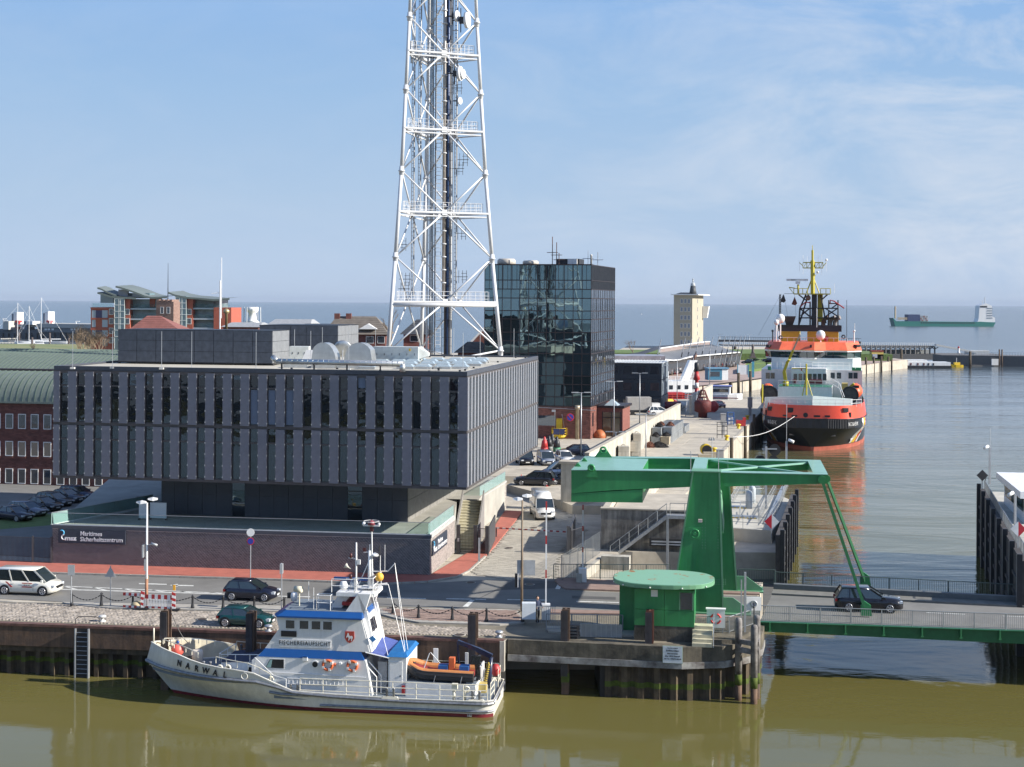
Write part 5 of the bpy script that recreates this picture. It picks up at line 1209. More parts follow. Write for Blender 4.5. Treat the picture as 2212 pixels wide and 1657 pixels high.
b=B();b.box(10.95,13.2,-.1,.12,7.75,7.93);b.build('radar_scanner',m_sb,nv)
text('FURUNO','lettering',m_sw,nv,TM((12.2,-.115,7.84)),.17,'CENTER',.005,1.1,.004,1.25)
b=B();b.lathe([(.26,0),(.3,.2),(.2,.5)],12,(11.6,0,7.2));b.lathe([(.26,0),(.3,.2),(.2,.5)],12,(12.2,.3,7.2));b.build('radar_pedestal',m_sw,nv)
for x,h in((9.1,1.1),(9.95,1.1)):b=B();b.tube((x,.6 if x<9.5 else-1.3,6.07),(x,.6 if x<9.5 else-1.3,6.07+h+.3),.018,5);b.build('whip_antenna',m_sw,nv)
b=B();b.tube((8.75,-.4,6.07),(8.75,-.4,7.0),.05,6);b.tube((8.45,-.4,7.15),(8.95,-.5,7.15),.2,14);b.build('searchlight',mat('lamp_cream',(.6,.56,.42),.5),nv)
b=B();b.lathe([(.2,0),(.24,.3),(.2,.5),(.05,.58)],12,(8.15,.5,6.2));b.build('satellite_dome',m_sw,nv)
b=B();b.cbox((7.75,.9,6.45),(.3,.25,.35));b.build('lamp_box',m_dark,nv)
text('FISCHEREIAUFSICHT','lettering',m_black,nv,TM((9.55,-1.945,4.02)),.38,'CENTER',.006,.86,.0,1.16)
b=B();b.box(7.88,11.25,-1.93,-1.9,3.76,4.27);b.build('name_plate',m_sw,nv)
b=B();b.slab([(12.18,4.9),(12.76,4.9),(12.78,4.45),(12.65,4.25),(12.47,4.15),(12.29,4.25),(12.16,4.45)],-1.975,-1.94);b.build('crest_shield',mat('crest_red',(.45,.06,.04),.5),nv)
hs=[(12.27,4.55),(12.33,4.72),(12.36,4.80),(12.42,4.78),(12.44,4.66),(12.52,4.60),(12.62,4.63),(12.68,4.56),(12.70,4.42),(12.65,4.48),(12.64,4.36),(12.60,4.26),(12.57,4.29),(12.59,4.42),(12.50,4.46),(12.46,4.36),(12.42,4.30),(12.40,4.34),(12.42,4.48),(12.36,4.56),(12.28,4.48),(12.25,4.51)]
b=B();b.a([(x,-1.985,z)for x,z in hs],[tuple(range(len(hs)))]);b.build('white_horse',m_sw,nv)
b=B();b.slab([(7.05,2.45),(7.35,3.0),(8.25,3.0),(8.25,2.45)],-2.175,-2.15);b.build('window',m_black,nv)
b=B();b.slab([(6.98,2.4),(7.3,3.05),(8.3,3.05),(8.3,2.4)],-2.165,-2.152);b.build('window_frame',m_sw,nv)
b=B();b.slab([(7.1,2.47),(7.38,2.98),(7.5,2.98),(7.42,2.47)],-2.18,-2.176);b.build('curtain',mat('curtain_teal',(.25,.4,.38),.8),nv)
b=B();b.tube((10.3,-2.13,2.78),(10.3,-2.2,2.78),.24,18);b.build('porthole',m_sw,nv);b=B();b.tube((10.3,-2.18,2.78),(10.3,-2.215,2.78),.18,18);b.build('porthole_glass',m_black,nv)
m_or=mat('lifebuoy_orange',(.62,.13,.04),.6)
for x in(11.13,12.72):
 t_=B();t_.torus((x,-2.24,2.78),.3,.085,'y',24,8);o=t_.build('lifebuoy',m_or,nv)
 b=B()
 for a_ in(.5,2.1,3.6,5.2):b.cbox((x+.3*cos(a_),-2.25,2.78+.3*sin(a_)),(.15,.19,.15))
 b.build('reflective_band',m_sw,o)
b=B();b.cbox((9.65,-2.2,3.1),(.3,.12,.22));b.cbox((11.95,-2.2,2.85),(.15,.12,.25));b.build('lamp_box',m_sw,nv)
b=B();b.cbox((9.65,-2.2,3.24),(.28,.12,.1));b.build('lamp_cap',m_sb,nv)
b=B();b.tube((11.6,-2.2,2.72),(11.6,-2.2,2.9),.05,8);b.build('smoke_float',m_or,nv)
b=B()
for k in range(14):b.tube((8.6+k*.27,-2.2,1.5),(8.6+k*.27,-2.2,1.85),.015,4)
b.tube((8.5,-2.2,1.5),(12.2,-2.2,1.5),.025,5);b.tube((8.5,-2.2,1.85),(12.2,-2.2,1.85),.025,5);b.build('stowed_ladder',m_sw,nv)
b=B();b.tube((7.2,-2.2,2.2),(13.6,-2.2,2.08),.022,5);b.build('grab_rail',m_sw,nv)
def rail_t(parent,t0,t1,zf,h,sg,mids=2,off=-.12,n=8,step=1.25,curve=True):
 P=[npt(t0+(t1-t0)*i/n,max(zf(0)if not callable(zf)else 0,1),sg,off)for i in range(n+1)]
 P=[(p[0],p[1],zf(p[0]))for p in P];return pipe_rail(parent,P,h,mids,.028,mat('rail_cream',(.72,.68,.55),.5),step=step)
zt_=lambda x:interp(ZT,x)
for sg in(-1,1):
 rail_t(nv,.455,.985,lambda x:.92,1.12,sg,2,-.06)
 rail_t(nv,.2,.37,zt_,.42,sg,0,-.03,5,1.0);rail_t(nv,.01,.14,zt_,.32,sg,0,-.02,6,.9)
pipe_rail(nv,[(3.9,-1.45,2.5),(6.9,-1.9,2.7)],.5,0);pipe_rail(nv,[(3.9,-1.45,2.5),(3.5,-.6,2.35),(3.9,1.45,2.5)],.5,0)
pipe_rail(nv,[(6.4,-2.3,2.35),(7.7,-2.6,1.35),(8.6,-2.8,1.2)],.75,0)
q=npt(1,1.0);pipe_rail(nv,[(21.55,-2.3,.92),(21.6,-.9,.92)],1.1,2,m=MATS['rail_cream']);pipe_rail(nv,[(21.6,.9,.92),(21.55,2.3,.92)],1.1,2,m=MATS['rail_cream'])
b=B();b.tube((-1.2,0,3.2),(-1.2,0,4.2),.05,8);b.build('jack_staff',MATS['rail_cream'],nv)
m_buoy=mat('fender_red',(.70,.12,.09),.5,var=.08)
b=B();b.ball((.35,.25,2.75),.42,18);o=b.build('ball_fender',m_buoy,nv);b=B();b.ball((-.35,.0,2.45),.33,16);b.build('ball_fender',mat('fender_faded',(.66,.25,.19),.6),nv)
b=B();b.lathe([(.08,0),(.12,.15),(.05,.2)],8,(.35,.25,3.15));b.build('rope_eye',m_sb,o)
b=B();b.lathe([(.36,0),(.36,1.0),(.3,1.06)],16,(1.75,.1,1.78));b.build('winch_drum',mat('drum_cream',(.68,.58,.48),.6),nv)
b=B();b.cbox((1.2,.3,2.05),(.5,.5,.5));b.cbox((1.5,-.7,1.95),(.4,.4,.3));b.build('windlass',m_dark,nv)
def bitts(x,y,z=.92,m=m_rub,base=True):
 b=B();
 for d in(-.22,.22):b.lathe([(.08,0),(.08,.5),(.1,.52),(.1,.58)],8,(x+d,y,z+.15))
 b.tube((x-.45,y,z+.45),(x+.45,y,z+.45),.025,6);o=b.build('bitts',m,nv)
 if base:b=B();b.hexa([(x-.6,y-.15,z),(x+.6,y-.15,z),(x+.6,y+.15,z),(x-.6,y+.15,z),(x-.45,y-.12,z+.2),(x+.45,y-.12,z+.2),(x+.45,y+.12,z+.2),(x-.45,y+.12,z+.2)]);b.build('bitt_base',MATS['rail_cream'],o)
bitts(9.1,-2.72);bitts(15.3,-2.78);bitts(20.7,-2.68);bitts(3.1,-1.9,1.9,base=False);bitts(4.3,2.1,2.1,base=False);bitts(20.7,2.6)
for x,y,z in((4.4,-1.9,1.78),(3.5,1.2,1.78),(7.4,-2.45,1.3),(6.0,1.9,1.78),(6.8,2.2,1.78),(3.9,-2.0,1.78)):
 b=B();b.tube((x,y,z),(x,y,z+.45),.07,8);b.torus((x+.1,y,z+.5),.15,.07,'y',12,6);b.build('gooseneck_vent',MATS['rail_cream'],nv)
b=B();b.cbox((4.8,2.2,2.1),(.5,.2,.5));b.cbox((5.8,2.3,2.1),(.4,.2,.4));b.build('deck_box',MATS['rail_cream'],nv)
for i,ch in enumerate('NARWAL'):
 t=.128+i*.0285;z=2.52-.085*i;p=Vector(npt(t,z,-1,.03));q=Vector(npt(t+.03,z-.08,-1,.03));up=(Vector(npt(t,z+.3,-1,.03))-p).normalized()
 xd=(q-p).normalized();nd=xd.cross(up).normalized();up=nd.cross(xd)
 M=Matrix((xd,up,nd)).transposed().to_4x4();M.translation=p
 text(ch,'lettering',m_black,nv,M,.52,'CENTER',.012,.88,.016)
b=B();pz=Vector(npt(.325,2.08,-1,.02));b.torus(pz,.2,.035,'y',16,6);b.build('hawse_ring',m_hull,nv)
text('180','lettering',m_hull,nv,TM((20.3,-2.80,.12)),.22,'CENTER',.02,1)
text('CUXHAVEN','lettering',m_black,nv,TM((LN+.02,0,.62),pi/2,pi/2),.28,'CENTER',.01,1)
b=B();b.hexa([(14.95,-1.8,.92),(16.1,-1.8,.92),(16.1,1.8,.92),(14.95,1.8,.92),(14.95,-1.8,3.35),(16.1,-1.8,3.35),(16.1,1.8,3.35),(14.95,1.8,3.35)]);b.build('aft_casing',m_sw,nv)
b=B();b.hexa([(14.85,-1.9,3.35),(16.2,-1.9,3.35),(16.2,1.9,3.35),(14.85,1.9,3.35),(15.0,-1.6,3.6),(16.05,-1.6,3.6),(16.05,1.6,3.6),(15.0,1.6,3.6)]);b.build('casing_roof',mat('roof_blue_light',(.02,.14,.36),.45),nv)
b=B();b.box(15.05,15.85,-1.83,-1.8,1.1,3.05);b.build('casing_door',m_sw,nv);b=B();b.box(15.7,15.76,-1.86,-1.83,2.1,2.2);b.build('door_handle',m_black,nv)
b=B();b.a([(13.5,-1.9,3.62),(15.0,-1.85,3.3),(15.05,1.6,3.5),(13.6,1.6,3.9),(13.5,-1.9,3.6),(15.0,-1.85,3.28),(15.05,1.6,3.48),(13.6,1.6,3.88)],[(0,1,2,3),(4,7,6,5),(0,4,5,1),(1,5,6,2)]);b.build('awning',mat('awning_blue',(.07,.10,.30),.7,var=.15),nv)
b=B();b.tube((13.5,-1.93,3.6),(15.0,-1.88,3.28),.04,5);b.tube((15.02,-1.88,3.3),(15.07,1.6,3.52),.035,5);b.build('awning_frame',m_sw,nv)
b=B();b.box(14.02,14.6,-.6,1.2,.92,2.7);b.build('inner_door',mat('shade_white',(.6,.62,.64),.5),nv)
b=B();b.path([(13.3,-2.05,3.1),(14.25,-2.05,2.1),(14.25,-2.05,.95)],.04);b.path([(13.5,-1.6,3.1),(14.45,-1.6,2.1),(14.45,-1.6,.95)],.04);b.build('ladder_rail',m_sw,nv)
b=B();b.slab([(16.1,.92),(16.1,1.8),(20.55,1.72),(20.5,.92)],-1.95,1.95);b.build('boat_deck_casing',m_sw,nv)
b=B();b.slab([(16.11,1.8),(16.11,1.83),(20.5,1.75),(20.5,1.72)],-1.9,1.9);b.build('boat_deck',m_deck,nv)
b=B();b.box(19.9,20.3,-1.6,-1.35,1.75,2.0);b.build('deck_box',m_deck,nv)
b=B();b.box(20.45,20.55,0.2,1.95,1.7,2.35);b.build('side_screen',m_sw,nv)
b=B();b.cbox((15.95,-1.97,1.35),(.2,.04,.5));b.build('extinguisher',mat('signal_red',(.42,.03,.03)),nv)
for x in(17.4,19.4):
 b=B();b.hexa([(x-.15,-1.2,1.8),(x+.15,-1.2,1.8),(x+.15,.2,1.8),(x-.15,.2,1.8),(x-.05,-1.1,2.25),(x+.05,-1.1,2.25),(x+.05,.1,2.25),(x-.05,.1,2.25)]);b.build('boat_chock',m_deck,nv)
b=B();b.box(17.2,17.5,1.7,1.8,1.8,3.1);b.build('davit_post',m_sw,nv);b=B();b.box(19.3,19.5,1.7,1.8,1.8,2.9);b.build('davit_post',m_sw,nv)
for u in(0,):
 b=B();b.tube((19.3,-2.6,.92),(19.3,-2.6,1.7),.1,8);b.cbox((19.35,-2.6,1.85),(.35,.3,.35));b.build('vent_box',MATS['rail_cream'],nv)
 b=B();b.tube((20.0,-2.6,.92),(20.0,-2.6,1.6),.08,8);b.torus((20.08,-2.6,1.7),.15,.08,'y',12,6);b.build('gooseneck_vent',MATS['rail_cream'],nv)
b=B();
for a_,c_ in(((14.95,0,8.95),(15.9,-1.2,3.6)),((14.95,0,8.95),(16.0,-.8,3.6)),((14.6,-.3,7.6),(15.9,-1.4,3.6)),((13.7,-1.2,7.3),(14.95,-1.8,3.35))):b.tube(a_,c_,.015,4)
b.build('rigging',m_white,nv)
m_crane=mat('crane_navy',(.02,.028,.065),.4,coat=.3)
b=B();b.tube((21.0,.7,.95),(21.15,.8,2.9),.16,8,.13);b.bar((21.2,.8,2.95),(20.2,.9,3.35),.22,.3);b.bar((20.4,.9,3.3),(18.9,1.1,3.75),.2,.25);b.bar((18.9,1.1,3.75),(19.0,1.1,2.2),.1,.2);b.build('deck_crane',m_crane,nv)
b=B()
for k in range(12):b.tube((20.75-.02*k+(.04*k if k>0 else 0),.2,1.0+k*.14),(20.8+.03*k,.2,1.08+k*.14),.11,8)
b.build('hose_sleeve',mat('hazard_yellow',(.5,.36,.05)),nv)
b=B()
for k in range(12):b.tube((20.78+.025*k,.19,1.075+k*.14),(20.8+.025*k,.19,1.12+k*.14),.113,8)
b.build('hose_stripe',m_black,nv)
b=B();b.box(20.5,21.0,-.5,.1,.92,1.5);b.build('winch',mat('winch_yellow',(.5,.38,.12),.5),nv)
b=B();b.ball((21.35,1.5,1.9),.32,14,1.3);b.build('ball_fender',mat('signal_red',(.42,.03,.03)),nv)
rib=thing('inflatable_boat','orange and black inflatable with outboard on the patrol boat aft deck','dinghy',NF.w(15.95,-.7,2.35),NF.a+radians(0))
m_rio=mat('rib_orange',(.48,.19,.06),.55,var=.12);m_rib=mat('rib_black',(.03,.028,.03),.5)
def tubeloop(b,dz,r,n=8,shrink=0):
 P=[]
 for i in range(25):
  t=i/24;
  if t<.42:P.append((4.4-t/.42*3.6,-.78+shrink,0))
  elif t>.58:P.append((.8+(t-.58)/.42*3.6,.78-shrink,0))
  else:a_=(t-.42)/.16*pi;P.append((.8-.75*sin(a_),-(.78-shrink)*cos(a_),0))
 P=[(x,y,dz+.45*max(0,(1.4-x)/1.4)**1.6-.02*x)for x,y,_ in P];b.path(P,r,n);return P
b=B();tubeloop(b,.0,.27,10);b.build('inflatable_tube',m_rio,rib)
for dz in(-.02,-.1,-.18):b=B();tubeloop(b,dz,.272+.0*dz,10,-.012 if dz==-.02 else.02);b.build('rubbing_strip',m_rib,rib)
b=B();tubeloop(b,.13,.05,6,-.22);b.build('grab_line',m_rib,rib)
b=B();b.loft([[(0.4,-.4,.1),(.4,0,.0),(.4,.4,.1),(.4,.3,.3),(.4,-.3,.3)],[(1.6,-.6,-.2),(1.6,0,-.4),(1.6,.6,-.2),(1.6,.6,0),(1.6,-.6,0)],[(4.3,-.65,-.25),(4.3,0,-.45),(4.3,.65,-.25),(4.3,.65,-.05),(4.3,-.65,-.05)]]);b.build('rigid_hull',mat('rib_red',(.25,.03,.03),.5),rib)
b=B();b.cbox((2.9,0,.45),(.35,.45,.75));b.build('console',mat('console_orange',(.6,.14,.05),.5),rib)
for x in(2.35,3.7):b=B();b.cbox((x,0,.2),(.6,.6,.3));b.build('seat',mat('seat_blue',(.02,.12,.36),.5),rib)
b=B();b.path([(1.15,-.6,.1),(1.45,-.1,1.05),(1.5,0,1.08),(2.2,.5,.1)],.03);b.build('tow_arch',m_steel,rib)
b=B();b.cbox((4.45,0,.75),(.55,.35,.5),0);b.hexa([(4.5,-.1,-.5),(4.75,-.1,-.5),(4.75,.1,-.5),(4.5,.1,-.5),(4.35,-.13,.5),(4.65,-.13,.5),(4.65,.13,.5),(4.35,.13,.5)]);b.tube((4.45,0,-.5),(4.8,0,-.5),.07,8);b.build('outboard_engine',mat('engine_black',(.012,.014,.018),.25,coat=.6),rib)
b=B();
for x in(2.0,3.7):b.path([(x,-1.06,-.1),(x-.1,-1.12,-.55)],.03,5)
b.build('lashing',m_rub,rib)
for p,q,lb in(((.9,.9,3.0),(358.5,1303,0),'bow mooring line leading up to the black steel pile'),((19.8,2.6,1.4),(1022,1328,0),'thin stern mooring line by the crane')):
 a_=Vector(NF.w(*p));x,y,_=G(q[0],1490,WZ);c_=Vector((x+.3,y+.1,1.6 if q[0]<900 else.8));b=B()
 P=[a_.lerp(c_,k/8)+Vector((0,0,-.3*sin(pi*k/8)))for k in range(9)];b.path(P,.025,5);one(b,'mooring_line',m_black,lb,'rope','mooring lines')
SF=Fr((52.6,248.6,WZ),radians(-13.3))
nw=thing('rescue_ship','large black red and white emergency tug Neuwerk seen bow on at the quay','ship',SF.o,SF.a)
m_blk=mat('hull_black',(.014,.014,.018),.32,var=.2,scale=.3,coat=.3)
m_orr=mat('signal_orange',(.78,.075,.03),.38,var=.06,coat=.3)
m_orl=mat('roof_orange',(.85,.16,.07),.45,var=.15,scale=.6)
m_boot2=mat('boot_brick',(.42,.11,.07),.6,var=.3,scale=.5,streak=.2)
m_yel=mat('mast_yellow',(.43,.37,.02),.5,var=.12)
m_blk2=mat('stack_black',(.018,.019,.024),.5)
def sp(cx,cy,y):return SF.py(1612.8+cx*.2954,518.4+cy*.2954,y)
def sx(cx,cy,y):return sp(cx,cy,y)[0]
def sz(cy,y,cx=440):return sp(cx,cy,y)[1]
def hbd(y):
 return interp([(-.6,2.6),(-.3,4.6),(.3,5.9),(1.5,7.0),(3.5,8.0),(7,8.9),(12,9.3),(60,9.3),(78,8.8)],y)
def hbw(y):
 return interp([(0.8,.02),(2.5,1.9),(5,3.9),(9,6.2),(14,8.0),(20,8.9),(28,9.2),(70,9.2),(78,8.2)],y)
ys=[-.6,-.3,.3,1.5,3.5,7,12,18,26,40,60,78]
yw=[.8,1.4,2.4,3.8,5.6,8.6,13,18.5,26,40,60,78]
ZB,ZK,ZR0,ZR=.75,4.1,5.75,8.1
def lvl(z,sg):
 P=[]
 for a_,c_ in zip(ys,yw):
  f=max(0,min(1,(z)/ZK));f=f**1.3;y=c_+(a_-c_)*f;h=hbw(c_)+(hbd(a_)-hbw(c_))*f
  P.append((sg*h,y,z))
 return P
b=B();b.smooth=True
for sg in(-1,1):
 for z0,z1,mi,n in((-2,ZB,1,2),(ZB,ZK,0,6),(ZK,ZR0,0,1)):
  zs=[z0+(z1-z0)*k/n for k in range(n+1)];rings_=[lvl(min(z,ZK)if z>ZK else z,sg)for z in zs]
  rings_=[[(p[0],p[1],z)for p in r]for r,z in zip(rings_,zs)]
  P=[p for r in rings_ for p in r];m=len(ys);F=[(k*m+i,k*m+i+1,(k+1)*m+i+1,(k+1)*m+i)for k in range(n)for i in range(m-1)]
  b.cur=mi;b.a(P,[f if sg>0 else f[::-1]for f in F])
b.smooth=False
L_,R_=[],[]
for z in[-2,ZB]+[ZB+(ZK-ZB)*k/6 for k in range(1,7)]+[ZR0]:
 p=lvl(min(z,ZK),1)[0];L_.append((-p[0],p[1],z));R_.append((p[0],p[1],z))
n=len(L_)
for i in range(n-1):b.cur=1 if i==0 else 0;b.a([L_[i],R_[i],R_[i+1],L_[i+1]],[(0,1,2,3)])
b.cur=0;b.a([(-8.8,78,-2),(8.8,78,-2),(8.8,78,ZR0),(-8.8,78,ZR0)],[(3,2,1,0)])
b.build('hull',[m_blk,m_boot2],nw)
def bowcurve(y1,off):
 P=[(hbd(y)+off,y-off*.6)for y in[q for q in ys if q<=y1]];return[(-x,y)for x,y in P[::-1]]+P
b=B();P=bowcurve(1.5,.12)
fine=[]
for i in range(len(P)-1):
 for k in range(10):fine.append(lerp(P[i],P[i+1],k/10))
fine.append(P[-1]);P2=[(p[0]*(1.0 if i%2 else 1.01),p[1]-(0 if i%2 else.07))for i,p in enumerate(fine)]
m=len(P2);b.a([(p[0],p[1],ZK+.05)for p in P2]+[(p[0],p[1],ZR0-.05)for p in P2]+[(p[0]*.9,p[1]+.6,ZK-.15)for p in P2],[(i,i+1,m+i+1,m+i)for i in range(m-1)]+[(2*m+i,2*m+i+1,i+1,i)for i in range(m-1)])
b.build('bow_fender',mat('fender_rubber',(.03,.03,.032),.7),nw)
b=B();P=bowcurve(18,.0);m=len(P)
def lean(p,k):return(p[0]*(1-.035*k),p[1]+(.25*k))
b.smooth=True
b.a([(p[0],p[1],ZR0)for p in P]+[(*lean(p,1),ZR)for p in P],[(i,i+1,m+i+1,m+i)for i in range(m-1)]);b.smooth=False
b.a([(p[0]*.985,p[1]+.12,ZR0)for p in P]+[(lean(p,1)[0]*.985,lean(p,1)[1]+.12,ZR)for p in P],[(i+1,i,m+i,m+i+1)for i in range(m-1)])
b.a([(*lean(p,1),ZR)for p in P]+[(lean(p,1)[0]*.985,lean(p,1)[1]+.12,ZR)for p in P],[(i,i+1,m+i+1,m+i)for i in range(m-1)])
b.build('bulwark',m_orr,nw)
b=B();b.path([(p[0]*1.005,p[1]-.03,ZR0)for p in P],.1,6);b.build('sheer_strake',m_blk2,nw)
for cx,cy,w,h in((168,1240,.95,.72),(322,1244,.95,.85),(281,1283,.75,.28),(350,1285,1.0,.3),(515,1287,1.1,.35),(591,1287,.9,.3),(724,1245,1.0,.7),(135,1275,.28,.9),(758,1282,.3,.85)):
 x,z=sp(cx,cy,.0);
 yy=interp([(abs(p[0]),p[1])for p in P[m//2:]],abs(x));k=(z-ZR0)/(ZR-ZR0);yy+=.25*k
 sl=0 if abs(x)<4.6 else(1 if x>0 else-1)
 b=B()
 if sl==0:b.cbox((x,yy-.02,z),(w,.12,h))
 else:b.cbox((x,yy+.02,z),(w,.3,h),radians(28)*sl)
 b.build('bulwark_opening',m_black,nw)
x,z=sp(431,1280,-.3);b=B();b.tube((x,-.62,z),(x,-.2,z),.42,18);b.build('hawse_hole',m_black,nw)
b=B();b.prism([(p[0]*.95,p[1]+.3)for p in bowcurve(18,0)],ZR-1.2,ZR-1.0);b.prism([(-8.6,12),(8.6,12),(8.6,77),(-8.6,77)],ZR0-1,ZR0+.2);b.build('deck',mat('deck_green',(.03,.17,.11),.6),nw)
def block(x0,x1,y0,y1,z0,z1,m=m_sw,name='superstructure',ch=0.):
 b=B();b.prism([(x0+ch,y0),(x1-ch,y0),(x1,y0+ch),(x1,y1),(x0,y1),(x0,y0+ch)],z0,z1);return b.build(name,m,nw)
m_wgr=mat('ship_white_green',(.70,.78,.76),.4,var=.05)
x0,x1=sx(130,1190,3),sx(775,1190,3);zb=sz(1180,3)
b=B();zt0,zt1=sz(1160,3),sz(1140,2)
b.hexa([(x0,4.5,ZR-1),(0,2.2,ZR-1),(0,2.5,ZR-1),(x0,4.8,ZR-1),(x0,4.5,zt0),(0,2.2,zt1),(0,2.5,zt1),(x0,4.8,zt0)])
b.hexa([(0,2.2,ZR-1),(x1,4.5,ZR-1),(x1,4.8,ZR-1),(0,2.5,ZR-1),(0,2.2,zt1),(x1,4.5,zt0),(x1,4.8,zt0),(0,2.5,zt1)]);b.build('breakwater',m_wgr,nw)
pipe_rail(nw,[(-8.4,3.9,ZR-.3),(-6.6,1.6,ZR-.3),(0,1.2,ZR-.3),(6.6,1.6,ZR-.3),(8.4,3.9,ZR-.3)],1.25,1,.04,m_sw,step=1.4)
zA=sz(1075,8);block(sx(228,1100,8),sx(625,1100,8),8,15,ZR-1,zA,m_sw,'superstructure')
block(sx(228,1100,8)+.1,sx(625,1100,8)-.1,8.05,15,zA,zA+.04,MATS['deck_green'],'deck')
pipe_rail(nw,[(sx(232,1075,8),8.1,zA),(sx(500,1075,8),8.1,zA),(sx(672,1075,8),8.1,zA)],1.1,1,.04,m_sw)
zB_=sz(940,15);block(sx(325,1000,15),sx(580,1000,15),15,24,zA,zB_,m_sw,'superstructure',0)
zW=sz(1165,18);block(sx(108,1000,19),sx(845,1000,19),19,40,ZR-1.5,sz(948,19),m_sw,'superstructure')
block(sx(180,900,21),sx(836,900,21),20.5,36,sz(960,21),sz(862,21),m_wgr,'superstructure',1.5)
pipe_rail(nw,[(sx(180,940,18.5),18.5,sz(938,18.5)),(sx(480,940,15.2),15.2,sz(938,15.2)),(sx(840,940,18.5),18.5,sz(938,18.5))],1.1,1,.035,m_sw)
b=B();xa,za=sp(770,955,18.9);xb,zb=sp(838,932,18.9);b.box(xa,xb,18.8,18.99,za,zb);b.build('green_panel',mat('panel_green',(.02,.28,.12),.5),nw)
b=B();xa,za=sp(155,950,18.9);xb,zb=sp(178,925,18.9);b.box(xa,xb,18.8,18.99,za,zb);b.build('green_panel',MATS['panel_green'],nw)
for cx in(357,393,428,463,498,534,570):
 x,z=sp(cx,1003,15);b=B();b.box(x-.33,x+.33,14.95,14.99,z-.62,z+.62);b.build('window',glassmat('ship_glass',(.03,.045,.06),.06,spec=1),nw)
for cx in(155,190,629,675,760,796):
 x,z=sp(cx,992,19);b=B();b.box(x-.38,x+.38,18.95,18.99,z-.55,z+.55);b.build('window',MATS['ship_glass'],nw)
for x0_,x1_,zz in((335,360,1040),(460,552,1040)):
 xa,z=sp(x0_,zz,14.6);xb=sx(x1_,zz,14.6);b=B();b.box(xa,xb,14.4,14.9,z-.3,z+.5);b.build('deck_locker',mat('locker_red',(.22,.03,.03),.5),nw)
zw0,zw1=sz(865,21),sz(812,21)
pl=[(135,24.5),(176,22.2),(240,20.8),(330,20.8),(495,19.6),(580,20.8),(735,20.8),(790,22.4),(838,24.5)]
P0=[(sx(cx,860,y)*.985,y+.35)for cx,y in pl];P1=[(sx(cx,812,y),y-.35)for cx,y in pl]
b=B();m_=len(P0);b.a([(*p,zw0)for p in P0]+[(*p,zw1)for p in P1]+[(P0[0][0],36,zw0),(P0[-1][0],36,zw0),(P1[0][0],36,zw1),(P1[-1][0],36,zw1)],[(i,i+1,m_+i+1,m_+i)for i in range(m_-1)]+[(m_-1,2*m_+1,2*m_+3,2*m_-1),(2*m_,0,m_,2*m_+2)]);b.build('bridge_window',glassmat('bridge_glass',(.012,.035,.035),.05,.01,.5,spec=1),nw)
b=B()
for i in range(m_-1):
 n_=max(1,round(abs(P0[i+1][0]-P0[i][0])/1.25))
 for k in range(n_+1):
  a_,c_=lerp(P0[i],P0[i+1],k/n_),lerp(P1[i],P1[i+1],k/n_);b.bar((a_[0],a_[1]-.03,zw0),(c_[0],c_[1]-.03,zw1),.09,.08,(0,1,0))
b.build('mullion',m_blk2,nw)
b=B();
for Q,z in((P0,zw0),(P1,zw1)):
 for i in range(m_-1):b.bar((Q[i][0],Q[i][1]-.04,z),(Q[i+1][0],Q[i+1][1]-.04,z),.12,.22)
b.build('window_sill',m_sw,nw)
zr0,zr1=sz(806,20),sz(748,21)
R0=[(p[0]*1.01,p[1]-.3)for p in P1];R1=[(p[0]*.935,p[1]+1.5)for p in P1]
b=B();b.loft([[(*p,zr0)for p in R0]+[(R0[-1][0],36,zr0),(R0[0][0],36,zr0)],[(*p,zr1)for p in R1]+[(R1[-1][0],36,zr1),(R1[0][0],36,zr1)]]);b.build('bridge_roof',m_orl,nw)
for cx,cy in((165,775),(806,775)):x,z=sp(cx,cy,23);b=B();b.cbox((x,22.9,z),(.7,1.2,.5),radians(30 if x>0 else-30));b.build('roof_opening',m_blk2,nw)
b=B();x,z=sp(470,776,20);b.cbox((x,19.9,z),(.35,.5,.5));b.build('horn',m_blk2,nw)
pipe_rail(nw,[(sx(250,740,23),23,zr1),(sx(735,740,23),23,zr1)],.8,0,.035,m_sw)
for c0,c1 in((241,386),(443,671)):
 xa,xb=sx(c0,700,27),sx(c1,700,27);block(xa,xb,27,33,zr1-.5,sz(670,27),m_yel,'funnel')
xa,xb=sx(228,650,26.7),sx(694,650,26.7);b=B();b.box(xa,xb,26.7,26.9,sz(669,26.7),sz(640,26.7));b.box(xa,xb,33,33.2,sz(669,26.7),sz(625,26.7));b.box(xa,xa+.2,26.9,33,sz(669,26.7),sz(625,26.7));b.box(xb-.2,xb,26.9,33,sz(669,26.7),sz(625,26.7))
b.box(sx(420,650,26.7),xb,26.6,26.7,sz(669,26.7),sz(625,26.7))
for k in(625,633,640):b.bar((xa,26.75,sz(k,26.7)),(sx(420,650,26.7),26.75,sz(k,26.7)),.1,.1)
b.build('funnel_collar',m_blk2,nw)
x,z=sp(582,722,26.9);b=B();b.box(x-.4,x+.4,26.8,26.95,z-.45,z+.45);b.build('panel',mat('signal_red',(.42,.03,.03)),nw)
b=B();x,z=sp(314,625,28);b.loft([[(x-.6,27.5,z),(x+.6,27.5,z),(x+.6,28.5,z),(x-.6,28.5,z)],[(x-1.2,27,z+1.8),(x+1.2,27,z+1.8),(x+1.2,29,z+1.8),(x-1.2,29,z+1.8)]]);b.build('ventilator',m_blk2,nw)
m_exh=mat('exhaust_rust',(.16,.09,.07),.6,.4,var=.5,scale=2)
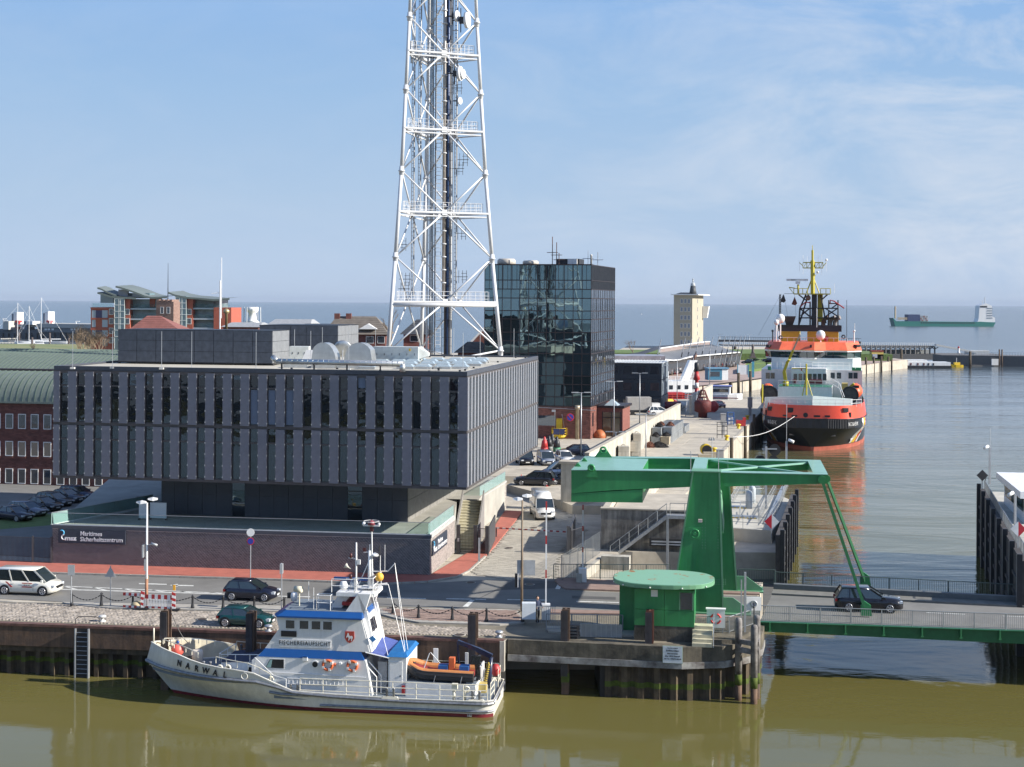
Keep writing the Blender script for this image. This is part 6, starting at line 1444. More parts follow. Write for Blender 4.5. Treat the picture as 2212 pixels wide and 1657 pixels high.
for cx,dx in((510,-1),(560,1),(610,1),(645,1)):
 x,z=sp(cx,625,29);b=B();b.path([(x,29,z-.8),(x,29,z+.6),(x+.3*dx,28.8,z+1.3),(x+1.0*dx,28.5,z+1.6)],.42,10);b.build('exhaust_pipe',m_exh if cx<600 else mat('exhaust_steel',(.2,.18,.17),.5,.5,var=.4),nw)
def lat(pts,r=.12,m=m_blk2,name='lattice',y0=28):
 b=B()
 for(c0,d0),(c1,d1)in pts:
  for yy in(y0,y0+3):
   xa,za=sp(c0,d0,y0);xb,zb=sp(c1,d1,y0);b.tube((xa,yy,za),(xb,yy,zb),r,5)
 return b.build(name,m,nw)
lat([((380,625),(388,500)),((388,500),(432,400)),((385,500),(668,500)),((385,570),(668,570)),((668,625),(668,440)),((380,625),(450,400)),((580,610),(540,400)),((388,500),(460,560)),((460,500),(395,555)),((575,560),(665,500)),((575,500),(668,560)),((463,625),(463,450)),((620,500),(668,465)),((595,625),(600,520)),((600,440),(600,500)),((600,465),(668,465)),((380,400),(432,440)),((590,400),(545,440))])
b=B();xa,xb=sx(475,500,28),sx(513,500,28);b.box(xa,xb,28,29.5,sz(625,28),sz(395,28));b.build('mast_casing',m_blk2,nw)
b=B();xa,xb=sx(518,500,29.6),sx(556,500,29.6)
b.box(xa,xb,29.6,30.6,sz(600,28),sz(390,28));b.build('mast_column',m_yel,nw)
b=B();x,z=sp(245,400,30);zz=sz(600,30)
for s in(-.2,.2):b.tube((x+s,30,zz),(x+s*.5,30,z),.06,5)
for k in range(12):q=zz+(z-zz)*k/12;b.tube((x-.2,30,q),(x+.2,30,q+.6),.05,4);b.tube((x+.2,30,q),(x-.2,30,q+.6),.05,4)
b.build('lattice_mast',m_blk2,nw)
for pts in(([(610,470),(612,440),(640,448),(714,500)],.13),([(395,485),(430,455),(465,458)],.12)):
 b=B();b.path([(sp(cx,cy,27.5)[0],27.5,sp(cx,cy,27.5)[1])for cx,cy in pts[0]],pts[1],6);b.build('fire_monitor',mat('monitor_red',(.30,.02,.03),.5),nw)
def sline(b,c0,d0,c1,d1,r,y=28.5,y2=None):xa,za=sp(c0,d0,y);xb,zb=sp(c1,d1,y);b.tube((xa,y,za),(xb,y2 or y,zb),r,6)
b=B();xa,za=sp(345,395,28.5);xb=sx(612,395,28.5);b.box(xa,xb,27.2,30,za-.1,za+.1);b.build('mast_platform',m_yel,nw)
b=B()
for cx in(345,375,410,445,540,580,612):sline(b,cx,395,cx,355,.07,27.3)
sline(b,345,355,445,355,.06,27.3);sline(b,540,355,612,355,.06,27.3);sline(b,310,347,352,352,.09,27.3);sline(b,310,347,345,392,.06,27.3);b.build('platform_railing',m_yel,nw)
b=B();sline(b,484,395,482,150,.42);sline(b,482,150,482,75,.22);sline(b,482,75,482,40,.07);sline(b,437,388,480,275,.12);sline(b,530,388,488,275,.12);sline(b,503,262,488,250,.15)
b.build('mast',m_yel,nw)
b=B();
for z_ in(165,205):sline(b,410 if z_==205 else 415,z_,558,z_,.1)
for cx in(412,440,470,500,530,558):sline(b,cx,165,cx,205,.07);
for cx in(425,455,515,545):sline(b,cx-12,205,cx+12,165,.05)
sline(b,385,165,412,190,.07);sline(b,582,165,558,195,.07);b.build('crosstree',m_yel,nw)
b=B()
for cx,c0,c1 in((413,112,250),(443,120,165),(523,120,165),(549,105,250),(385,150,230),(583,150,230),(642,320,390),(478,38,60)):sline(b,cx,c1,cx,c0,.03,28)
b.build('whip_antenna',m_sw,nw)
b=B();sline(b,378,390,376,325,.2,27.4);b.build('radar_post',m_yel,nw)
b=B();x,z=sp(375,312,27.4);b.cbox((x,27.4,z),(.9,.7,.5));b.build('radar_motor',m_sw,nw)
b=B();xa,za=sp(291,300,27.4);xb=sx(450,297,27.4);b.box(xa,xb,27.2,27.6,za,za+.42);b.build('radar_scanner',m_sw,nw)
text('SAM','lettering',m_blk2,nw,TM((xa+1.3,27.19,za+.2)),.34,'CENTER',.01,1.3)
for cx,cy,r,y in((247,572,.85,26),(217,600,.5,25),(541,693,.88,23.5),(583,145,.25,28.5),(519,236,.25,28.2),(450,422,.5,28)):
 x,z=sp(cx,cy,y);b=B();b.lathe([(r*.5,-r*1.1),(r*.9,-r*.6),(r,0),(r*.85,r*.55),(r*.45,r*.9),(.02,r)],14,(x,y,z));b.build('satellite_dome',m_sw if cx!=450 else mat('dome_brown',(.16,.10,.08),.5),nw)
 if cx in(217,541,247):b=B();b.tube((x,y,zr1),(x,y,z-r),.14,6);b.build('dome_post',m_sw,nw)
b=B();x,z=sp(217,640,25);b.path([(x-.6,25,zr1),(x-.2,25,z),(x,25,z+1)],.07);b.path([(x+.6,25,zr1),(x+.2,25,z),(x,25,z+1)],.07);b.build('dome_mast',m_sw,nw)
for cx,cy in((786,665),(190,665)):
 x,z=sp(cx,cy,24);b=B();b.tube((x,24,z-2.2),(x,24,z),.12,6);b.ball((x,24,z),.25,10);b.build('searchlight',m_sw if cx>400 else m_blk2,nw)
for cx,cy in((249,713),(708,708)):x,z=sp(cx,cy,23.5);b=B();b.torus((x,23.4,z),.3,.12,'y',14,6);b.build('searchlight',m_blk2,nw)
for cx,c1,c0 in((732,745,440),(513,640,500),(790,650,610)):b=B();sline(b,cx,c1,cx,c0,.05,24);b.build('whip_antenna',m_blk2 if cx==732 else m_sw,nw)
for k,(cx,cy)in enumerate(((268,425),(351,445))):
 x,z=sp(cx,cy,27);b=B();b.a([(x,27,z+.8),(x+.5,27.1,z-.5),(x+.15,27.2,z-.9),(x-.6,27.1,z-.7)],[(0,1,2,3),(3,2,1,0)]);b.build('flag',m_blk2 if k==0 else mat('flag_cloth',(.10,.03,.02),.8),nw)
b=B();sline(b,275,393,345,393,.04,27.2);sline(b,275,400,305,600,.02,27.2);sline(b,351,400,360,560,.02,27.2);sline(b,240,415,85,700,.02,28);b.build('rigging',m_blk2,nw)
b=B();x,z=sp(285,1075,9);b.tube((x,9,zA),(x,9,z+1.0),.55,12);b.build('crane_pedestal',m_yel,nw)
b=B();pts=[(287,1050),(275,960),(300,890),(318,870)];P=[(sp(cx,cy,9)[0],9-.4*i,sp(cx,cy,9)[1])for i,(cx,cy)in enumerate(pts)]
for i in range(3):b.bar(P[i],P[i+1],.6-.1*i,.7,(0,1,0))
b.build('crane_boom',m_yel,nw)
b=B();xa,za=sp(312,870,8);xb,zb=sp(392,688,7);b.bar((xa,8,za),(lerp((xa,za),(xb,zb),.35)[0],7.8,lerp((xa,za),(xb,zb),.35)[1]),.4,.5,(0,1,0));b.build('crane_boom',m_yel,nw)
b=B();q=lerp((xa,za),(xb,zb),.3);b.bar((q[0],7.8,q[1]),(xb,7,zb),.28,.32,(0,1,0));b.build('crane_jib',mat('jib_pale',(.45,.38,.30),.5,var=.3),nw)
b=B();sline(b,437,1135,437,905,.16,5);sline(b,407,1140,434,1010,.09,5,5.3);sline(b,480,1140,440,1010,.09,5,5.3);sline(b,330,940,437,940,.1,5);sline(b,400,950,437,990,.05,5);sline(b,420,1075,455,1075,.05,5);b.build('foremast',m_yel,nw)
b=B();x,z=sp(401,947,5);b.cbox((x,5,z),(.2,.2,.5));b.build('lantern',mat('signal_red',(.42,.03,.03)),nw)
for s,cx,cd,label in((-1,150,163,'port'),(1,793,755,'starboard')):
 x,z=sp(cx,1120,13);b=B();pr=[(.05,0)]
 R_=[(0.2,-1.0),(.9,-.6),(1.35,0),(1.3,.6),(.9,1.2),(.35,1.5)]
 rings_=[]
 for k in range(9):
  t=k/8;q=sin(pi*(.08+.84*t))**.5;rings_.append([(x+sg*px*q,11.5+6*t,z+pz*q*1.15)for sg,px,pz in[(1,a_,c_)for a_,c_ in R_]+[(-1,a_,c_)for a_,c_ in R_[::-1]]])
 b.smooth=True;b.loft(rings_);b.smooth=False;b.build('lifeboat',mat('lifeboat_orange',(.72,.12,.04),.45),nw)
 b=B();b.box(x-.7,x+.7,11.5,11.6,z+1.0,z+1.5);b.build('lifeboat_window',m_blk2,nw)
 xd,zd=sp(cd,1128 if s<0 else 1135,9);b=B();b.tube((xd,9,zd),(xd,10.5,zd),1.55,24);b.build('hose_reel',m_black,nw);b=B();b.tube((xd,8.95,zd),(xd,8.99,zd),1.2,20);b.build('reel_face',mat('reel_grey',(.06,.055,.055),.6,var=.5),nw)
 b=B();c0,c1=((150,1065),(215,1120))if s<0 else((785,1050),(720,1105));xa,za=sp(*c0,10);xb,zb=sp(*c1,10);b.bar((xa,10,za),(xb,10.5,zb),.35,.4,(0,1,0));b.build('davit',m_yel,nw)
b=B();sline(b,113,1190,115,1055,.18,7);b.build('davit_post',m_yel,nw)
b=B();xa,za=sp(695,1100,11);xb,zb=sp(740,1050,11);b.box(xa,xb,11,14,za,zb);b.build('winch_frame',mat('winch_yellow',(.5,.38,.12)),nw)
b=B();xa,za=sp(615,1010,8.2);xb,zb=sp(680,1050,7.5);xc,zc=sp(715,1150,6);b.path([(xa,8.2,za),(xb,7.5,zb),(xc,6,zc)],.06);b.path([(xa,8.2,za-.9),(xb,7.5,zb-.9),(xc,6,zc-.9)],.05);b.build('stair_rail',m_sw,nw)
fl=[mat('flag_gold',(.75,.50,.05),.5),mat('flag_red',(.42,.02,.03),.5),m_sw]
def onhull(y,z,sg=1,off=.03):
 f=max(0,min(1,z/ZK))**1.3 if z<=ZK else 1
 best=None
 for k in range(60):
  t=k/59*(len(ys)-1);i=min(int(t),len(ys)-2);u=t-i;a_=ys[i]+(ys[i+1]-ys[i])*u;c_=yw[i]+(yw[i+1]-yw[i])*u
  yy=c_+(a_-c_)*f
  if best is None or abs(yy-y)<best[0]:best=(abs(yy-y),a_,c_)
 _,a_,c_=best;h=hbw(c_)+(hbd(a_)-hbw(c_))*f;return(sg*(h+off),y-off,z)
for j,m in enumerate((m_sw,fl[0],fl[1],m_sw)):
 for sg in(-1,1):
  b=B();w0=[0,.9,2.3,3.4][j];w1=[.9,2.3,3.4,4.2][j];n=10
  P=[]
  for k in range(n+1):z=ZR0-.1-(ZR0-1.0)*k/n;P+=[onhull(5.0+w0+k*.28,z,sg,.06),onhull(5.0+w1+k*.28,z,sg,.06)]
  F=[(2*k,2*k+1,2*k+3,2*k+2)for k in range(n)];b.a(P,F+[f[::-1]for f in F]);b.build('hull_stripe',m,nw)
for sg in(-1,1):
 AP=[Vector(onhull(.5+.1*k,4.85,sg,.14))for k in range(80)]
 def arc(s_):
  d=0
  for a_,c_ in zip(AP,AP[1:]):
   e=(c_-a_).length
   if d+e>=s_:return a_.lerp(c_,(s_-d)/e)
   d+=e
  return AP[-1]
 for i,ch in enumerate('NEUWERK'):
  k=i if sg>0 else 6-i;p=arc(.1+k*.50);q=arc(.1+k*.50+.45);xd=(q-p).normalized()*(1 if sg>0 else-1);up=Vector((0,0,1));nd=xd.cross(up).normalized()
  M=Matrix((xd,up,nd)).transposed().to_4x4();M.translation=p;text(ch,'lettering',m_sw,nw,M,.92,'CENTER',.02,.66,.0)
for cx,sg in((540,1),(330,-1)):
 x,z=sp(cx,1418,1.0);p=onhull(2.2,2.7,sg,.0);
 b=B();b.cbox((p[0]*.62,p[1]-1.35,3.2),(1.5,.7,1.0),radians(15)*sg);b.build('anchor_pocket',mat('pocket_pale',(.25,.22,.2)if sg>0 else(.03,.02,.02),.7,var=.4),nw)
 b=B();b.cbox((p[0]*.60,p[1]-1.75,3.15),(.9,.25,.5),radians(15)*sg);b.build('anchor',m_exh,nw)
x,z=sp(350,1290,-.5);a_=Vector(SF.w(x,-.6,z));c_=Vector(G(1583,944,YZ+.4));b=B();P=[a_.lerp(c_,k/10)+Vector((0,0,-1.1*sin(pi*k/10)))for k in range(11)];b.path(P,.045,5)
one(b,'mooring_line',m_sw,'long white mooring line from the tug bow to the quay','rope')
def fd(u,v,z):return G(u,v,z)
cs=thing('cargo_ship','green container feeder far out on the river with a white tower aft','ship',DD(1926,704,1700)[:2]+(WZ,),radians(2))
K=1700/FPX
def cxp(cx):return(1635.8+cx*.26075-1926)*K
def czp(cy,base=492):return(base-cy)*.26075*K
b=B();m_teal=mat('hull_teal',(.02,.17,.14),.5,var=.15)
L_=[(1108,425),(1135,452),(1810,455),(1830,452),(1950,458),(1965,458),(1945,494),(1125,494)]
P=[(cxp(a_),czp(c_))for a_,c_ in L_];b.slab(P,-8,8)
b.build('hull',m_teal,cs)
b=B();b.box(cxp(1236),cxp(1335),-7,7,czp(452),czp(396));b.build('container_block',mat('container_navy',(.025,.045,.12),.6),cs)
for i in range(5):
 for j in range(3):b=B();b.box(cxp(1338+i*13),cxp(1348+i*13),-7,7,czp(452-j*16),czp(438-j*16));b.build('container',[mat('c_grey',(.25,.27,.3),.6),mat('c_rust',(.25,.12,.1),.6),mat('c_white',(.4,.42,.42),.6)][(i+j)%3],cs)
b=B();b.slab([(cxp(1825),czp(425)),(cxp(1832),czp(320)),(cxp(1885),czp(300)),(cxp(1935),czp(320)),(cxp(1938),czp(410)),(cxp(1962),czp(420)),(cxp(1962),czp(455)),(cxp(1815),czp(455))],-7,7);b.build('deckhouse',m_sw,cs)
for j in range(5):b=B();b.box(cxp(1893),cxp(1940),-7.3,-7.05,czp(345+j*20),czp(338+j*20));b.build('deck_gap',mat('gap_grey',(.2,.24,.28),.6),cs)
b=B();b.box(cxp(1835),cxp(1895),-7.2,-7.01,czp(335),czp(322));b.build('bridge_window',m_blk2,cs)
b=B();b.tube((cxp(1893),0,czp(305)),(cxp(1893),0,czp(250)),.5,5);b.tube((cxp(1873),0,czp(310)),(cxp(1873),0,czp(275)),.3,5);b.build('mast',m_steel,cs)
b=B();b.tube((cxp(1142),0,czp(430)),(cxp(1142),0,czp(330)),.9,6);b.build('foremast',mat('mast_buff',(.5,.38,.22),.6),cs)
b=B();
for k in range(9):b.box(cxp(1150+k*9),cxp(1155+k*9),-7,-6,czp(440),czp(420))
o=b.build('deck_stanchion',mat('mast_buff',(.5,.38,.22)),cs);o['kind']='stuff'
b=B();
for k in range(24):b.box(cxp(1340+k*19),cxp(1350+k*19),-8.1,-8.01,czp(470),czp(458))
o=b.build('deck_marking',m_blk2,cs);o['kind']='stuff'
for u,v,s,c,lb in((209,652+1.2,5,m_white,'tiny white sail far out left of the red flats'),(1386,680,3.5,m_white,'small white boat on the open river left of the radar tower')):
 d=G(u,v,WZ);b=B();b.slab([(-s*.4,0),(s*.5,0),(s*.3,-.2),(s*.1,s*1.3),(-s*.1,s*.3)],-.2,.2);one(b,'sail_boat',c,lb,'boat',None,d)
m_bkr0=mat('old_brick0',(.16,.06,.048),.85,var=.3,scale=1.2)
m_tw=mat('tower_white',(.62,.63,.64),.45,var=.05)
LV=[(-420,112),(-270,122),(-118,133),(44,146),(200,162.3),(374,181.4),(557,208.7),(757,243),(975,285)]
d0,d1,d2=172.0,177.0,183.7
base3=[(-252.3/FPX*172,172.0),(-43.6/FPX*177,177.0),(-191/FPX*183.7,183.7)]
cxy=(sum(p[0]for p in base3)/3,sum(p[1]for p in base3)/3)
rt=thing('radio_tower','tall white three legged tubular radio tower rising behind the office block','tower',(cxy[0],cxy[1],0))
def rz(v):return CAMH-(v-653+.9)*176/FPX
def corner(i,w,z):k=w/208.7;return Vector(((base3[i][0]-cxy[0])*k,(base3[i][1]-cxy[1])*k,z))
lv=[(rz(v),w)for v,w in LV];lv[-1]=(13.9,247)
for i in range(3):
 for k in range(len(lv)-1):
  a_,c_=corner(i,lv[k+1][1],lv[k+1][0]),corner(i,lv[k][1],lv[k][0]);b=B();b.tube(a_,c_,.25-.01*(6-k),14,.25-.01*(7-k));b.build('leg',m_tw,rt)
 for k in range(1,len(lv)):
  a_=corner(i,lv[k][1],lv[k][0]);b=B();b.lathe([(.27,-.55),(.31,-.5),(.31,-.12),(.41,-.10),(.41,.02),(.31,.04),(.27,.5)],14,a_);b.build('flange',m_tw,rt)
for i,j in((0,1),(1,2),(2,0)):
 for k in range(len(lv)-1):
  a0,a1,c0_,c1_=corner(i,lv[k+1][1],lv[k+1][0]),corner(i,lv[k][1],lv[k][0]),corner(j,lv[k+1][1],lv[k+1][0]),corner(j,lv[k][1],lv[k][0])
  m_=(a0+c1_+c0_+a1)/4;zc={6:652,5:460.4,4:282.4,3:116.9}.get(k)
  if zc:m_.z=rz(zc)
  for q in(a0,a1,c0_,c1_):b=B();b.tube(q,m_,.108,8);b.build('brace',m_tw,rt)
  b=B();b.cbox(m_,(.65,.4,.65),atan2((c0_-a0).y,(c0_-a0).x));b.build('node_plate',m_tw,rt)
for k in range(7):
 z=rz({6:652,5:460.4,4:282.4,3:116.9}.get(k,(LV[k][0]+LV[k+1][0])/2));w_=lv[k][1]+(lv[k+1][1]-lv[k][1])*(z-lv[k][0])/(lv[k+1][0]-lv[k][0])
 C3=[corner(i,w_*1.0,z)for i in range(3)]
 b=B()
 for i in range(3):
  a_,c_=C3[i],C3[(i+1)%3]
  if k==6:b.tube(a_+Vector((0,0,-.35)),c_+Vector((0,0,-.35)),.28,8)
  b.bar(a_+Vector((0,0,0)),c_+Vector((0,0,0)),.5,.22);b.bar(a_+Vector((0,0,-.45)),c_+Vector((0,0,-.45)),.18,.14)
  m1,m2=(C3[i]+C3[(i+1)%3])/2,(C3[i]+C3[(i+2)%3])/2;b.bar(m1,m2,.25,.2)
 b.build('platform',m_tw,rt)
 b=B()
 for i in range(3):
  a_,c_=C3[i].lerp(Vector((0,0,z)),.09),C3[(i+1)%3].lerp(Vector((0,0,z)),.09);L=(c_-a_).length;a2,c2=a_.lerp(c_,.02),a_.lerp(c_,.97)
  for h in(.35,.75,1.25):b.tube(a2+Vector((0,0,h)),c2+Vector((0,0,h)),.03,4)
  n=14
  for q in range(n+1):p=a2.lerp(c2,q/n);b.tube(p,p+Vector((0,0,1.25)),.03,4)
 b.build('platform_railing',m_tw,rt)
b=B();b.box(-9.5,4.6,-7,8,12.9,13.9);b.cur=1;b.box(-9,2.8,-6,7.5,0,12.9);b.build('plinth_building',[m_conc,m_anth],rt)
ztop_=lv[0][0]
def col(u,d,r,z0,z1,m,name,n=8):x=ray(u,653)[0]*d-cxy[0];y=d-cxy[1];b=B();b.tube((x,y,z0),(x,y,z1),r,n);return b.build(name,m,rt),x,y
def ladder(u,d,w_,z0,z1,m,step=.45,cage=0,name='cable_ladder'):
 x=ray(u,653)[0]*d-cxy[0];y=d-cxy[1];b=B()
 for s in(-w_/2,w_/2):b.bar((x+s,y,z0),(x+s,y,z1),.07,.07)
 n=int((z1-z0)/step)
 for k in range(n):b.bar((x-w_/2,y,z0+k*step),(x+w_/2,y,z0+k*step),.05,.05)
 if cage:
  for k in range(0,n,2):b.torus((x,y-.35,z0+k*step),.38,.02,'z',8,3)
 return b.build(name,m,rt)
m_cab=mat('cable_black',(.07,.072,.08),.5);m_duct=mat('duct_blue',(.02,.05,.13),.35,.2)
m_duct2=mat('duct_brown',(.10,.08,.07),.5,.3)
for k,(u,m)in enumerate(((928,m_cab),(931,m_cab),(934,m_cab))):col(u,177.5,.07,0,ztop_,m,'cable_bundle',6)
ladder(931,177.2,.8,0,ztop_,m_steel,.9)
col(938.5,177.8,.07,0,ztop_,m_cab,'cable_bundle');col(940.5,177.9,.05,0,ztop_,m_tw,'pipe',5)
col(921.5,178.2,.09,0,ztop_,m_tw,'pipe',6)
ladder(946,176.8,.62,0,ztop_,m_tw,.5,1,'climbing_ladder')
col(957.8,175.5,.20,rz(652)+.1,ztop_,mat('pipe_steel',(.42,.38,.34),.4,.5),'pipe',12)
b=B();x=ray(957.8,653)[0]*175.5-cxy[0]
for k in range(40):b.tube((x,175.5-cxy[1],rz(640)+k*1.6),(x,175.5-cxy[1],rz(640)+k*1.6+.12),.33,12)
o=b.build('pipe_clamp',m_tw,rt);o['kind']='stuff'
col(961.5,177.5,.15,0,ztop_,m_duct2,'duct');col(965.8,177.5,.20,0,ztop_,m_duct,'duct');col(969.5,177.6,.10,0,ztop_,m_cab,'duct')
b=B();x=ray(965.5,653)[0]*177-cxy[0]
for k in range(90):b.box(x-.62,x+.62,176.9-cxy[1],176.95-cxy[1],k*1.05,k*1.05+.04)
for s in(-.62,-.2,.2,.62):b.box(x+s-.025,x+s+.025,176.9-cxy[1],176.95-cxy[1],0,ztop_)
b.build('duct_cage',m_black,rt)
col(973.5,177.8,.13,0,ztop_,m_tw,'pipe')
def smast(u,d,v0,v1,lean=0):ladder(u,d,.35,rz(v0),rz(v1),mat('mast_brown',(.20,.17,.15),.5,.3),.5,0,'antenna_mast');col(u+1.5,d,.09,rz(v0),rz(v1),m_steel,'pipe',6)
smast(983,178.5,640,-420);smast(891,177,640,-420);smast(905,180,460,-420)
def aerial(u,v,d,s=1.,m=m_dark):
 x,y,z=DD(u,v,d);x-=cxy[0];y-=cxy[1];b=B()
 b.tube((x-.9*s,y,z),(x+.9*s,y,z),.035,4)
 for k in(-.5,.1,.7):b.tube((x+k*s,y,z-1.0*s),(x+k*s,y,z+1.0*s),.03,4)
 b.box(x-.1*s,x+.75*s,y-.02,y+.02,z+.5*s,z+.56*s);b.box(x-.1*s,x+.75*s,y-.02,y+.02,z-.5*s,z-.44*s);b.build('aerial',m,rt)
for u,v in((875,603),(867,528),(873,652-28),(996,504),(998,598),(1000,345),(990,364),(987,190)):aerial(u,v,176,.8)
for u,v,s in((1006,44,1.0),(991,159,.9),(998,160,.6),(992,218,.45),(985,35,.7)):
 x,y,z=DD(u,v,175);x-=cxy[0];y-=cxy[1];b=B();b.tube((x,y,z),(x+.35*s,y-.1,z),1.0*s,16);b.build('drum_antenna',m_tw,rt);b=B();b.tube((x-1.6*s,y,z),(x,y,z),.09,5);b.tube((x-.6*s,y,z-1.5*s),(x-.6*s,y,z+1.5*s),.07,5);b.cbox((x-.5*s,y,z),(.6*s,.5*s,.8*s));b.build('antenna_bracket',m_dark,rt)
for u,v in((975,66),(885,30),(889,100),(890,125)):
 x,y,z=DD(u,v,176);x-=cxy[0];y-=cxy[1];b=B();b.cbox((x,y,z),(.35,.3,1.3));b.tube((x,y,z),(x+.8,y,z),.06,5);b.build('panel_antenna',m_steel,rt)
TG=Fr((12.4,223,YZ),radians(-14.3))
gt2=thing('glass_tower','dark mirrored glass office tower on a red brick base','building',TG.o,TG.a)
TG2=Fr(TG.o,radians(-9));RT=Matrix.Rotation(radians(5.3),4,'Z');gxl=TG2.py(1046.8,700,0)[0];gyr=TG.px(1327,700,0)[0]
c3=lambda cx,cy:(1036.8+cx*.26075,489.6+cy*.26075)
rows=[TG.py(*c3(920,cy),0)[1]for cy in(317,445,520,595,700,770,880,952,1055,1130,1240,1310,1415,1490)]
m_tg=glassmat('tower_glass',(.17,.25,.27),.015,.010,.45,.93,spec=1.)
m_tg2=glassmat('tower_glass_spandrel',(.15,.23,.25),.02,.010,.45,.93,spec=1.)
m_ts=glassmat('tower_glass_side',(.20,.24,.29),.02,.008,.5,.9,spec=1)
m_mul=mat('mullion_brown',(.035,.026,.028),.5,.3)
b=B(RT);b.box(gxl+.1,-.1,.1,gyr-2,0,rows[0]-.1);b.build('core',m_black,gt2)
for r in range(13):
 nc=23 if r<2 else 12;z1,z0=rows[r],rows[r+1];wpane=-gxl/nc
 gb=B();gb.box(.035,wpane-.035,-.02,.03,.04,z1-z0-.04);me=gb.mesh('glass_pane',m_tg if r%2 else m_tg2)
 for k in range(nc):inst(me,'glass_pane',gt2,RT@Matrix.Translation((gxl+wpane*k,random.uniform(0,.01),z0))@Matrix.Rotation(random.uniform(-.006,.006),4,'Z')@Matrix.Rotation(random.uniform(-.004,.004),4,'X'))
 ns_=26 if r<2 else 13;wp=gyr/ns_
 gb=B();gb.box(-.03,.02,.035,wp-.035,.04,z1-z0-.04);me=gb.mesh('side_pane',m_ts)
 for k in range(ns_):inst(me,'side_pane',gt2,Matrix.Translation((random.uniform(-.01,0),wp*k,z0))@Matrix.Rotation(random.uniform(-.01,.01),4,'Z'))
b=B()
for z in rows:b.M=RT;b.box(gxl-.05,.08,-.07,.05,z-.07,z+.07);b.M=None;b.box(-.05,.08,.06,gyr,z-.07,z+.07)
b.build('transom',m_mul,gt2)
b=B(RT)
for k in range(13):x=gxl-gxl*k/12;b.box(x-.05,x+.05,-.09,.04,rows[-1],rows[0])
for k in range(24):x=gxl-gxl*k/23;b.box(x-.025,x+.025,-.085,.04,rows[2],rows[0])
b.build('mullion',m_mul,gt2);b=B()
for k in range(14):y=gyr*k/13;b.box(-.04,.08,y-.06,y+.06,rows[-1],rows[0])
for k in range(27):y=gyr*k/26;b.box(-.04,.12,y-.05,y+.05,rows[2],rows[0])
b.build('mullion',mat('side_fin',(.13,.135,.15),.45,.4),gt2)
b=B(RT);b.box(gxl-.1,.1,-.1,gyr-.5,rows[0],rows[0]+.12);b.build('roof',m_mul,gt2)
for cx,cy,w_,h_ in((220,300,3.0,1.0),(420,305,2.6,.7)):x,_=TG.py(*c3(cx,cy),4);b=B();b.lathe([(w_/2,0),(w_/2,h_*.7),(w_*.42,h_)],18,(x,4,rows[0]+.12));b.build('roof_drum',mat('drum_buff',(.5,.46,.40),.6),gt2)
x0=TG.py(*c3(630,300),6)[0];x1=TG.py(*c3(822,300),6)[0]
b=B();b.box(x0,x1,6,10,rows[0],rows[0]+1.15);b.build('plant_room',m_dark,gt2);b=B();b.box(x0+2,x1-.3,5.6,5.99,rows[0],rows[0]+1.1);b.build('plant_unit',m_sw,gt2)
for cx,h,r,m in((600,4.6,.07,m_exh),(635,3.7,.07,m_exh),(655,2,.07,m_exh),(895,2.4,.04,m_steel),(1033,2.3,.06,m_steel)):
 yy=3 if cx<900 else 8;x=TG.py(*c3(cx,300),yy)[0]if cx<930 else-.5;b=B();b.tube((x,yy,rows[0]),(x,yy,rows[0]+h),r,5);b.tube((x-.9,yy,rows[0]+h*.45),(x+.9,yy,rows[0]+h*.45),.05,4);b.build('roof_mast',m,gt2)
for cx in(915,962):x,_=TG.py(*c3(cx,300),2 if cx==915 else 5);b=B();b.lathe([(.16,0),(.16,1.5),(.2,1.55),(.17,1.75)],12,(min(x,-.6),3,rows[0]));b.build('flue',m_sw,gt2)
m_bk=mat('tower_brick',(.22,.085,.065),.8,var=.25,scale=2.5,island=.35,bump=.2)
def bricks(parent,fr_x0,x1,z0,z1,axis,off,m,bl=.5,bh=.145,name='brick',holes=()):
 b=B();nz_=int((z1-z0)/bh)
 for j in range(nz_):
  x=fr_x0-(j%2)*bl/2
  while x<x1:
   xa,xb=max(fr_x0,x)+.012,min(x1,x+bl)-.012;z=z0+j*bh;mid=((xa+xb)/2,z+bh/2)
   if xb-xa>.05 and not any(h[0]<mid[0]<h[1]and h[2]<mid[1]<h[3]for h in holes):
    e=random.uniform(0.02,.03);P=[(xa,-e,z),(xb,-e,z),(xb,-e,z+bh-.02),(xa,-e,z+bh-.02)]
    if axis=='y':P=[(off+e,p[0],p[2])for p in P]
    else:P=[(p[0],off-e,p[2])for p in P]
    b.a(P,[(0,1,2,3)])
   x+=bl
 o=b.build(name,m,parent);o['kind']='stuff';return o
b=B(RT);b.box(gxl,0,0,gyr-1.5,0,rows[-1]-.07);b.build('wall',mat('brick_joint',(.19,.11,.09),.9),gt2)
o=bricks(gt2,gxl,0,0,rows[-1]-.1,'x',-.001,m_bk,holes=((-11.5,-5.5,2.0,3.6),));o.matrix_local=RT;bricks(gt2,0,gyr,0,rows[-1]-.1,'y',.001,m_bk)
b=B(RT);b.box(-11.5,-5.5,-.03,.01,2.0,3.6);b.build('window',m_ts,gt2)
b=B();b.box(0,.04,1.2,2.4,1.9,4.0);b.build('window',m_ts,gt2)
x0,z0=TG.py(*c3(990,1560),-.0)
b=B();b.box(.05,4.2,5.2,12.2,0,4.6);b.build('vestibule',m_bk,gt2);b=B();b.box(-.0,4.5,4.9,12.5,4.6,4.95);b.build('vestibule_roof',m_mul,gt2)
b=B();b.box(1.0,3.9,5.13,5.19,.1,3.9);b.build('entrance_door',glassmat('door_glass',(.16,.12,.07),.1,spec=.8),gt2);b=B()
for x in(.95,2.4,3.9):b.box(x-.06,x+.06,5.06,5.12,0,4)
b.box(.95,3.9,5.06,5.12,3.0,3.12);b.build('door_frame',m_mul,gt2)
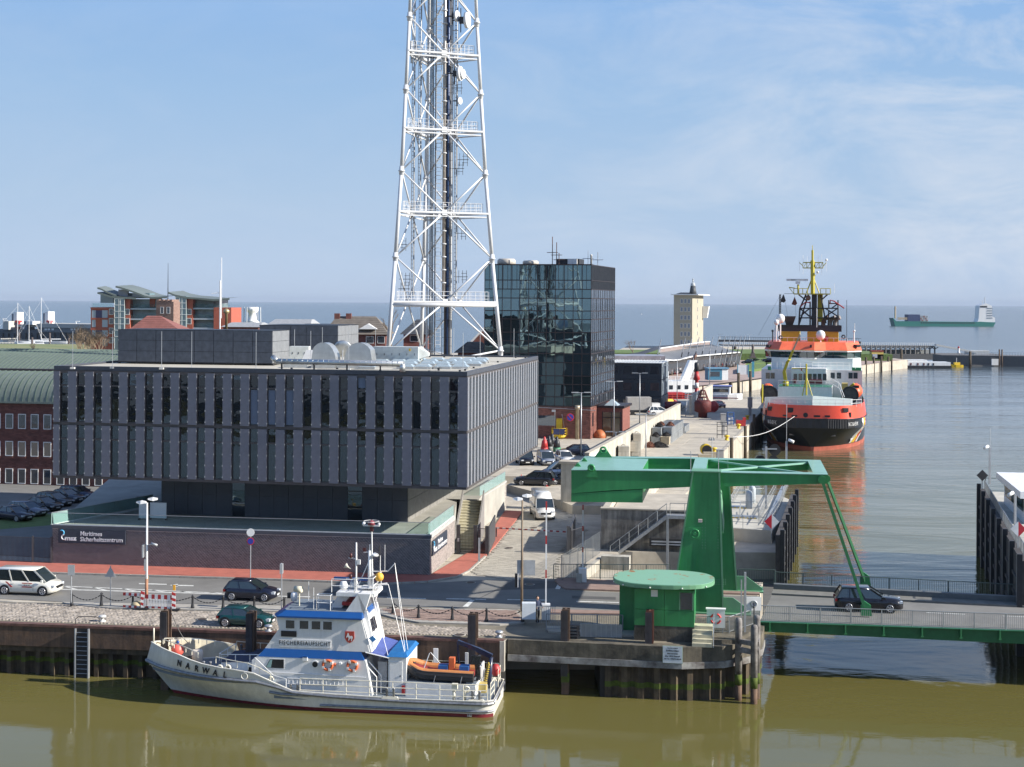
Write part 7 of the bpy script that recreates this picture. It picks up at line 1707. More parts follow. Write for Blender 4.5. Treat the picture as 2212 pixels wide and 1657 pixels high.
b=B();b.loft([[(1.2,5.2,4.96),(3.4,5.2,4.96),(3.4,7.6,4.96),(1.2,7.6,4.96)],[(2.2,6.3,5.9),(2.4,6.3,5.9),(2.4,6.5,5.9),(2.2,6.5,5.9)]]);b.build('glass_lantern',m_dome,gt2)
x,z=TG.py(*c3(806,1580),-.9);b=B();b.lathe([(.32,0),(.32,4.7),(.42,4.75),(.42,5.3)],14,(x,-.9,0));b.build('flue',mat('flue_buff',(.5,.42,.3),.4,.4,streak=.3),gt2)
x,y,z=DD(*c3(748,1580),222);b=B();b.tube((0,-.05,0),(0,0,0),.62,20);b.cur=1;b.tube((0,-.07,0),(0,-.05,0),.5,20);b.cur=0;b.bar((-.35,-.08,.35),(.35,-.08,-.35),.12,.02,(0,1,0))
one(b,'no_stopping_sign',[mat('sign_ring_red',(.5,.02,.03),.5),mat('sign_disc_blue',(.03,.04,.28),.5)],'round blue and red no stopping disc on a wire before the tower base','sign',None,(x,y,z))
b=B();p=TG.w(-13,-1,5.0);q=TG.w(1,-1,4.6);b.tube(p,q,.04,4);one(b,'span_wire',m_steel,'thin pale wire strung across the brick base of the glass tower','cable')
CF=Fr((29.2,277,YZ),radians(-12));cb_=thing('container_office','stacked dark blue container offices three storeys high right of the glass tower','building',CF.o,CF.a)
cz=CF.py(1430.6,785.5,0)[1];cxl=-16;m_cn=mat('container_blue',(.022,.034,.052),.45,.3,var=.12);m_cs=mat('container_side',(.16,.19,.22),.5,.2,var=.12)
cyr=12.5
for k in range(3):
 for i in range(6):
  z0=cz*k/3;x0=cxl+i*(-cxl/6);b=B();b.box(x0+.03,x0-cxl/6-.03,0,cyr,z0+.03,z0+cz/3-.03);o=b.build('container',m_cn,cb_)
  b=B();b.box(x0+.5,x0-cxl/6-.5,-.04,-.001,z0+1.1,z0+cz/3-.6);w_=b.build('window',glassmat('container_glass',(.03,.035,.045),.06,.01,.6,spec=1),cb_)
  b=B();b.box(x0-.08,x0+.08,-.08,-.04,z0,z0+cz/3);b.build('corner_post',m_cn,cb_)
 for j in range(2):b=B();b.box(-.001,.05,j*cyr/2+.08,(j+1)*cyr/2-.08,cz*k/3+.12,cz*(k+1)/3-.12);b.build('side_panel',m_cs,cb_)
 for y in(1.2,7.2):b=B();b.box(.05,.07,y,y+.6,cz*k/3+.9,cz*(k+1)/3-.7);b.build('side_window',m_black,cb_)
b=B();b.box(cxl-.3,.25,-.4,cyr+.2,cz,cz+.12);b.cur=0
for k in range(26):b.box(cxl+k*.62,cxl+k*.62+.1,-.4,cyr+.2,cz+.12,cz+.2)
b.build('roof',mat('corrugated_roof',(.5,.52,.52),.5,.2),cb_)
b=B();b.path([(.12,2+k*.9,cz-.3-3.6*(1-((k-3)/3)**2))for k in range(7)],.035,4);b.build('hanging_cable',m_black,cb_)
p=DD(1495,745,700);RF=Fr((p[0],p[1],.6),radians(-16));ra_=thing('lookout_tower','pale eight storey lookout tower with a dark cone and lantern on its flat roof','tower',RF.o,RF.a)
rxl=RF.py(1455.3,700,0)[0];ryr=RF.px(1519,700,0)[0];rzt=RF.py(1495,637.5,0)[1]
m_cr=mat('render_cream',(.37,.335,.26),.85,var=.12,scale=.2);
b=B();b.box(rxl,0,0,ryr,0,rzt);b.build('wall',m_cr,ra_)
b=B();b.box(rxl-1.2,3.2,-1.6,ryr+1.5,rzt,rzt+.45);b.build('roof',m_white,ra_);b=B();b.loft([[(rxl+.5,.5,rzt+.45),(-.5,.5,rzt+.45),(-.5,ryr-.5,rzt+.45),(rxl+.5,ryr-.5,rzt+.45)],[(rxl/2-2,4,rzt+1.3),(rxl/2+2,4,rzt+1.3),(rxl/2+2,6,rzt+1.3),(rxl/2-2,6,rzt+1.3)]]);b.build('roof_cone',m_dark,ra_)
xc=RF.py(1526-29,600,5)[0]
b=B();b.lathe([(1.9,.6),(1.6,2.2),(1.25,4.5)],14,(xc,5,rzt));b.build('lantern_base',mat('slate',(.05,.055,.06),.6),ra_)
b=B();b.lathe([(1.3,4.5),(1.1,5.2),(.7,6.2)],12,(xc,5,rzt));b.torus((xc,5,rzt+5.6),1.5,.06,'z',16,4);b.ball((xc,5,rzt+7.0),.45,10);b.tube((xc,5,rzt+6.2),(xc,5,rzt+7.6),.2,6);b.ball((xc,5,rzt+7.9),.5,10,.6);b.build('lantern',mat('lantern_grey',(.45,.47,.47),.5),ra_)
for j in range(6):
 z=rzt-4.0-j*4.05
 for k in range(3):x=RF.py(1455.3+(1661+k*31-1603)*.26075*.98,700,0)[0];b=B();b.box(x-.05,x+1.05,-.06,.02,z,z+2.0);w_=b.build('window',glassmat('far_glass',(.12,.15,.2),.2,spec=.8),ra_);b=B();b.box(x-.15,x-.05,-.09,.02,z-.1,z+2.1);b.box(x+1.05,x+1.15,-.09,.02,z-.1,z+2.1);b.box(x-.05,x+1.05,-.09,.02,z+2,z+2.12);b.box(x-.05,x+1.05,-.09,.02,z-.12,z);b.build('window_frame',m_white,w_)
 b=B();b.box(-.02,.06,ryr*.45,ryr*.45+1.3,z,z+2.0);b.build('window',MATS['far_glass'],ra_)
b=B();b.hexa([(.1,ryr-3.5,rzt-11.5),(2.4,ryr-3.5,rzt-11.5),(2.4,ryr-.5,rzt-11.5),(.1,ryr-.5,rzt-11.5),(.1,ryr-3.8,rzt-5.5),(3.4,ryr-3.8,rzt-5.5),(3.4,ryr-.2,rzt-5.5),(.1,ryr-.2,rzt-5.5)]);b.build('radar_pod',m_white,ra_)
pv=thing('pavilion','long promenade hall with a sweeping grey roof and clerestory','building')
m_pr=mat('zinc_roof',(.17,.175,.18),.6,.2,var=.15,scale=.1);
c4b=lambda cx,cy:(1382.4+cx*.26075,547.2+cy*.26075)
def rp_(cx,cy,d):return DD(*c4b(cx,cy),d)
N_=12
E=[];Rg=[]
for i in range(N_+1):
 t=i/N_
 E.append(rp_(165+(825-165)*t,870+20*sin(pi*min(1,t*2.6))*(1 if t<.38 else 0)+(840-890)*max(0,t-.12)/.88*1.0,425+75*t))
 Rg.append(rp_(165+(640-165)*t*1.0+20*t,822-62*min(1,t*1.25)+(0 if t<.8 else(t-.8)*60),455+75*t))
b=B();b.smooth=True
P=[]
for e,r in zip(E,Rg):
 for k in range(6):q=k/5;z=e[2]+(r[2]-e[2])*(q**1.5);P.append((e[0]+(r[0]-e[0])*q,e[1]+(r[1]-e[1])*q,z))
b.a(P,[(i*6+k,(i+1)*6+k,(i+1)*6+k+1,i*6+k+1)for i in range(N_)for k in range(5)]);b.smooth=False;b.build('roof',m_pr,pv)
b=B()
for i in range(N_):b.bar(E[i],E[i+1],.5,.3)
b.build('roof_edge',m_white,pv)
b=B();n=N_
for i in range(n-2):
 a_,c_=Rg[i],Rg[i+1];b.a([a_,c_,(c_[0],c_[1],c_[2]+1.3),(a_[0],a_[1],a_[2]+1.3)],[(0,1,2,3)])
b.build('clerestory',mat('clerestory_brown',(.25,.12,.07),.7),pv)
b=B()
for i in range(n-2):
 for k in range(4):a_=lerp(Rg[i],Rg[i+1],k/4);b.cbox((a_[0],a_[1]-.1,a_[2]+.65),(.45,.12,1.3));
 b.bar(Vector(Rg[i])+Vector((0,-.2,1.35)),Vector(Rg[i+1])+Vector((0,-.2,1.35)),.4,.3)
b.build('clerestory_frame',m_white,pv)
U=[rp_(cx,cy,d)for cx,cy,d in((-140,842,450),(0,818,455),(90,790,460),(160,766,465),(300,757,480),(450,750,500),(590,752,520),(700,790,530))]
b=B();b.smooth=True;b.a([(p[0],p[1],p[2])for p in U]+[(p[0],p[1]+25,p[2]-1.5)for p in U]+[(p[0],p[1]-3,p[2]-.9)for p in U],[(i,i+1,8+i+1,8+i)for i in range(7)]+[(16+i,16+i+1,i+1,i)for i in range(7)]);b.build('upper_roof',mat('roof_slate',(.05,.055,.065),.6),pv)
b=B();gp=[(p[0]+.5,p[1]+2.5)for p in E]
for i in range(N_):b.hexa([(*gp[i],.6),(*gp[i+1],.6),(gp[i+1][0],gp[i+1][1]+18,.6),(gp[i][0],gp[i][1]+18,.6),(*gp[i],E[i][2]),(*gp[i+1],E[i+1][2]),(gp[i+1][0],gp[i+1][1]+18,E[i+1][2]),(gp[i][0],gp[i][1]+18,E[i][2])])
b.build('wall',mat('shop_front',(.05,.045,.045),.5,var=.5,scale=.6),pv)
for i in range(N_*3):
 t=i/3;a_=lerp(gp[int(t)],gp[min(N_,int(t)+1)],t-int(t));b=B();b.cbox((a_[0],a_[1]-.15,2.3),(1.1,.1,2.8));b.build('window',glassmat('shop_glass',(.22,.24,.26),.1,spec=.9),pv)
b=B();a0=rp_(-40,905,425);b.box(a0[0]-6,a0[0]+9,a0[1],a0[1]+14,.6,rp_(0,835,440)[2]);b.build('end_wall',mat('end_glazing',(.30,.28,.30),.3,var=.5,scale=.5),pv)
mst=thing('leaning_mast','x','mast',(0,0,0),0,'row of leaning steel masts before the pavilion');b=B();b.tube((0,0,0),(2.3,0,10.6),.17,6,.12);b.build('pole',m_steel,mst)
b=B();b.tube((.9,0,4.2),(1.3,0,6.0),.17,6);b.build('sleeve',m_dark,mst)
mx_=[(335,915),(390,912),(450,905),(505,902),(565,898),(615,890),(668,885),(712,880),(757,875),(800,865),(835,858),(130,880)]
for i,(cx,cy)in enumerate(mx_):
 t=i/11;d=430+70*min(1,cx/835);p=rp_(cx-18,cy,d-4);z0=.6
 lb='leaning steel mast, %s from the left in the row before the pavilion'%nth[i]if i<11 else 'leaning steel mast at the near left end of the pavilion'
 if i==0:mst.location=(p[0],p[1],z0);mst['label']=lb
 else:dup(mst,(p[0],p[1],z0),0,lb)
p=rp_(935,838,545);b=B();b.cbox((0,0,.8),(5,5,1.6));b.cbox((0,0,3),(3.4,3.4,3));b.lathe([(1.5,4.4),(1.2,6.5),(1.0,9.0),(1.3,10.5),(.7,12),(.5,13)],8);
one(b,'monument',mat('monument_stone',(.13,.11,.10),.9,var=.3),'dark stone monument with a stepped base beyond the pavilion','monument',None,(p[0],p[1],1.4),).scale=(.42,.42,.42)
m_bkr=mat('old_brick',(.16,.06,.048),.85,var=.3,scale=1.2,island=.3,bump=.2)
m_cop=mat('copper_green_roof',(.185,.22,.185),.6,.2,var=.12,scale=.4,streak=.2)
m_gl=glassmat('house_glass',(.03,.035,.045),.06,.01,.8,spec=1)
def winbox(par,x0,x1,z0,z1,y,fr=m_white,gl=m_gl,t=.07,ax='x'):
 def bx_(b,a0,a1,c0,c1,d0,d1):b.box(a0,a1,y+d0,y+d1,c0,c1)if ax=='x' else b.box(y-d1,y-d0,a0,a1,c0,c1)
 b=B();bx_(b,x0,x1,z0,z1,-.03,.02);w_=b.build('window',gl,par)
 b=B();bx_(b,x0-t,x0,z0-t,z1+t,-.06,.02);bx_(b,x1,x1+t,z0-t,z1+t,-.06,.02);bx_(b,x0,x1,z1,z1+t,-.06,.02);bx_(b,x0,x1,z0-t,z0,-.1,.02);b.build('frame',fr,w_);return w_
p=DD(0,872,172);AF=Fr((p[0]-6,173,0),radians(-10));ab=thing('brick_office','dark red brick office with pale green barrel vaulted metal roofs at the left edge','building',AF.o,AF.a)
ze=AF.py(50,871,0)[1];zr_=AF.py(50,803,4.2)[1]
b=B();b.box(-4,22,0,12,0,ze);b.build('wall',mat('joint_dark',(.10,.05,.042),.9),ab);bricks(ab,-4,22,0,ze,'x',0,m_bkr,.5,.16)
cxs=[AF.py(u*.26075,900,0)[0]for u in(-24,80,185,290,395,505,610,715,820)];zw=[AF.py(50,v,0)[1]for v in(925,895.5)]
for x in cxs:
 for k in range(4):
  z0,z1=zw[0]-3.3*k,zw[1]-3.3*k;winbox(ab,x-.43,x+.43,z0,z1,-.03)
  b=B();b.box(x-.5,x+.5,-.12,-.03,z0-.3,z0-.12);b.build('sill_brick',m_bkr,ab)
prof=[(4.6*(1-cos(a)),(zr_-ze)*sin(a)+ze+.1)for a in[radians(90*i/8)for i in range(9)]]
b=B();b.smooth=True;pp=[(-.4+p[0],p[1])for p in prof]
b.a([(x,y,z)for x in(-4,22)for y,z in pp],[(i,9+i,10+i,i+1)for i in range(8)]);b.smooth=False;b.box(-4,22,-.5,.1,ze,ze+.25);b.build('roof',m_cop,ab)
b=B()
for k in range(34):
 x=-4+k*.78
 for i in range(8):b.bar((x,pp[i][0],pp[i][1]+.03),(x,pp[i+1][0],pp[i+1][1]+.03),.05,.08)
o=b.build('standing_seam',mat('seam_green',(.09,.13,.10),.6),ab);o['kind']='stuff'
b=B();b.box(-4,22,4.3,5.2,zr_-.3,zr_+.35);b.build('ridge_band',mat('ridge_brown',(.06,.045,.045),.6),ab)
b=B();b.smooth=True;n=10
for sx_ in(0,):
 X0,X1=-4,24;q=[(5.2+9*i/n,zr_+.3+2.2*sin(pi*min(1,i/n*1.0)*.5))for i in range(n+1)]
 b.a([(X0,y,z)for y,z in q]+[(X1-7*(i/n)**2,y,z)for i,(y,z)in enumerate(q)],[(i,n+1+i,n+2+i,i+1)for i in range(n)])
 b.a([(X1-7*(i/n)**2,y,z)for i,(y,z)in enumerate(q)]+[(X1+5-4*(i/n),y,zr_+.2)for i,(y,z)in enumerate(q)],[(i,i+n+1,i+n+2,i+1)for i in range(n)])
b.smooth=False;b.build('rear_roof',m_cop,ab)
b=B()
for k in range(44):
 x=-4+k*.62
 for i in range(n-1):
  if x<X1-7*(i/n)**2:b.bar((x+i*.05,q[i][0],q[i][1]+.04),(x+(i+1)*.05,q[i+1][0],q[i+1][1]+.04),.05,.08)
o=b.build('standing_seam',MATS['seam_green'],ab);o['kind']='stuff'
c1f=lambda cx,cy:(cx*.26075,547.2+cy*.26075)
u_,v_=c1f(945,450);p=DD(u_,700,441);FF=Fr((p[0],441,0),radians(-4));fb_=thing('apartment_block','red brick waterside flats with swooping grey roofs and glass stair towers','building',FF.o,FF.a)
m_rb=mat('flat_brick',(.37,.095,.06),.8,var=.15,scale=1,island=.2)
m_shd=mat('roller_shutter',(.36,.40,.46),.5,var=.05);m_bl=mat('blue_brick',(.06,.05,.12),.6,var=.2);m_grf=mat('roof_sage',(.14,.165,.155),.6,var=.12,scale=.1);m_tg3=glassmat('stair_glass',(.12,.19,.21),.08,.01,.4,spec=1)
def fx_(cx,cy,y=0):return FF.py(*c1f(cx,cy),y)
def fbox(name,c0,d0_,c1_,d1_,y0,y1,m,par=None):
 xa,za=fx_(c0,d1_,y0);xb,zb=fx_(c1_,d0_,y0);b=B();b.box(xa,xb,y0,y1,za,zb);return b.build(name,m,par or fb_)
fbox('wall',752,448,945,800,0,14,m_rb)
for r_ in(448,535,622,690):fbox('string_course',750,r_,895,r_+14,-.25,-.01,m_rb)
for r_ in(472,550,630,708):
 fbox('shutter',762,r_,792,r_+62,-.12,.0,m_shd if r_!=708 else m_gl);fbox('shutter',846,r_,892,r_+62,-.12,0,m_shd if r_!=708 else m_gl)
 if r_ in(472,630):fbox('blue_panel',793,r_,845,r_+62,-.06,0,m_bl)
 for cx in(922,):x,z=fx_(cx,r_+12,0);winbox(fb_,x-.6,x+.6,z-.8,z+.8,0,t=.12)
fbox('stair_tower',946,370,1030,800,-1,8,m_tg3)
for k in range(7):fbox('transom',946,375+k*52,1030,378+k*52,-1.15,-1.02,m_white)
for cx in(946,980,992,1028):fbox('mullion',cx,372,cx+3,790,-1.15,-1.02,m_white)
fbox('wall',1031,378,1078,640,0,8,m_rb);fbox('penthouse',832,345,940,412,2,10,m_tg3)
fbox('balcony_wall',1078,380,1295,640,2.5,10,mat('flat_glazing',(.20,.24,.27),.3,var=.5,scale=.3));fbox('wall',1240,362,1285,445,2.2,9,m_rb)
for r_ in(455,540):fbox('balcony_slab',1080,r_,1295,r_+12,.3,2.6,m_shd);fbox('balcony_rail',1080,r_-35,1295,r_,.3,.36,m_glass)
fbox('stair_tower',1450,355,1543,700,-1,8,m_tg3)
for k in range(7):fbox('transom',1450,362+k*48,1543,365+k*48,-1.15,-1.02,m_white)
for cx in(1450,1484,1505,1540):fbox('mullion',cx,360,cx+3,660,-1.15,-1.02,m_white)
fbox('wall',1544,370,1598,700,0,9,m_rb);fbox('wall',1770,450,1916,660,0,12,m_rb)
for r_ in(485,562):
 for cx in(1567,1055):x,z=fx_(cx,r_,0);winbox(fb_,x-.6,x+.6,z-.8,z+.8,0,t=.12)
fbox('balcony_wall',1598,390,1770,660,2.5,10,MATS['flat_glazing']);fbox('penthouse',1598,385,1840,450,3,10,MATS['flat_glazing'])
for r_,e_ in((452,1785),(538,1770),(615,1770)):fbox('balcony_slab',1592,r_,e_,r_+12,.3,2.6,m_shd);fbox('balcony_rail',1592,r_-32,e_,r_,.3,.36,m_glass)
fbox('terrace_rail',766,415,935,446,.1,.2,m_glass);fbox('terrace_rail',1785,418,1905,448,.1,.2,m_glass)
def swoop(pts,dep,th,name='roof'):
 b=B();P=[fx_(cx,cy,0)for cx,cy in pts];n=len(P);b.smooth=True
 b.a([(x,-1.2,z)for x,z in P]+[(x,dep,z+.5)for x,z in P],[(i,i+1,n+i+1,n+i)for i in range(n-1)]);b.smooth=False
 b.a([(x,-1.2,z)for x,z in P]+[(x,-1.2,z-th)for x,z in P],[(n+i,n+i+1,i+1,i)for i in range(n-1)]);return b.build(name,m_grf,fb_)
swoop([(818,282),(850,292),(900,318),(975,348)],6,.5);swoop([(818,322),(870,335),(925,352),(1040,362),(1138,368)],14,.55)
swoop([(968,270),(1040,288),(1130,318),(1210,350),(1265,362),(1395,358)],14,.55);swoop([(1403,320),(1460,342),(1560,362),(1650,368),(1780,380),(1910,372)],14,.55)
fbox('gable_panel',980,300,1060,352,1,2,mat('gable_pale',(.36,.35,.37),.7));fbox('wall',1060,330,1240,372,3,8,m_tg3)
def simple(name,label,cat,d,u0,u1,v0,v1,dep,m,z0=0,rz=-.15):
 x0,_,z1=DD(u0,v0,d);x1=DD(u1,v0,d)[0];t=thing(name,label,cat,(x0,d,z0),rz);b=B();b.box(0,x1-x0,0,dep,0,z1-z0);b.build('wall',m,t);return t,x1-x0,z1-z0
t,W,Hh=simple('brick_tower','old patterned brick tower with a battlemented top beside the glass stair','tower',330,337.6,376.8,651.5,720,4,mat('pattern_brick',(.30,.20,.16),.9,scale=3,col2=(.16,.09,.07)),5)
b=B()
for k in range(4):b.box(W*k/4+.1,W*k/4+.7,-.1,4.1,Hh,Hh+.5)
b.build('battlement',MATS['pattern_brick'],t)
for z_ in(Hh-1.9,Hh-5.5):winbox(t,W*.62,W*.62+.7,z_-.8,z_+.6,0);winbox(t,W*.25,W*.25+.7,z_-.8,z_+.6,0)
b=B();b.tube((W*.48,2,Hh),(W*.48,2,Hh+9),.12,5,.04);b.build('mast',m_dark,t)
def hiproof(label,d,ul,ur,uap0,uap1,ve,va,dep,m,name='hipped_house',wall=m_bkr,zb=0,wins=(),m2=None):
 x0,_,z0=DD(ul,ve,d);x1=DD(ur,ve,d)[0];xa,_,za=DD(uap0,va,d+dep*.4);xb=DD(uap1,va,d+dep*.4)[0]
 t=thing(name,label,'house',(x0,d,zb));W=x1-x0;a_=xa-x0;c_=xb-x0;h=z0-zb;r=za-zb;e=.4
 b=B();b.box(.3,W-.3,.3,dep,0,h);b.build('wall',wall,t)
 b=B();b.a([(-e,-e,h),(W+e,-e,h),(W+e,dep,h),(-e,dep,h),(a_,dep*.4,r),(c_,dep*.4,r)],[(0,1,5,4),(1,2,5),(2,3,4,5),(3,0,4),(3,2,1,0)]);b.build('roof',m,t)
 b=B();nn=int((r-h)/.35)
 for k in range(1,nn):
  q=k/nn;b.bar((-e+(a_+e)*q,-e+(dep*.4+e)*q,h+(r-h)*q+.03),(W+e+(c_-W-e)*q,-e+(dep*.4+e)*q,h+(r-h)*q+.03),.06,.05)
 o=b.build('tile_course',m2 or m,t);o['kind']='stuff'
 for u0,u1,v0,v1 in wins:winbox(t,DD(u0,v0,d)[0]-x0,DD(u1,v0,d)[0]-x0,DD(u0,v1,d)[2]-zb,DD(u0,v0,d)[2]-zb,.3)
 return t
m_rt=mat('red_tiles',(.22,.085,.07),.8,var=.2,scale=1);m_gt=mat('grey_tiles',(.15,.13,.11),.85,var=.25,scale=1.2)
hiproof('house with a dark red pyramid tile roof behind the plant enclosure',250,276,392,318,346,718,682,10,m_rt,zb=2)
t=hiproof('old brick house with a big grey tiled hipped roof and a small gable dormer',262,700,836,728,812,722,683,12,m_gt,wins=((791,806,727,741),(816,830,727,741)))
b=B();x0=DD(775,715,262)[0]-t.location.x;z=DD(775,711,262)[2];b.slab([(x0,z),(x0+1.7,z+1.0),(x0+3.4,z)],-.2,4);b.build('dormer',m_white,t)
for u in(722,747):b=B();x0=DD(u,700,266)[0]-t.location.x;z=DD(u,684,266)[2];b.box(x0,x0+1,4,5,z-1.5,z+.6);b.build('chimney',m_bkr,t)
t=hiproof('dark gabled house with a white framed balcony window seen through the radio tower',270,868,926,900,916,722,690,10,mat('slate2',(.05,.055,.065),.7),wins=((886,903,725,737),))
hiproof('low house with a brown tiled roof right of the radio tower base',240,985,1066,1010,1040,762,738,8,m_gt)
p=DD(1048,766,250);t=thing('gabled_house','brick gable with a white verge tucked against the glass tower','house',(p[0]-6,250,0));z=DD(1048,706,250)[2]
b=B();b.slab([(2,0),(2,z-4.6),(6.2,z),(9,z),(9,0)],0,3);b.build('wall',m_bkr,t);b=B();b.bar((1.6,-.1,z-4.7),(6.3,-.1,z+.3),.4,.3);b.build('verge',m_white,t)
for lb,d,u0,u1,v0,v1,m in(('low building with a flat dark roof right of the red flats',330,482,560,697,706,mat('flat_roof_grey',(.3,.31,.32),.7)),('long low building with a pale zinc roof behind the plant enclosures',300,576,668,690,706,MATS['flat_roof_grey']),('dark flat roofed building behind the second plant enclosure',285,640,712,700,712,m_dark)):
 t,W,Hh=simple('low_building',lb,'building',d,u0,u1,v1,0,12,m_bkr,0,-.1);b=B();za=DD(u0,v0,d)[2];b.loft([[(-.5,-.5,Hh),(W+.5,-.5,Hh),(W+.5,12,Hh),(-.5,12,Hh)],[(.5,5,za),(W-.5,5,za),(W-.5,7,za),(.5,7,za)]]);b.build('roof',m,t)
p=DD(545,697,420);t=thing('beacon_drum','white drum shaped beacon inside a steel frame beyond the flat roofs','beacon',p)
b=B();b.lathe([(2.4,0),(1.3,.8),(1.1,2.8),(1.8,3.4),(1.8,4.6)],14);b.build('drum',m_sw,t)
for a_ in range(6):b=B();b.tube((2.5*cos(a_*1.05),2.5*sin(a_*1.05),0),(2.4*cos(a_*1.05),2.4*sin(a_*1.05),4.6),.12,4);b.build('frame_post',m_steel,t)
p=DD(475,708,300);t=thing('flag_mast','tall slim white mast with a yard beside the red flats','mast',p);b=B();b.tube((0,0,-6),(0,0,10),.16,6);b.tube((.3,0,2),(.3,0,14.8),.09,5);b.tube((-1.8,0,7.2),(0,0,7.4),.07,4);b.build('pole',m_sw,t)
p=onroof(489,735);b=B();b.lathe([(.12,0),(.12,1.4),(.26,1.5),(.3,1.7),(.1,1.9)],12);one(b,'roof_vent',mat('vent_brass',(.45,.36,.2),.4,.6),'brass coloured vent cap on top of the long plant enclosure','roof vent',None,(*DD(489,719,131)[:2],RZ+3.2))
def twigtree(name,label,loc,h,n,m,spread=.5,seed=1,leaf=None,trunk=.12,cat='tree'):
 R=random.Random(seed);t=thing(name,label,cat,loc);b=B();lf=B()
 def br(p,d,L,r,lv):
  q=p+d*L;b.tube(p,q,r,4,r*.6,False)
  if lv==0:
   if leaf:
    for _ in range(3):c=q+Vector((R.uniform(-.5,.5),R.uniform(-.5,.5),R.uniform(-.5,.5)))*L*.9;s=.14;lf.a([tuple(c),(c.x+s,c.y,c.z+s),(c.x,c.y+s,c.z+s*1.6)],[(0,1,2)])
   return
  for _ in range(3 if lv>1 else 4):
   dd=(d+Vector((R.uniform(-1,1),R.uniform(-1,1),R.uniform(-.3,.7)))*spread).normalized();br(p.lerp(q,R.uniform(.6,1)),dd,L*R.uniform(.55,.8),r*.55,lv-1)
 for _ in range(n):br(Vector((R.uniform(-1,1)*trunk*4*(n-1),R.uniform(-1,1)*trunk*2*(n-1),0)),Vector((R.uniform(-.25,.25),R.uniform(-.25,.25),1)).normalized(),h*.34,trunk,4)
 b.build('branches',m,t)
 if leaf:o=lf.build('leaves',leaf,t);o['kind']='stuff'
m_tw2=mat('twig_brown',(.15,.115,.085),.9);m_tan=mat('twig_tan',(.27,.20,.13),.9);m_lf=mat('dry_leaf',(.28,.19,.10),.9);m_lg=mat('bush_green',(.02,.035,.016),.9,var=.4)
for u,v,d,h,n,m,lb in((180,788,300,9,4,m_tan,'tall tangled bare shrub with dry seed heads before the red flats'),(196,790,290,8,4,m_tan,'tan bare shrub beside the dark evergreen bush'),(215,778,330,7,3,m_tw2,'thin bare tree in front of the red flats lowest windows'),(76,772,420,5.5,2,m_tw2,'small bare bush on the meadow by the marina piles'),(845,752,255,8,1,m_tw2,'bare tree between the old house and the radio tower leg'),(1370,776,560,11,1,m_tw2,'bare round tree on the dike left of the pavilion')):
 x,y,_=DD(u,v,d);twigtree('bare_tree',lb,(x,y,DD(u,v,d)[2]),h,n,m,.62,int(u),m_lf if m is m_tan else None,.13 if n>1 else.2)
x,y,z=DD(232,800,250);t=thing('evergreen_bush','dense dark evergreen bush left of the plant enclosure','bush',(x,y,z-8));b=B();R=random.Random(3)
for _ in range(3200):
 a_,u_,r_=R.uniform(0,6.28),R.uniform(0,1)**.5,5.2;c=Vector((cos(a_)*u_*5.5,sin(a_)*u_*3,R.uniform(0,1)*11*(1-u_*u_*.55)));s=R.uniform(.2,.45);n_=Vector((R.uniform(-1,1),R.uniform(-1,1),R.uniform(-1,1)))
 q=n_.orthogonal().normalized()*s;w2=n_.cross(q).normalized()*s;b.a([c-q,c+w2,c+q],[(0,1,2)])
o=b.build('foliage',m_lg,t);o['kind']='stuff';b=B();b.tube((0,0,0),(0,0,8),.3,6,.1);b.build('trunk',m_tw2,t)
def W0(cx,cy,z=WZ):return G(*(cx*.1304,633.6+cy*.1304),z)
m_pon=mat('pontoon',(.42,.41,.38),.8)
for i,(c0,d0_,c1_,d1_,lb)in enumerate(((0,762,350,755,'floating pontoon nearest the pier in the marina'),(0,830,540,828,'middle floating pontoon behind the white yachts'),(600,868,1330,885,'floating pontoon with short posts right of the yachts'),(0,912,500,925,'floating pontoon in front of the near white yacht'),(640,940,1180,965,'floating pontoon closest to the meadow'))):
 a_,c_=Vector(W0(c0,d0_)),Vector(W0(c1_,d1_));b=B();b.bar(a_+Vector((0,0,.35)),c_+Vector((0,0,.35)),2.2,.5)
 for k in range(10):q=a_.lerp(c_,k/10);b.cbox((q.x,q.y-1.6,.3+WZ),(.5,1.6,.35))
 one(b,'pontoon',m_pon,lb,'pontoon','marina pontoons')
for i,(cx,cy,ct,lb)in enumerate(((318,825,648,'dark pile behind the left yacht'),(533,935,730,'thick dark pile in front of the larger yacht'),(825,850,655,'pile right of the larger yacht'),(1015,765,598,'pile standing against the long pier'),(1138,965,740,'thick pile at the near pontoon end'),(1360,800,600,'pile by the rusty shrubs at the pier'),(283,760,590,'far pile behind the left yacht mast'))):
 p=W0(cx,cy);z1=DD(cx*.1304,633.6+ct*.1304,p[1])[2];b=B();b.tube((0,0,-1),(0,0,z1-WZ),.55,8);one(b,'marina_pile',mat('pile_brown',(.09,.07,.065),.8),lb,'pile','marina piles',p)
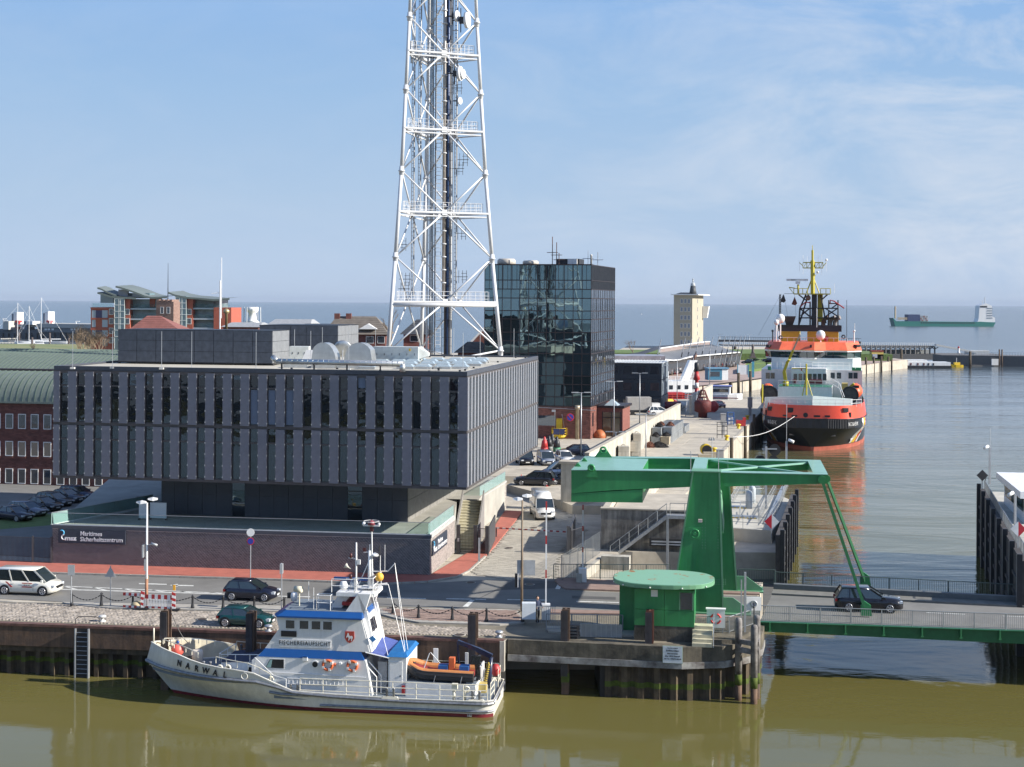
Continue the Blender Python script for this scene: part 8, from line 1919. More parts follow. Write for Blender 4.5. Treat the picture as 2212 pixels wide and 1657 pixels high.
def yacht(cx,cy,L,mast,lb,rake=0):
 p=W0(cx,cy);t=thing('sailing_yacht',lb,'sailing boat',p,.1,'yachts in the marina');b=B()
 b.loft([[(-L/2+(L*k),-wv,zz),(-L/2+L*k,-wv*.6,-.2),(-L/2+L*k,wv*.6,-.2),(-L/2+L*k,wv,zz)]for k,wv,zz in((0,.1,1.5),(.15,1.1,1.3),(.5,1.8,1.1),(.85,1.6,1.1),(1,1.2,1.2))]);b.build('hull',m_sw,t)
 b=B();b.loft([[(-L*.2,-.9,1.1),(-L*.2,.9,1.1),(-L*.15,.7,1.6),(-L*.15,-.7,1.6)],[(L*.2,-1.1,1.1),(L*.2,1.1,1.1),(L*.2,.9,1.8),(L*.2,-.9,1.8)]]);b.build('cabin',m_sw,t)
 b=B();b.tube((0,0,1),(0,0,mast),.17,6);b.build('mast',m_sw,t);b=B();b.tube((.2,0,2.4),(L*.38,0,2.5),.28,6);b.build('furled_sail',m_sw,t);b=B();b.tube((-L/2,0,1.4),(0,0,mast*.93),.05,4);b.tube((L/2,0,1.4),(0,0,mast),.04,4);b.build('stay',m_sw,t)
yacht(680,828,30,27,'larger white yacht with two tall masts beside the thick pile');yacht(290,912,36,24,'near white yacht with a raked forestay and covered sail');yacht(480,850,16,22,'small yacht half hidden behind the thick pile')
pr=thing('long_pier','long two level pier with a pale roof line and dark piled side behind the marina','pier')
a_,c_=W0(-60,745),W0(2100,790);d=Vector(c_)-Vector(a_);pr.location=a_;pr.rotation_euler=(0,0,atan2(d.y,d.x));L=d.length
PF=Fr(a_,atan2(d.y,d.x));px_=lambda cx,cy:PF.py(cx*.1304,633.6+cy*.1304,0)
def pbox(name,c0,d0_,c1_,d1_,y0,y1,m):xa,za=px_(c0,d1_);xb,zb=px_(c1_,d0_);b=B();b.box(xa,xb,y0,y1,za,zb);return b.build(name,m,pr)
pbox('lower_deck',-60,628,2100,760,0,22,mat('pier_dark',(.10,.11,.12),.8,var=.3,scale=.1));pbox('hall',640,568,2100,640,-1,20,mat('pier_hall',(.16,.175,.19),.7));pbox('roof_edge',640,520,2100,565,-2,22,mat('pier_roof',(.42,.41,.38),.7));pbox('ramp',270,518,640,555,0,15,mat('pier_roof',(.4,.4,.4)))
for g0 in(760,810,875,1190,1245,1300):pbox('window',g0,583,g0+38,612,-1.2,-1.0,m_white)
for k in range(22):pbox('pier_pile',-40+k*95,660,-30+k*95,770,-1,-.2,m_dark)
pbox('office',505,462,615,518,-4,4,m_sw);pbox('office',455,462,504,600,-3,4,mat('shed_slate',(.10,.13,.17),.6));pbox('base_block',110,462,200,600,-3,6,mat('lift_base',(.5,.48,.43),.8))
for c0,c1_,ct,lb in((120,208,226,'tall white lift tower at the left end of the long pier'),(640,725,216,'tall white lift tower with a dark side slot on the long pier')):
 xa,za=px_(c0,465);xb,zb=px_(c1_,ct);t=thing('lift_tower',lb,'tower',PF.w(xa,4,WZ+3),PF.a,'lift towers on the pier');b=B();b.box((xb-xa)*.35,xb-xa,0,6,0,zb-3);b.build('shaft',m_sw,t);b=B();b.box(0,(xb-xa)*.345,0,6,0,zb-4);b.build('side_slot',mat('slot_dark',(.12,.14,.18),.6),t)
 b=B();b.cbox((xb-xa+1.5,0,za+.5),(3.2,3,1.4));b.cbox((xb-xa+1.6,0,za-2.5),(1.2,2,4.5));b.build('red_gear',mat('signal_red',(.42,.03,.03)),t)
for cx,ct in((35,335),(55,362),(448,365),(808,372),(1245,375)):x,z=px_(cx,ct);b=B();b.tube((0,0,0),(0,0,z-4),.3,5);b.cbox((.9,0,z-4),(2.6,.5,.5));one(b,'pier_lamp',m_sw,'tall lamp post, %s from the left on the long pier'%nth[(35,55,448,808,1245).index(cx)],'street lamp','lamp posts on the long pier',PF.w(x,1,4+WZ))
m_tyre=mat('tyre',(.02,.02,.022),.85);m_rim=mat('rim',(.5,.5,.52),.3,.7);m_cg=glassmat('car_glass',(.018,.026,.028),.04,spec=1);m_plate=mat('plate',(.7,.7,.66),.5);m_hl=mat('headlight',(.7,.74,.78),.15,.2);m_tl=mat('tail_light',(.35,.01,.01),.3)
def paint(n,c,met=.3):return mat('paint_'+n,c,.28,met,var=.03,coat=.8)
def car(label,col,L,W,H,kind,loc,rz,group=None,cat='car',name='parked_car',under=.18):
 """kind: hatch, suv, wagon, van, panel"""
 t=thing(name,label,cat,loc,rz,group);w=W/2
 K={'hatch':((0,.50),(.03,.62),(.62,.60),(.80,.585),(.93,.50),(1,.38)),'wagon':((0,.50),(.02,.62),(.64,.60),(.8,.58),(.95,.49),(1,.36)),'sedan':((0,.52),(.02,.64),(.2,.66),(.64,.62),(.8,.60),(.95,.50),(1,.36)),'suv':((0,.48),(.02,.60),(.64,.585),(.8,.57),(.95,.52),(1,.40)),'van':((0,.45),(.01,.56),(.74,.54),(.86,.52),(.96,.44),(1,.30)),'panel':((0,.40),(.01,.52),(.74,.50),(.84,.47),(.97,.38),(1,.26))}[kind]
 R={'hatch':(.02,.12,.50,.74),'wagon':(.015,.10,.52,.74),'sedan':(.17,.30,.54,.75),'suv':(.015,.10,.52,.74),'van':(.008,.03,.66,.86),'panel':(.003,.01,.775,.875)}[kind]
 rings=[];ns_=22
 for k in range(ns_+1):
  f=k/ns_;zb=interp(K,f)*H;e=min(1,(f*9+.35)if f<.1 else 1,((1-f)*6+.45)if f>.9 else 1)**.5;ww=w*e
  zl=under+.12*max(0,(f-.93)/.07)+.1*max(0,(.05-f)/.05)
  rings.append([(f*L,-ww*.9,zl),(f*L,-ww,zl+.15),(f*L,-ww,zb*.72),(f*L,-ww*.93,zb),(f*L,0,zb+.03),(f*L,ww*.93,zb),(f*L,ww,zb*.72),(f*L,ww,zl+.15),(f*L,ww*.9,zl)])
 b=B();b.smooth=True;b.loft(rings);b.smooth=False;b.build('body',col,t)
 x0,x1,x2,x3=[r*L for r in R];zb0,zb3=interp(K,R[0])*H,interp(K,R[3])*H;wb,wt=w*.92,w*(.74 if kind not in('van','panel')else.84);zt=H*(.80 if kind=='panel' else 1)
 P=[(x0,-wb,zb0),(x3,-wb,zb3),(x3,wb,zb3),(x0,wb,zb0),(x1,-wt,zt-.07),(x2,-wt,zt-.07),(x2,wt,zt-.07),(x1,wt,zt-.07)]
 if kind=='panel':x3w=.86*L
 b=B();b.hexa(P);b.build('glasshouse',m_cg,t)
 b=B();b.smooth=True;e_=.04;b.loft([[(x1-e_,-wt-.02,zt-.08),(x2+e_,-wt-.02,zt-.08),(x2+e_,wt+.02,zt-.08),(x1-e_,wt+.02,zt-.08)],[(x1+.08,-wt+.08,zt),(x2-.06,-wt+.08,zt),(x2-.06,wt-.08,zt),(x1+.08,wt-.08,zt)]]+([[(x1+.05,-wt+.06,H-.1),(x2-.75,-wt+.08,H-.1),(x2-.75,wt-.08,H-.1),(x1+.05,wt-.06,H-.1)],[(x1+.15,-wt+.16,H),(x2-1.1,-wt+.2,H),(x2-1.1,wt-.2,H),(x1+.15,wt-.16,H)]]if kind=='panel' else[]));b.smooth=False;b.build('roof',col,t)
 def V(i):return Vector(P[i])
 for s,(a0,a1,t0,t1)in((-1,(0,1,4,5)),(1,(3,2,7,6))):
  o_=Vector((0,s*.012,0));fr_={'hatch':(0,.42,1),'wagon':(0,.25,.56,1),'sedan':(0,.5,1),'suv':(0,.27,.58,1),'van':(0,.35,.68,1),'panel':(0,1)}[kind]
  b=B()
  for f in fr_:b.bar(V(a0).lerp(V(a1),f)+o_,V(t0).lerp(V(t1),f)+o_,.09 if 0<f<1 else.12,.03,(0,1,0))
  b.build('pillar',col,t)
  if kind=='panel':q=[V(a0),V(a0).lerp(V(a1),.70),V(t0).lerp(V(t1),.80),V(t0)];b=B();b.a([x+o_*2 for x in q],[(0,1,2,3),(3,2,1,0)]);b.build('side_panel',col,t)
  b=B();b.cbox((L*R[3]-.25,s*(w+.09),zb3+.12),(.14,.18,.16));b.build('mirror',col if kind!='panel' else m_black,t)
  b=B();b.cbox((L-.22,s*w*.72,K[-2][1]*H*.86),(.34,.32,.16));b.build('headlight',m_hl,t)
  b=B();b.cbox((.06,s*w*.8,zb0*.85),(.16,.2,.34 if kind in('van','panel')else.2));b.build('tail_light',m_tl,t)
  for f in((.40,)if kind=='hatch' else(.34,.58)):b=B();b.cbox((L*f,s*(w+.012),zb0*.86),(.2,.03,.03));b.build('door_handle',col,t)
  b=B()
  for f in((.30,.66)if kind!='panel' else(.45,.72)):b.box(L*f-.01,L*f+.01,s*w-.008*(s>0)-.004,s*w+.008*(s>0)+.004,under+.2,zb0*.9)
  b.build('door_seam',m_black,t)
 if kind=='panel':b=B();b.box(-.01,.02,-w*.85,w*.85,.6,zt-.1);b.build('rear_door',col,t)
 r=.33 if kind in('hatch','sedan','wagon')else.36
 for fx2 in({'hatch':(.17,.80),'panel':(.2,.83),'van':(.19,.81)}.get(kind,(.2,.80))):
  for s in(-1,1):
   b=B();b.tube((fx2*L,s*(w-.2),r),(fx2*L,s*(w+.008),r),r*1.16,18);b.build('wheel_arch',m_black,t)
   b=B();b.tube((fx2*L,s*(w-.2),r),(fx2*L,s*(w+.02),r),r,20);wl=b.build('wheel',m_tyre,t)
   b=B();
   for q in range(5):a_=q*2*pi/5;b.bar((fx2*L,s*(w+.03),r),(fx2*L+cos(a_)*r*.62,s*(w+.03),r+sin(a_)*r*.62),.09,.02,(0,1,0))
   b.torus((fx2*L,s*(w+.02),r),r*.62,.03,'y',18,5);b.build('rim',m_rim,wl)
 b=B();b.cbox((L+.01,0,.45),(.03,.52,.12));b.cbox((-.01,0,.55),(.03,.52,.12));b.build('number_plate',m_plate,t)
 b=B();b.cbox((L-.03,0,.6*K[-2][1]*H+.1),(.1,w*1.1,.18));b.build('grille',m_black,t)
 return t
def place(u,v,L,ang,z=0.):
 x,y,_=G(u,v,z);return(x-cos(ang)*L/2,y-sin(ang)*L/2,z)
dn,dg,blk,wh,sv=paint('navy',(.012,.014,.030)),paint('green',(.005,.06,.055)),paint('black',(.006,.006,.010)),paint('white',(.74,.74,.71),0),paint('silver',(.40,.43,.48),.6)
A=radians(-8)
vn=car('white minibus with red stripes driving right along the street',paint('cream',(.72,.70,.62),0),4.9,1.9,1.95,'van',place(63,1281,4.9,A),A,None,'minibus','minibus')
b=B();b.slab([(1.0,1.02),(1.15,1.02),(1.6,.62),(1.45,.62)],-.975,-.958);b.box(2.35,3.15,-.975,-.958,.9,.97);b.box(2.35,3.15,-.975,-.958,.62,.69);b.build('red_stripe',mat('signal_red',(.42,.03,.03)),vn)
text('K + W','lettering',m_black,vn,TM((2.75,-.97,.79)),.18,'CENTER',.004)
car('dark blue hatchback driving past the chain posts',dn,3.99,1.7,1.49,'hatch',place(545,1294,3.99,A),A,None,'car','hatchback')
car('dark green hatchback parked on the cobbled quay',dg,3.83,1.63,1.33,'hatch',place(533,1351,3.83,A-.02),A-.02,None,'car','hatchback')
x,y,_=G(1880,1321,.11);car('black estate utility car crossing the bascule bridge',blk,4.79,1.94,1.7,'suv',(x-2.4,y+.9,.11),A,None,'car','estate_car')
ang=radians(-83);x,y,_=G(1180,1126,0.04);van=car('white high roof panel van coming down the side road',wh,5.9,1.99,2.65,'panel',(x-cos(ang)*5.9,y-sin(ang)*5.9+.4,.04),ang,None,'van','panel_van')
Y=YZ+.0
def cs2(label,col,L,W,H,kind,u,v,deg,group='cars parked in the yard',cat='car',z=Y):a_=radians(deg);return car(label,col,L,W,H,kind,place(u,v,L,a_,z),a_,group,cat)
cs2('dark grey utility car parked beyond the retaining wall',paint('graphite',(.02,.022,.028)),4.8,1.9,1.7,'suv',1155,1048,168)
cs2('black van parked under the office overhang',blk,4.8,1.9,1.9,'van',1133,1002,-80,cat='van')
cs2('silver compact van parked beside the black van',sv,4.4,1.8,1.8,'van',1179,1003,-80,cat='van')
cs2('white car parked behind the silver compact van',wh,4.5,1.8,1.6,'suv',1220,1000,-78)
cs2('silver and white van parked beside the green counterweight',sv,5.0,1.9,1.9,'van',1215,1030,190,cat='van')
cs2('black car half hidden behind the green counterweight',blk,4.8,1.9,1.6,'wagon',1225,1046,180)
cs2('dark blue car behind the lamp post and the red bins',dn,4.5,1.8,1.5,'wagon',1240,983,182)
cs2('white van with a roof pipe beside the yellow buoy',wh,5.0,1.9,2.0,'van',1172,943,72,cat='van')
cs2('white pickup partly hidden by the long flood wall',wh,4.9,1.9,1.7,'suv',1425,897,10,cat='car')
cs2('red car parked by the stone post on the far quay',paint('red',(.17,.012,.02)),4.3,1.75,1.4,'sedan',1552,880,-75)
for i,(u,v,col,lb)in enumerate(((30,1123,dn,'dark blue car nearest the lawn in the shaded car park'),(61,1113,paint('greyblue',(.16,.17,.21)),'light grey saloon, the only pale one in the shaded car park'),(93,1102,blk,'black saloon right of the pale one in the car park'),(118,1092,paint('graphite',(.02,.022,.028)),'black estate with a bright roof rail in the car park'),(143,1084,paint('greyblue2',(.05,.055,.075)),'dark grey people carrier in the shaded car park'),(168,1077,paint('deepblue',(.012,.02,.06)),'blue black car furthest back in the shaded car park'))):
 cs2(lb,col,4.4,1.8,1.45,'wagon' if i%2 else 'sedan',u,v,-28,'cars in the shaded car park',z=.0)
for u,v,lb,c in((1615,786,'dark estate car parked on the promenade left of the tug',blk),(1668-8,782,'black van parked on the promenade beside the tug',blk)):cs2(lb,c,4.6,1.8,1.7,'wagon',u,v,170,'cars on the promenade',z=.8)
p=G(1370,897,Y);t=thing('tarpaulin_truck','small truck with a grey tarpaulin body by the container offices','truck',p,radians(5));b=B();b.box(-1.3,3.3,0,2.2,1.0,3.4);b.build('tarpaulin',mat('tarp',(.36,.35,.33),.8),t);b=B();b.box(-1.3,3.3,0,2.2,.7,.98);b.build('frame',m_dark,t);b=B();b.box(3.4,5,.05,2.15,.5,2.3);b.build('cab',wh,t)
for x in(-.3,4.2):b=B();b.tube((x,-.02,.4),(x,.3,.4),.4,14);b.build('wheel',m_tyre,t)
WFa=atan2(251.5-168,29.9-9.2)
def wallseg(label,p,q,z0,z1,th=.5,n=12,name='flood_wall',m=m_concw):
 d=Vector((q[0]-p[0],q[1]-p[1]));t=thing(name,label,'wall',(p[0],p[1],0),atan2(d.y,d.x),'concrete flood walls');L=d.length
 for i in range(n):b=B();b.box(L*i/n+.02,L*(i+1)/n-.02,0,th,z0,z1);b.build('wall_panel',m,t)
 b=B();b.box(-.05,L+.05,-.06,th+.06,z1,z1+.12);b.build('coping',m_conc,t);return t
wallseg('long pale flood wall between the yard and the quay with net crates',(9.2,168),(29.9,251.5),YZ-.1,4.45,n=16)
wallseg('second flood wall running on behind the red buoys',(34.6,273),(44,311),YZ-.1,4.45,n=7)
wallseg('bright short flood wall seen below the green balance beam',(11.2,139.5),(17.0,163.5),YZ-.1,4.2,n=6)
t=thing('concrete_block_wall','tall concrete pillar end wall left of the green counterweight','wall',G(1211,1102),radians(-12));b=B();b.box(0,3.6,0,1.6,0,5.0);b.build('pillar',m_concw,t);b=B();b.box(-.25,3.8,-.15,1.7,5.0,5.25);b.build('coping',m_conc,t)
m_bay=mat('concrete_bay',(.44,.395,.32),.88,var=.16,scale=.8,island=.10,bump=.2,detail=8)
paving('concrete_bay',[(10,168),(19.9,163),(27.3,192.8),(57.6,316),(45,316),(30.4,251.5)],YZ+.02,3.4,3.4,radians(76),m_bay,.03,.05,.004)
paving('concrete_bay',[(3,162),(9,168),(29,250),(34,275),(42,312),(15,316),(-5,260),(2,178)],YZ+.02,3.4,3.4,radians(74),m_bay,.03,.05,.004)
p=G(1490,901,YZ);t=thing('steel_stair','pale steel stair between the two flood walls beside the red buoys','stairs',(p[0],p[1],YZ),radians(-14))
for k in range(16):b=B();b.box(-.8,.8,k*.32,k*.32+.34,k*.24,k*.24+.06);b.build('tread',m_steel,t)
b=B()
for s in(-.85,.85):b.bar((s,0,0),(s,5.1,3.8),.06,.25);b.tube((s,0,1),(s,5.1,4.8),.03,4);b.tube((s,0,0),(s,0,1),.03,4);b.tube((s,2.5,1.9),(s,2.5,2.9),.03,4)
b.build('stringer',m_steel,t)
m_cr1=mat('crate_grey',(.33,.35,.36),.5,.4,var=.15);m_cr2=mat('crate_wood',(.42,.36,.26),.8,var=.2);m_net1=mat('net_black',(.025,.022,.022),.9);m_net2=mat('net_rust',(.20,.085,.055),.9,var=.4)
def cratemesh(m):
 b=B();b.box(-.65,.65,-.55,.55,.1,1.12)
 for k in range(7):b.box(-.67,.67,-.57,.57,.15+k*.14,.2+k*.14)
 for s in(-.6,.6):b.box(s-.06,s+.06,-.5,.5,0,.1)
 b.box(-.7,.7,-.6,-.5,1.1,1.18);b.box(-.7,.7,.5,.6,1.1,1.18);b.box(-.7,-.6,-.5,.5,1.1,1.18);b.box(.6,.7,-.5,.5,1.1,1.18);return b.mesh('net_crate',m)
cmG,cmW=cratemesh(m_cr1),cratemesh(m_cr2)
def tangle(c,r,h,m,n=60,seed=1):
 R=random.Random(seed);b=B()
 for _ in range(n):
  P=[];a_,e_=R.uniform(0,6.28),R.uniform(0,.95)
  for k in range(5):q=e_*r;P.append((c[0]+q*cos(a_)*1.0,c[1]+q*sin(a_),c[2]+h*(1-e_**2)*R.uniform(.5,1)));a_+=R.uniform(.2,.9);e_=min(1,max(0,e_+R.uniform(-.25,.25)))
  b.path(P,.035,3)
 b.ball((c[0],c[1],c[2]),r*.8,8,h/r*.8);return b
CW=Fr((G(1447.6,960,YZ)[0]-.7,215.6,YZ),WFa-pi/2)
rowl=[(0,0,0,'W'),(-1.45,0,0,'G'),(0,0,1,None),(-1.45,.9,1,'G')]
occ=[(c,r,k)for r in range(19)for c in(0,1)for k in(0,1)if r!=13 and not(r==0 and k==1)and not(r==1 and k==1 and c==1)and not(r>13 and k==1)and not(r>16 and c==0)]
rn=nth
for c,r,k in occ:
 o=bpy.data.objects.new('net_crate',cmW if(c,r,k)==(1,0,0)else cmG);COL.objects.link(o);o.location=CW.w(-1.45+c*1.45,r*1.35,k*1.2);o.rotation_euler=(0,0,CW.a+random.uniform(-.03,.03))
 o['label']='%s net crate, %s tier, %s side, %s row counted from the scooter'%('wooden' if(c,r,k)==(1,0,0)else 'grey metal','lower' if k==0 else 'upper','wall' if c==0 else 'quay',rn[r]);o['category']='crate';o['group']='net crates stacked along the flood wall'
for i,(c,r,k,m,lb)in enumerate(((1,.8,1,m_net1,'heap of black netting hanging over the second quay side crate'),(0,2.6,2,m_net1,'dark netting on top of the wall side crates'),(1,4,2,m_net2,'rust coloured netting heaped on the tallest crates'),(0,0,1,m_net1,'small black net heap in the nearest wall side crate'),(0,4,2,m_net2,'brown chain and netting on the wall side crates'))):
 p=CW.w(-1.45+c*1.45,r*1.35,k*1.2-.1);one(tangle((0,0,0),.75,.75,m,50,i),'net_heap',m,lb,'fishing net','net heaps',p)
for i,(u,v,r,m,lb)in enumerate(((1424,966,1.5,m_net1,'black rope and net heap on the ground before the crates'),(1404,966,1.1,m_net2,'rusty brown chain heap beside the scooter'))):one(tangle((0,0,0),r,.9,m,70,20+i),'net_heap',m,lb,'fishing net','net heaps',G(u,v,YZ))
for i,(u0,u1,vt,vb,lb,m)in enumerate(((1336,1359,965,1006,'front slatted concrete block by the flood wall',m_concw),(1341,1372,955,975,'flat top block lying on the front concrete block',m_conc),(1364,1384,952,985,'second concrete block leaning to the wall',m_concw),(1368,1384,937,952,'upper small concrete block with a lifting loop',m_conc))):
 p=G((u0+u1)/2,max(vb,985)+2,YZ);K=p[1]/FPX;z0=DD(u0,vb,p[1])[2];z1=DD(u0,vt,p[1])[2];W=(u1-u0)*K;b=B();b.box(-W/2,W/2,0,1.6,z0-p[2],z1-p[2])
 for k in range(4):b.box(-W/2-.02,W/2+.02,-.02,.0,z0-p[2]+(z1-z0)*k/4,z0-p[2]+(z1-z0)*(k+.8)/4)
 b.torus((0,.8,z1-p[2]),.25,.05,'y',10,5);one(b,'concrete_block',m,lb,'concrete block','concrete blocks by the flood wall',p)
wf=Fr((9.2,168,0),WFa);x0,z0=wf.py(1288,985,-.08);t=thing('banner','white banner with blue lettering on the near end of the flood wall','banner',wf.o,wf.a);b=B();b.box(.3,8.5,-.12,-.07,1.6,4.2);b.build('sheet',m_white,t);text('Maritimes','lettering',m_blue,t,TM((4.6,-.13,3.1)),1.0,'CENTER',.01)
m_bred=mat('buoy_paint_red',(.42,.03,.03),.5,var=.15);m_brust=mat('buoy_rust',(.16,.022,.02),.7,scale=.8,col2=(.07,.012,.012),streak=.3)
p=G(1518,902,YZ);t=thing('red_buoy','big dark red rusty buoy with a cage top beside the steel stair','buoy',p);b=B();b.lathe([(.85,0),(.85,.9),(1.55,1.2),(1.6,2.9),(1.4,3.2),(1.2,3.25)],20);b.build('float',m_brust,t)
b=B()
for k in range(9):a_=k*.698;b.tube((1.15*cos(a_),1.15*sin(a_),3.2),(.35*cos(a_),.35*sin(a_),5.2),.07,5)
for z,r in((3.8,.92),(4.4,.67),(5.1,.4)):b.torus((0,0,z),r,.09,'z',14,5)
b.tube((0,0,5.1),(0,0,6.0),.14,6);b.build('cage',m_brust,t)
p=G(1541,890,YZ);b=B();b.ball((0,0,1.1),1.1,20,1.0);b.cbox((-.6,0,.2),(1.6,1.6,.4));one(b,'red_buoy',m_bred,'bright red spherical buoy behind the rusty cage buoy','buoy',None,p)
p=G(1482,838,YZ);t=thing('light_buoy','tall red and white lantern buoy standing above the flood wall','buoy',(38.0,292,YZ));b=B();b.lathe([(1.2,1.2),(1.2,2.6),(.45,3.2),(.35,5.5),(.7,5.8),(.35,7.4)],16);b.build('body',m_bred,t);b=B();b.lathe([(.45,4.0),(.40,5.1)],16);b.build('white_band',m_sw,t);b=B();b.lathe([(.35,7.4),(.5,7.6),(.5,9.0),(.3,9.3)],12);b.build('lantern',m_dark,t)
def lyingbuoy(label,p,m1,m2,L,r,rz):t=thing('spar_buoy',label,'buoy',p,rz,'buoys laid up beside the basin');b=B();b.M=Matrix.Translation((0,0,r))@Matrix.Rotation(pi/2,4,'Y');b.lathe([(r*.5,-L/2),(r,-L*.3),(r,L*.2)],14);b.build('float',m1,t);b=B();b.M=Matrix.Translation((0,0,r))@Matrix.Rotation(pi/2,4,'Y');b.lathe([(r,L*.2),(r*.4,L*.45),(.1,L*.5)],14);b.build('nose',m2,t)
lyingbuoy('white and maroon buoy lying behind the railing left of the stair',(32.5,284,YZ),mat('maroon',(.16,.01,.02),.5),m_sw,6,.9,.3);lyingbuoy('yellow buoy lying furthest left behind the container offices',(32,291,YZ),mat('buoy_yellow',(.6,.38,.03),.5),m_bred,5,.9,.2)
p=G(1208,948,YZ);t=thing('yellow_buoy','yellow buoy platform with solar panels and wind vane in the yard','buoy',p);m_by=mat('platform_yellow',(.68,.46,.02),.5);b=B();b.lathe([(.35,0),(1.05,.3),(1.2,.6)],12);b.build('float',m_by,t)
b=B()
for k in range(12):a_=k*.5236;b.tube((1.2*cos(a_),1.2*sin(a_),.6),(1.2*cos(a_),1.2*sin(a_),1.7),.04,4)
for z in(.9,1.3,1.7):b.torus((0,0,z),1.2,.04,'z',12,4)
b.build('cage',m_by,t);b=B();b.box(-.45,.45,-.3,.3,1.6,3.2);b.build('box',m_by,t);b=B();b.box(-.95,.0,-1.28,-1.22,.8,1.7);b.box(.06,.8,-1.28,-1.22,.8,1.7);b.build('solar_panel',mat('solar_blue',(.02,.03,.1),.2,coat=.5),t);b=B();b.tube((-.7,0,1.5),(-.7,0,4.4),.04,5);b.tube((.8,0,1.6),(.4,0,3.9),.05,5);b.cbox((-.9,0,4.4),(.6,.05,.35));b.build('mast',m_steel,t)
for u,v,c,lb,tx in((1203,976,(.03,.25,.12),'green and black lantern buoy top lettered 15 in the yard','15'),(1176,976,(.45,.03,.03),'red lantern buoy top lettered 4 beside the office corner','4'),(1186,974,(.2,.21,.2),'grey lantern buoy top behind the red one',''),(1193,969,(.12,.13,.13),'dark lantern buoy top behind the grey one','')):
 p=G(u,v,YZ);t=thing('lantern_buoy',lb,'buoy',p,0,'lantern buoy tops in the yard');m=mat('lb_'+str(u),c,.5);b=B();b.lathe([(.55,0),(.55,.6),(.52,.64)],8);b.build('base',m,t);b=B();b.lathe([(.52,.64),(.36,1.6),(.2,1.7),(.2,2.0),(.06,2.2)],8);b.build('lantern',m if tx=='4' else m_dark,t)
 if tx:text(tx,'lettering',m_sw,t,TM((0,-.58,.32)),.55,'CENTER',.02)
for i,(u,v)in enumerate(((1226,944),(1241,938),(1234,940),(1251,936))):p=G(u,v,YZ);b=B();b.lathe([(.35,0),(.4,.9),(.2,1.2),(.1,1.6)],8);one(b,'lamp_housing',m_sw,'small pale lantern housing, %s from the left before the brick base'%('first','third','second','fourth')[i],'lantern','pale lantern housings in the yard',p)
p=G(1296,946,YZ);b=B();b.M=Matrix.Rotation(pi/2,4,'X');b.lathe([(1.05,0),(1.05,.3),(.2,1.0)],18);one(b,'orange_buoy',mat('orange_rust',(.45,.13,.04),.6,var=.25),'orange cone buoy lying before the vestibule of the glass tower','buoy',None,(p[0],p[1],YZ+.3))
p=G(1364,916,YZ);b=B();b.M=Matrix.Rotation(pi/2,4,'X');b.lathe([(.9,0),(.9,.5),(.3,1.2)],18);one(b,'yellow_drum_buoy',m_by,'yellow drum buoy lying behind the flood wall by the truck','buoy',None,(p[0]-1,p[1]+6,YZ+1.4))
for i,(u,v,lb)in enumerate(((1126,1030+6,'traffic cone on the podium edge by the grey car'),(1128,1048,'traffic cone at the rear wheel of the grey utility car'),(1181,1051,'traffic cone at the front right of the grey utility car'))):
 t=thing('traffic_cone',lb,'traffic cone',G(u,v,YZ),0,'red and white traffic cones');b=B();b.lathe([(.2,0),(.2,.04),(.14,.05),(.03,.65)],10);b.build('cone',m_bred,t);b=B();b.lathe([(.115,.22),(.08,.38)],10);b.build('band',m_sw,t)
def lamp(u,vt,vb,lb,z=YZ,arm=.9,m=m_steel,group='double arm lamps in the yard and quay'):
 p=G(u,vb,z);h=DD(u,vt,p[1])[2]-z;t=thing('street_lamp',lb,'street lamp',p,random.uniform(-.2,.2),group);b=B();b.tube((0,0,0),(0,0,h),.10,8,.06);b.build('pole',m,t)
 for s in(-1,1):b=B();b.tube((0,0,h-.05),(s*arm*.6,0,h),.04,5);b.cbox((s*arm,0,h+.02),(arm*1.1,.3,.12));b.build('lamp_head',m_steel,t)
for a_ in((1255,848,986,'double arm lamp in front of the brick vestibule'),(1326,824,947,'double arm lamp at the right corner of the glass tower'),(1381.6,806,917,'double arm lamp before the container offices'),(1429,789.5,889,'double arm lamp at the container office corner'),(1395,895,998,'double arm lamp rising from the quay beside the scooter'),(1330,933,1000,'short lamp pole behind the concrete blocks')):lamp(*a_)
for u,vt,vb,lb in((1462.5,776,868,'lamp pole by the railing above the steel stair'),(1497,766,860,'lamp pole behind the red lantern buoy'),(1533,752,836,'lamp pole near the info kiosk'),(1555,722,752,'far lamp beyond the pavilion roof'),(1619,723,755,'far thin lamp by the monument')):lamp(u,vt,vb,lb)
QE=lambda d,off=0:(38.3+(d-236)*.246+off*.97,d-off*.24)
for d,lb,zt in((194,'nearest timber fender pile on the quay face',2.2),(212,'second timber fender pile on the quay face',2.3),(237,'third timber fender pile on the quay face',1.9),(256,'fender pile beside the white mooring line',2.4),(276,'fender pile hidden close to the tug bow',2.0)):
 x,y=QE(d,.45);b=B();b.tube((0,0,-2),(0,0,zt-WZ),.3,8,.26);one(b,'fender_pile',m_pile,lb,'pile','fender piles of the ship quay',(x,y,WZ))
for d,lb in((203,'yellow bollard by the nearest fender piles'),(222,'yellow bollard with the white mooring line'),(243,'yellow bollard near the blue roll cage'),(262,'yellow bollard abreast of the tug bow'),(312,'yellow bollard at the far quay corner')):
 x,y=QE(d,-1.2);b=B();b.lathe([(.4,0),(.3,.1),(.22,.5),(.42,.6),(.42,.75),(.1,.85)],12);one(b,'bollard',m_by,lb,'bollard','yellow bollards on the ship quay',(x,y,YZ))
b=B()
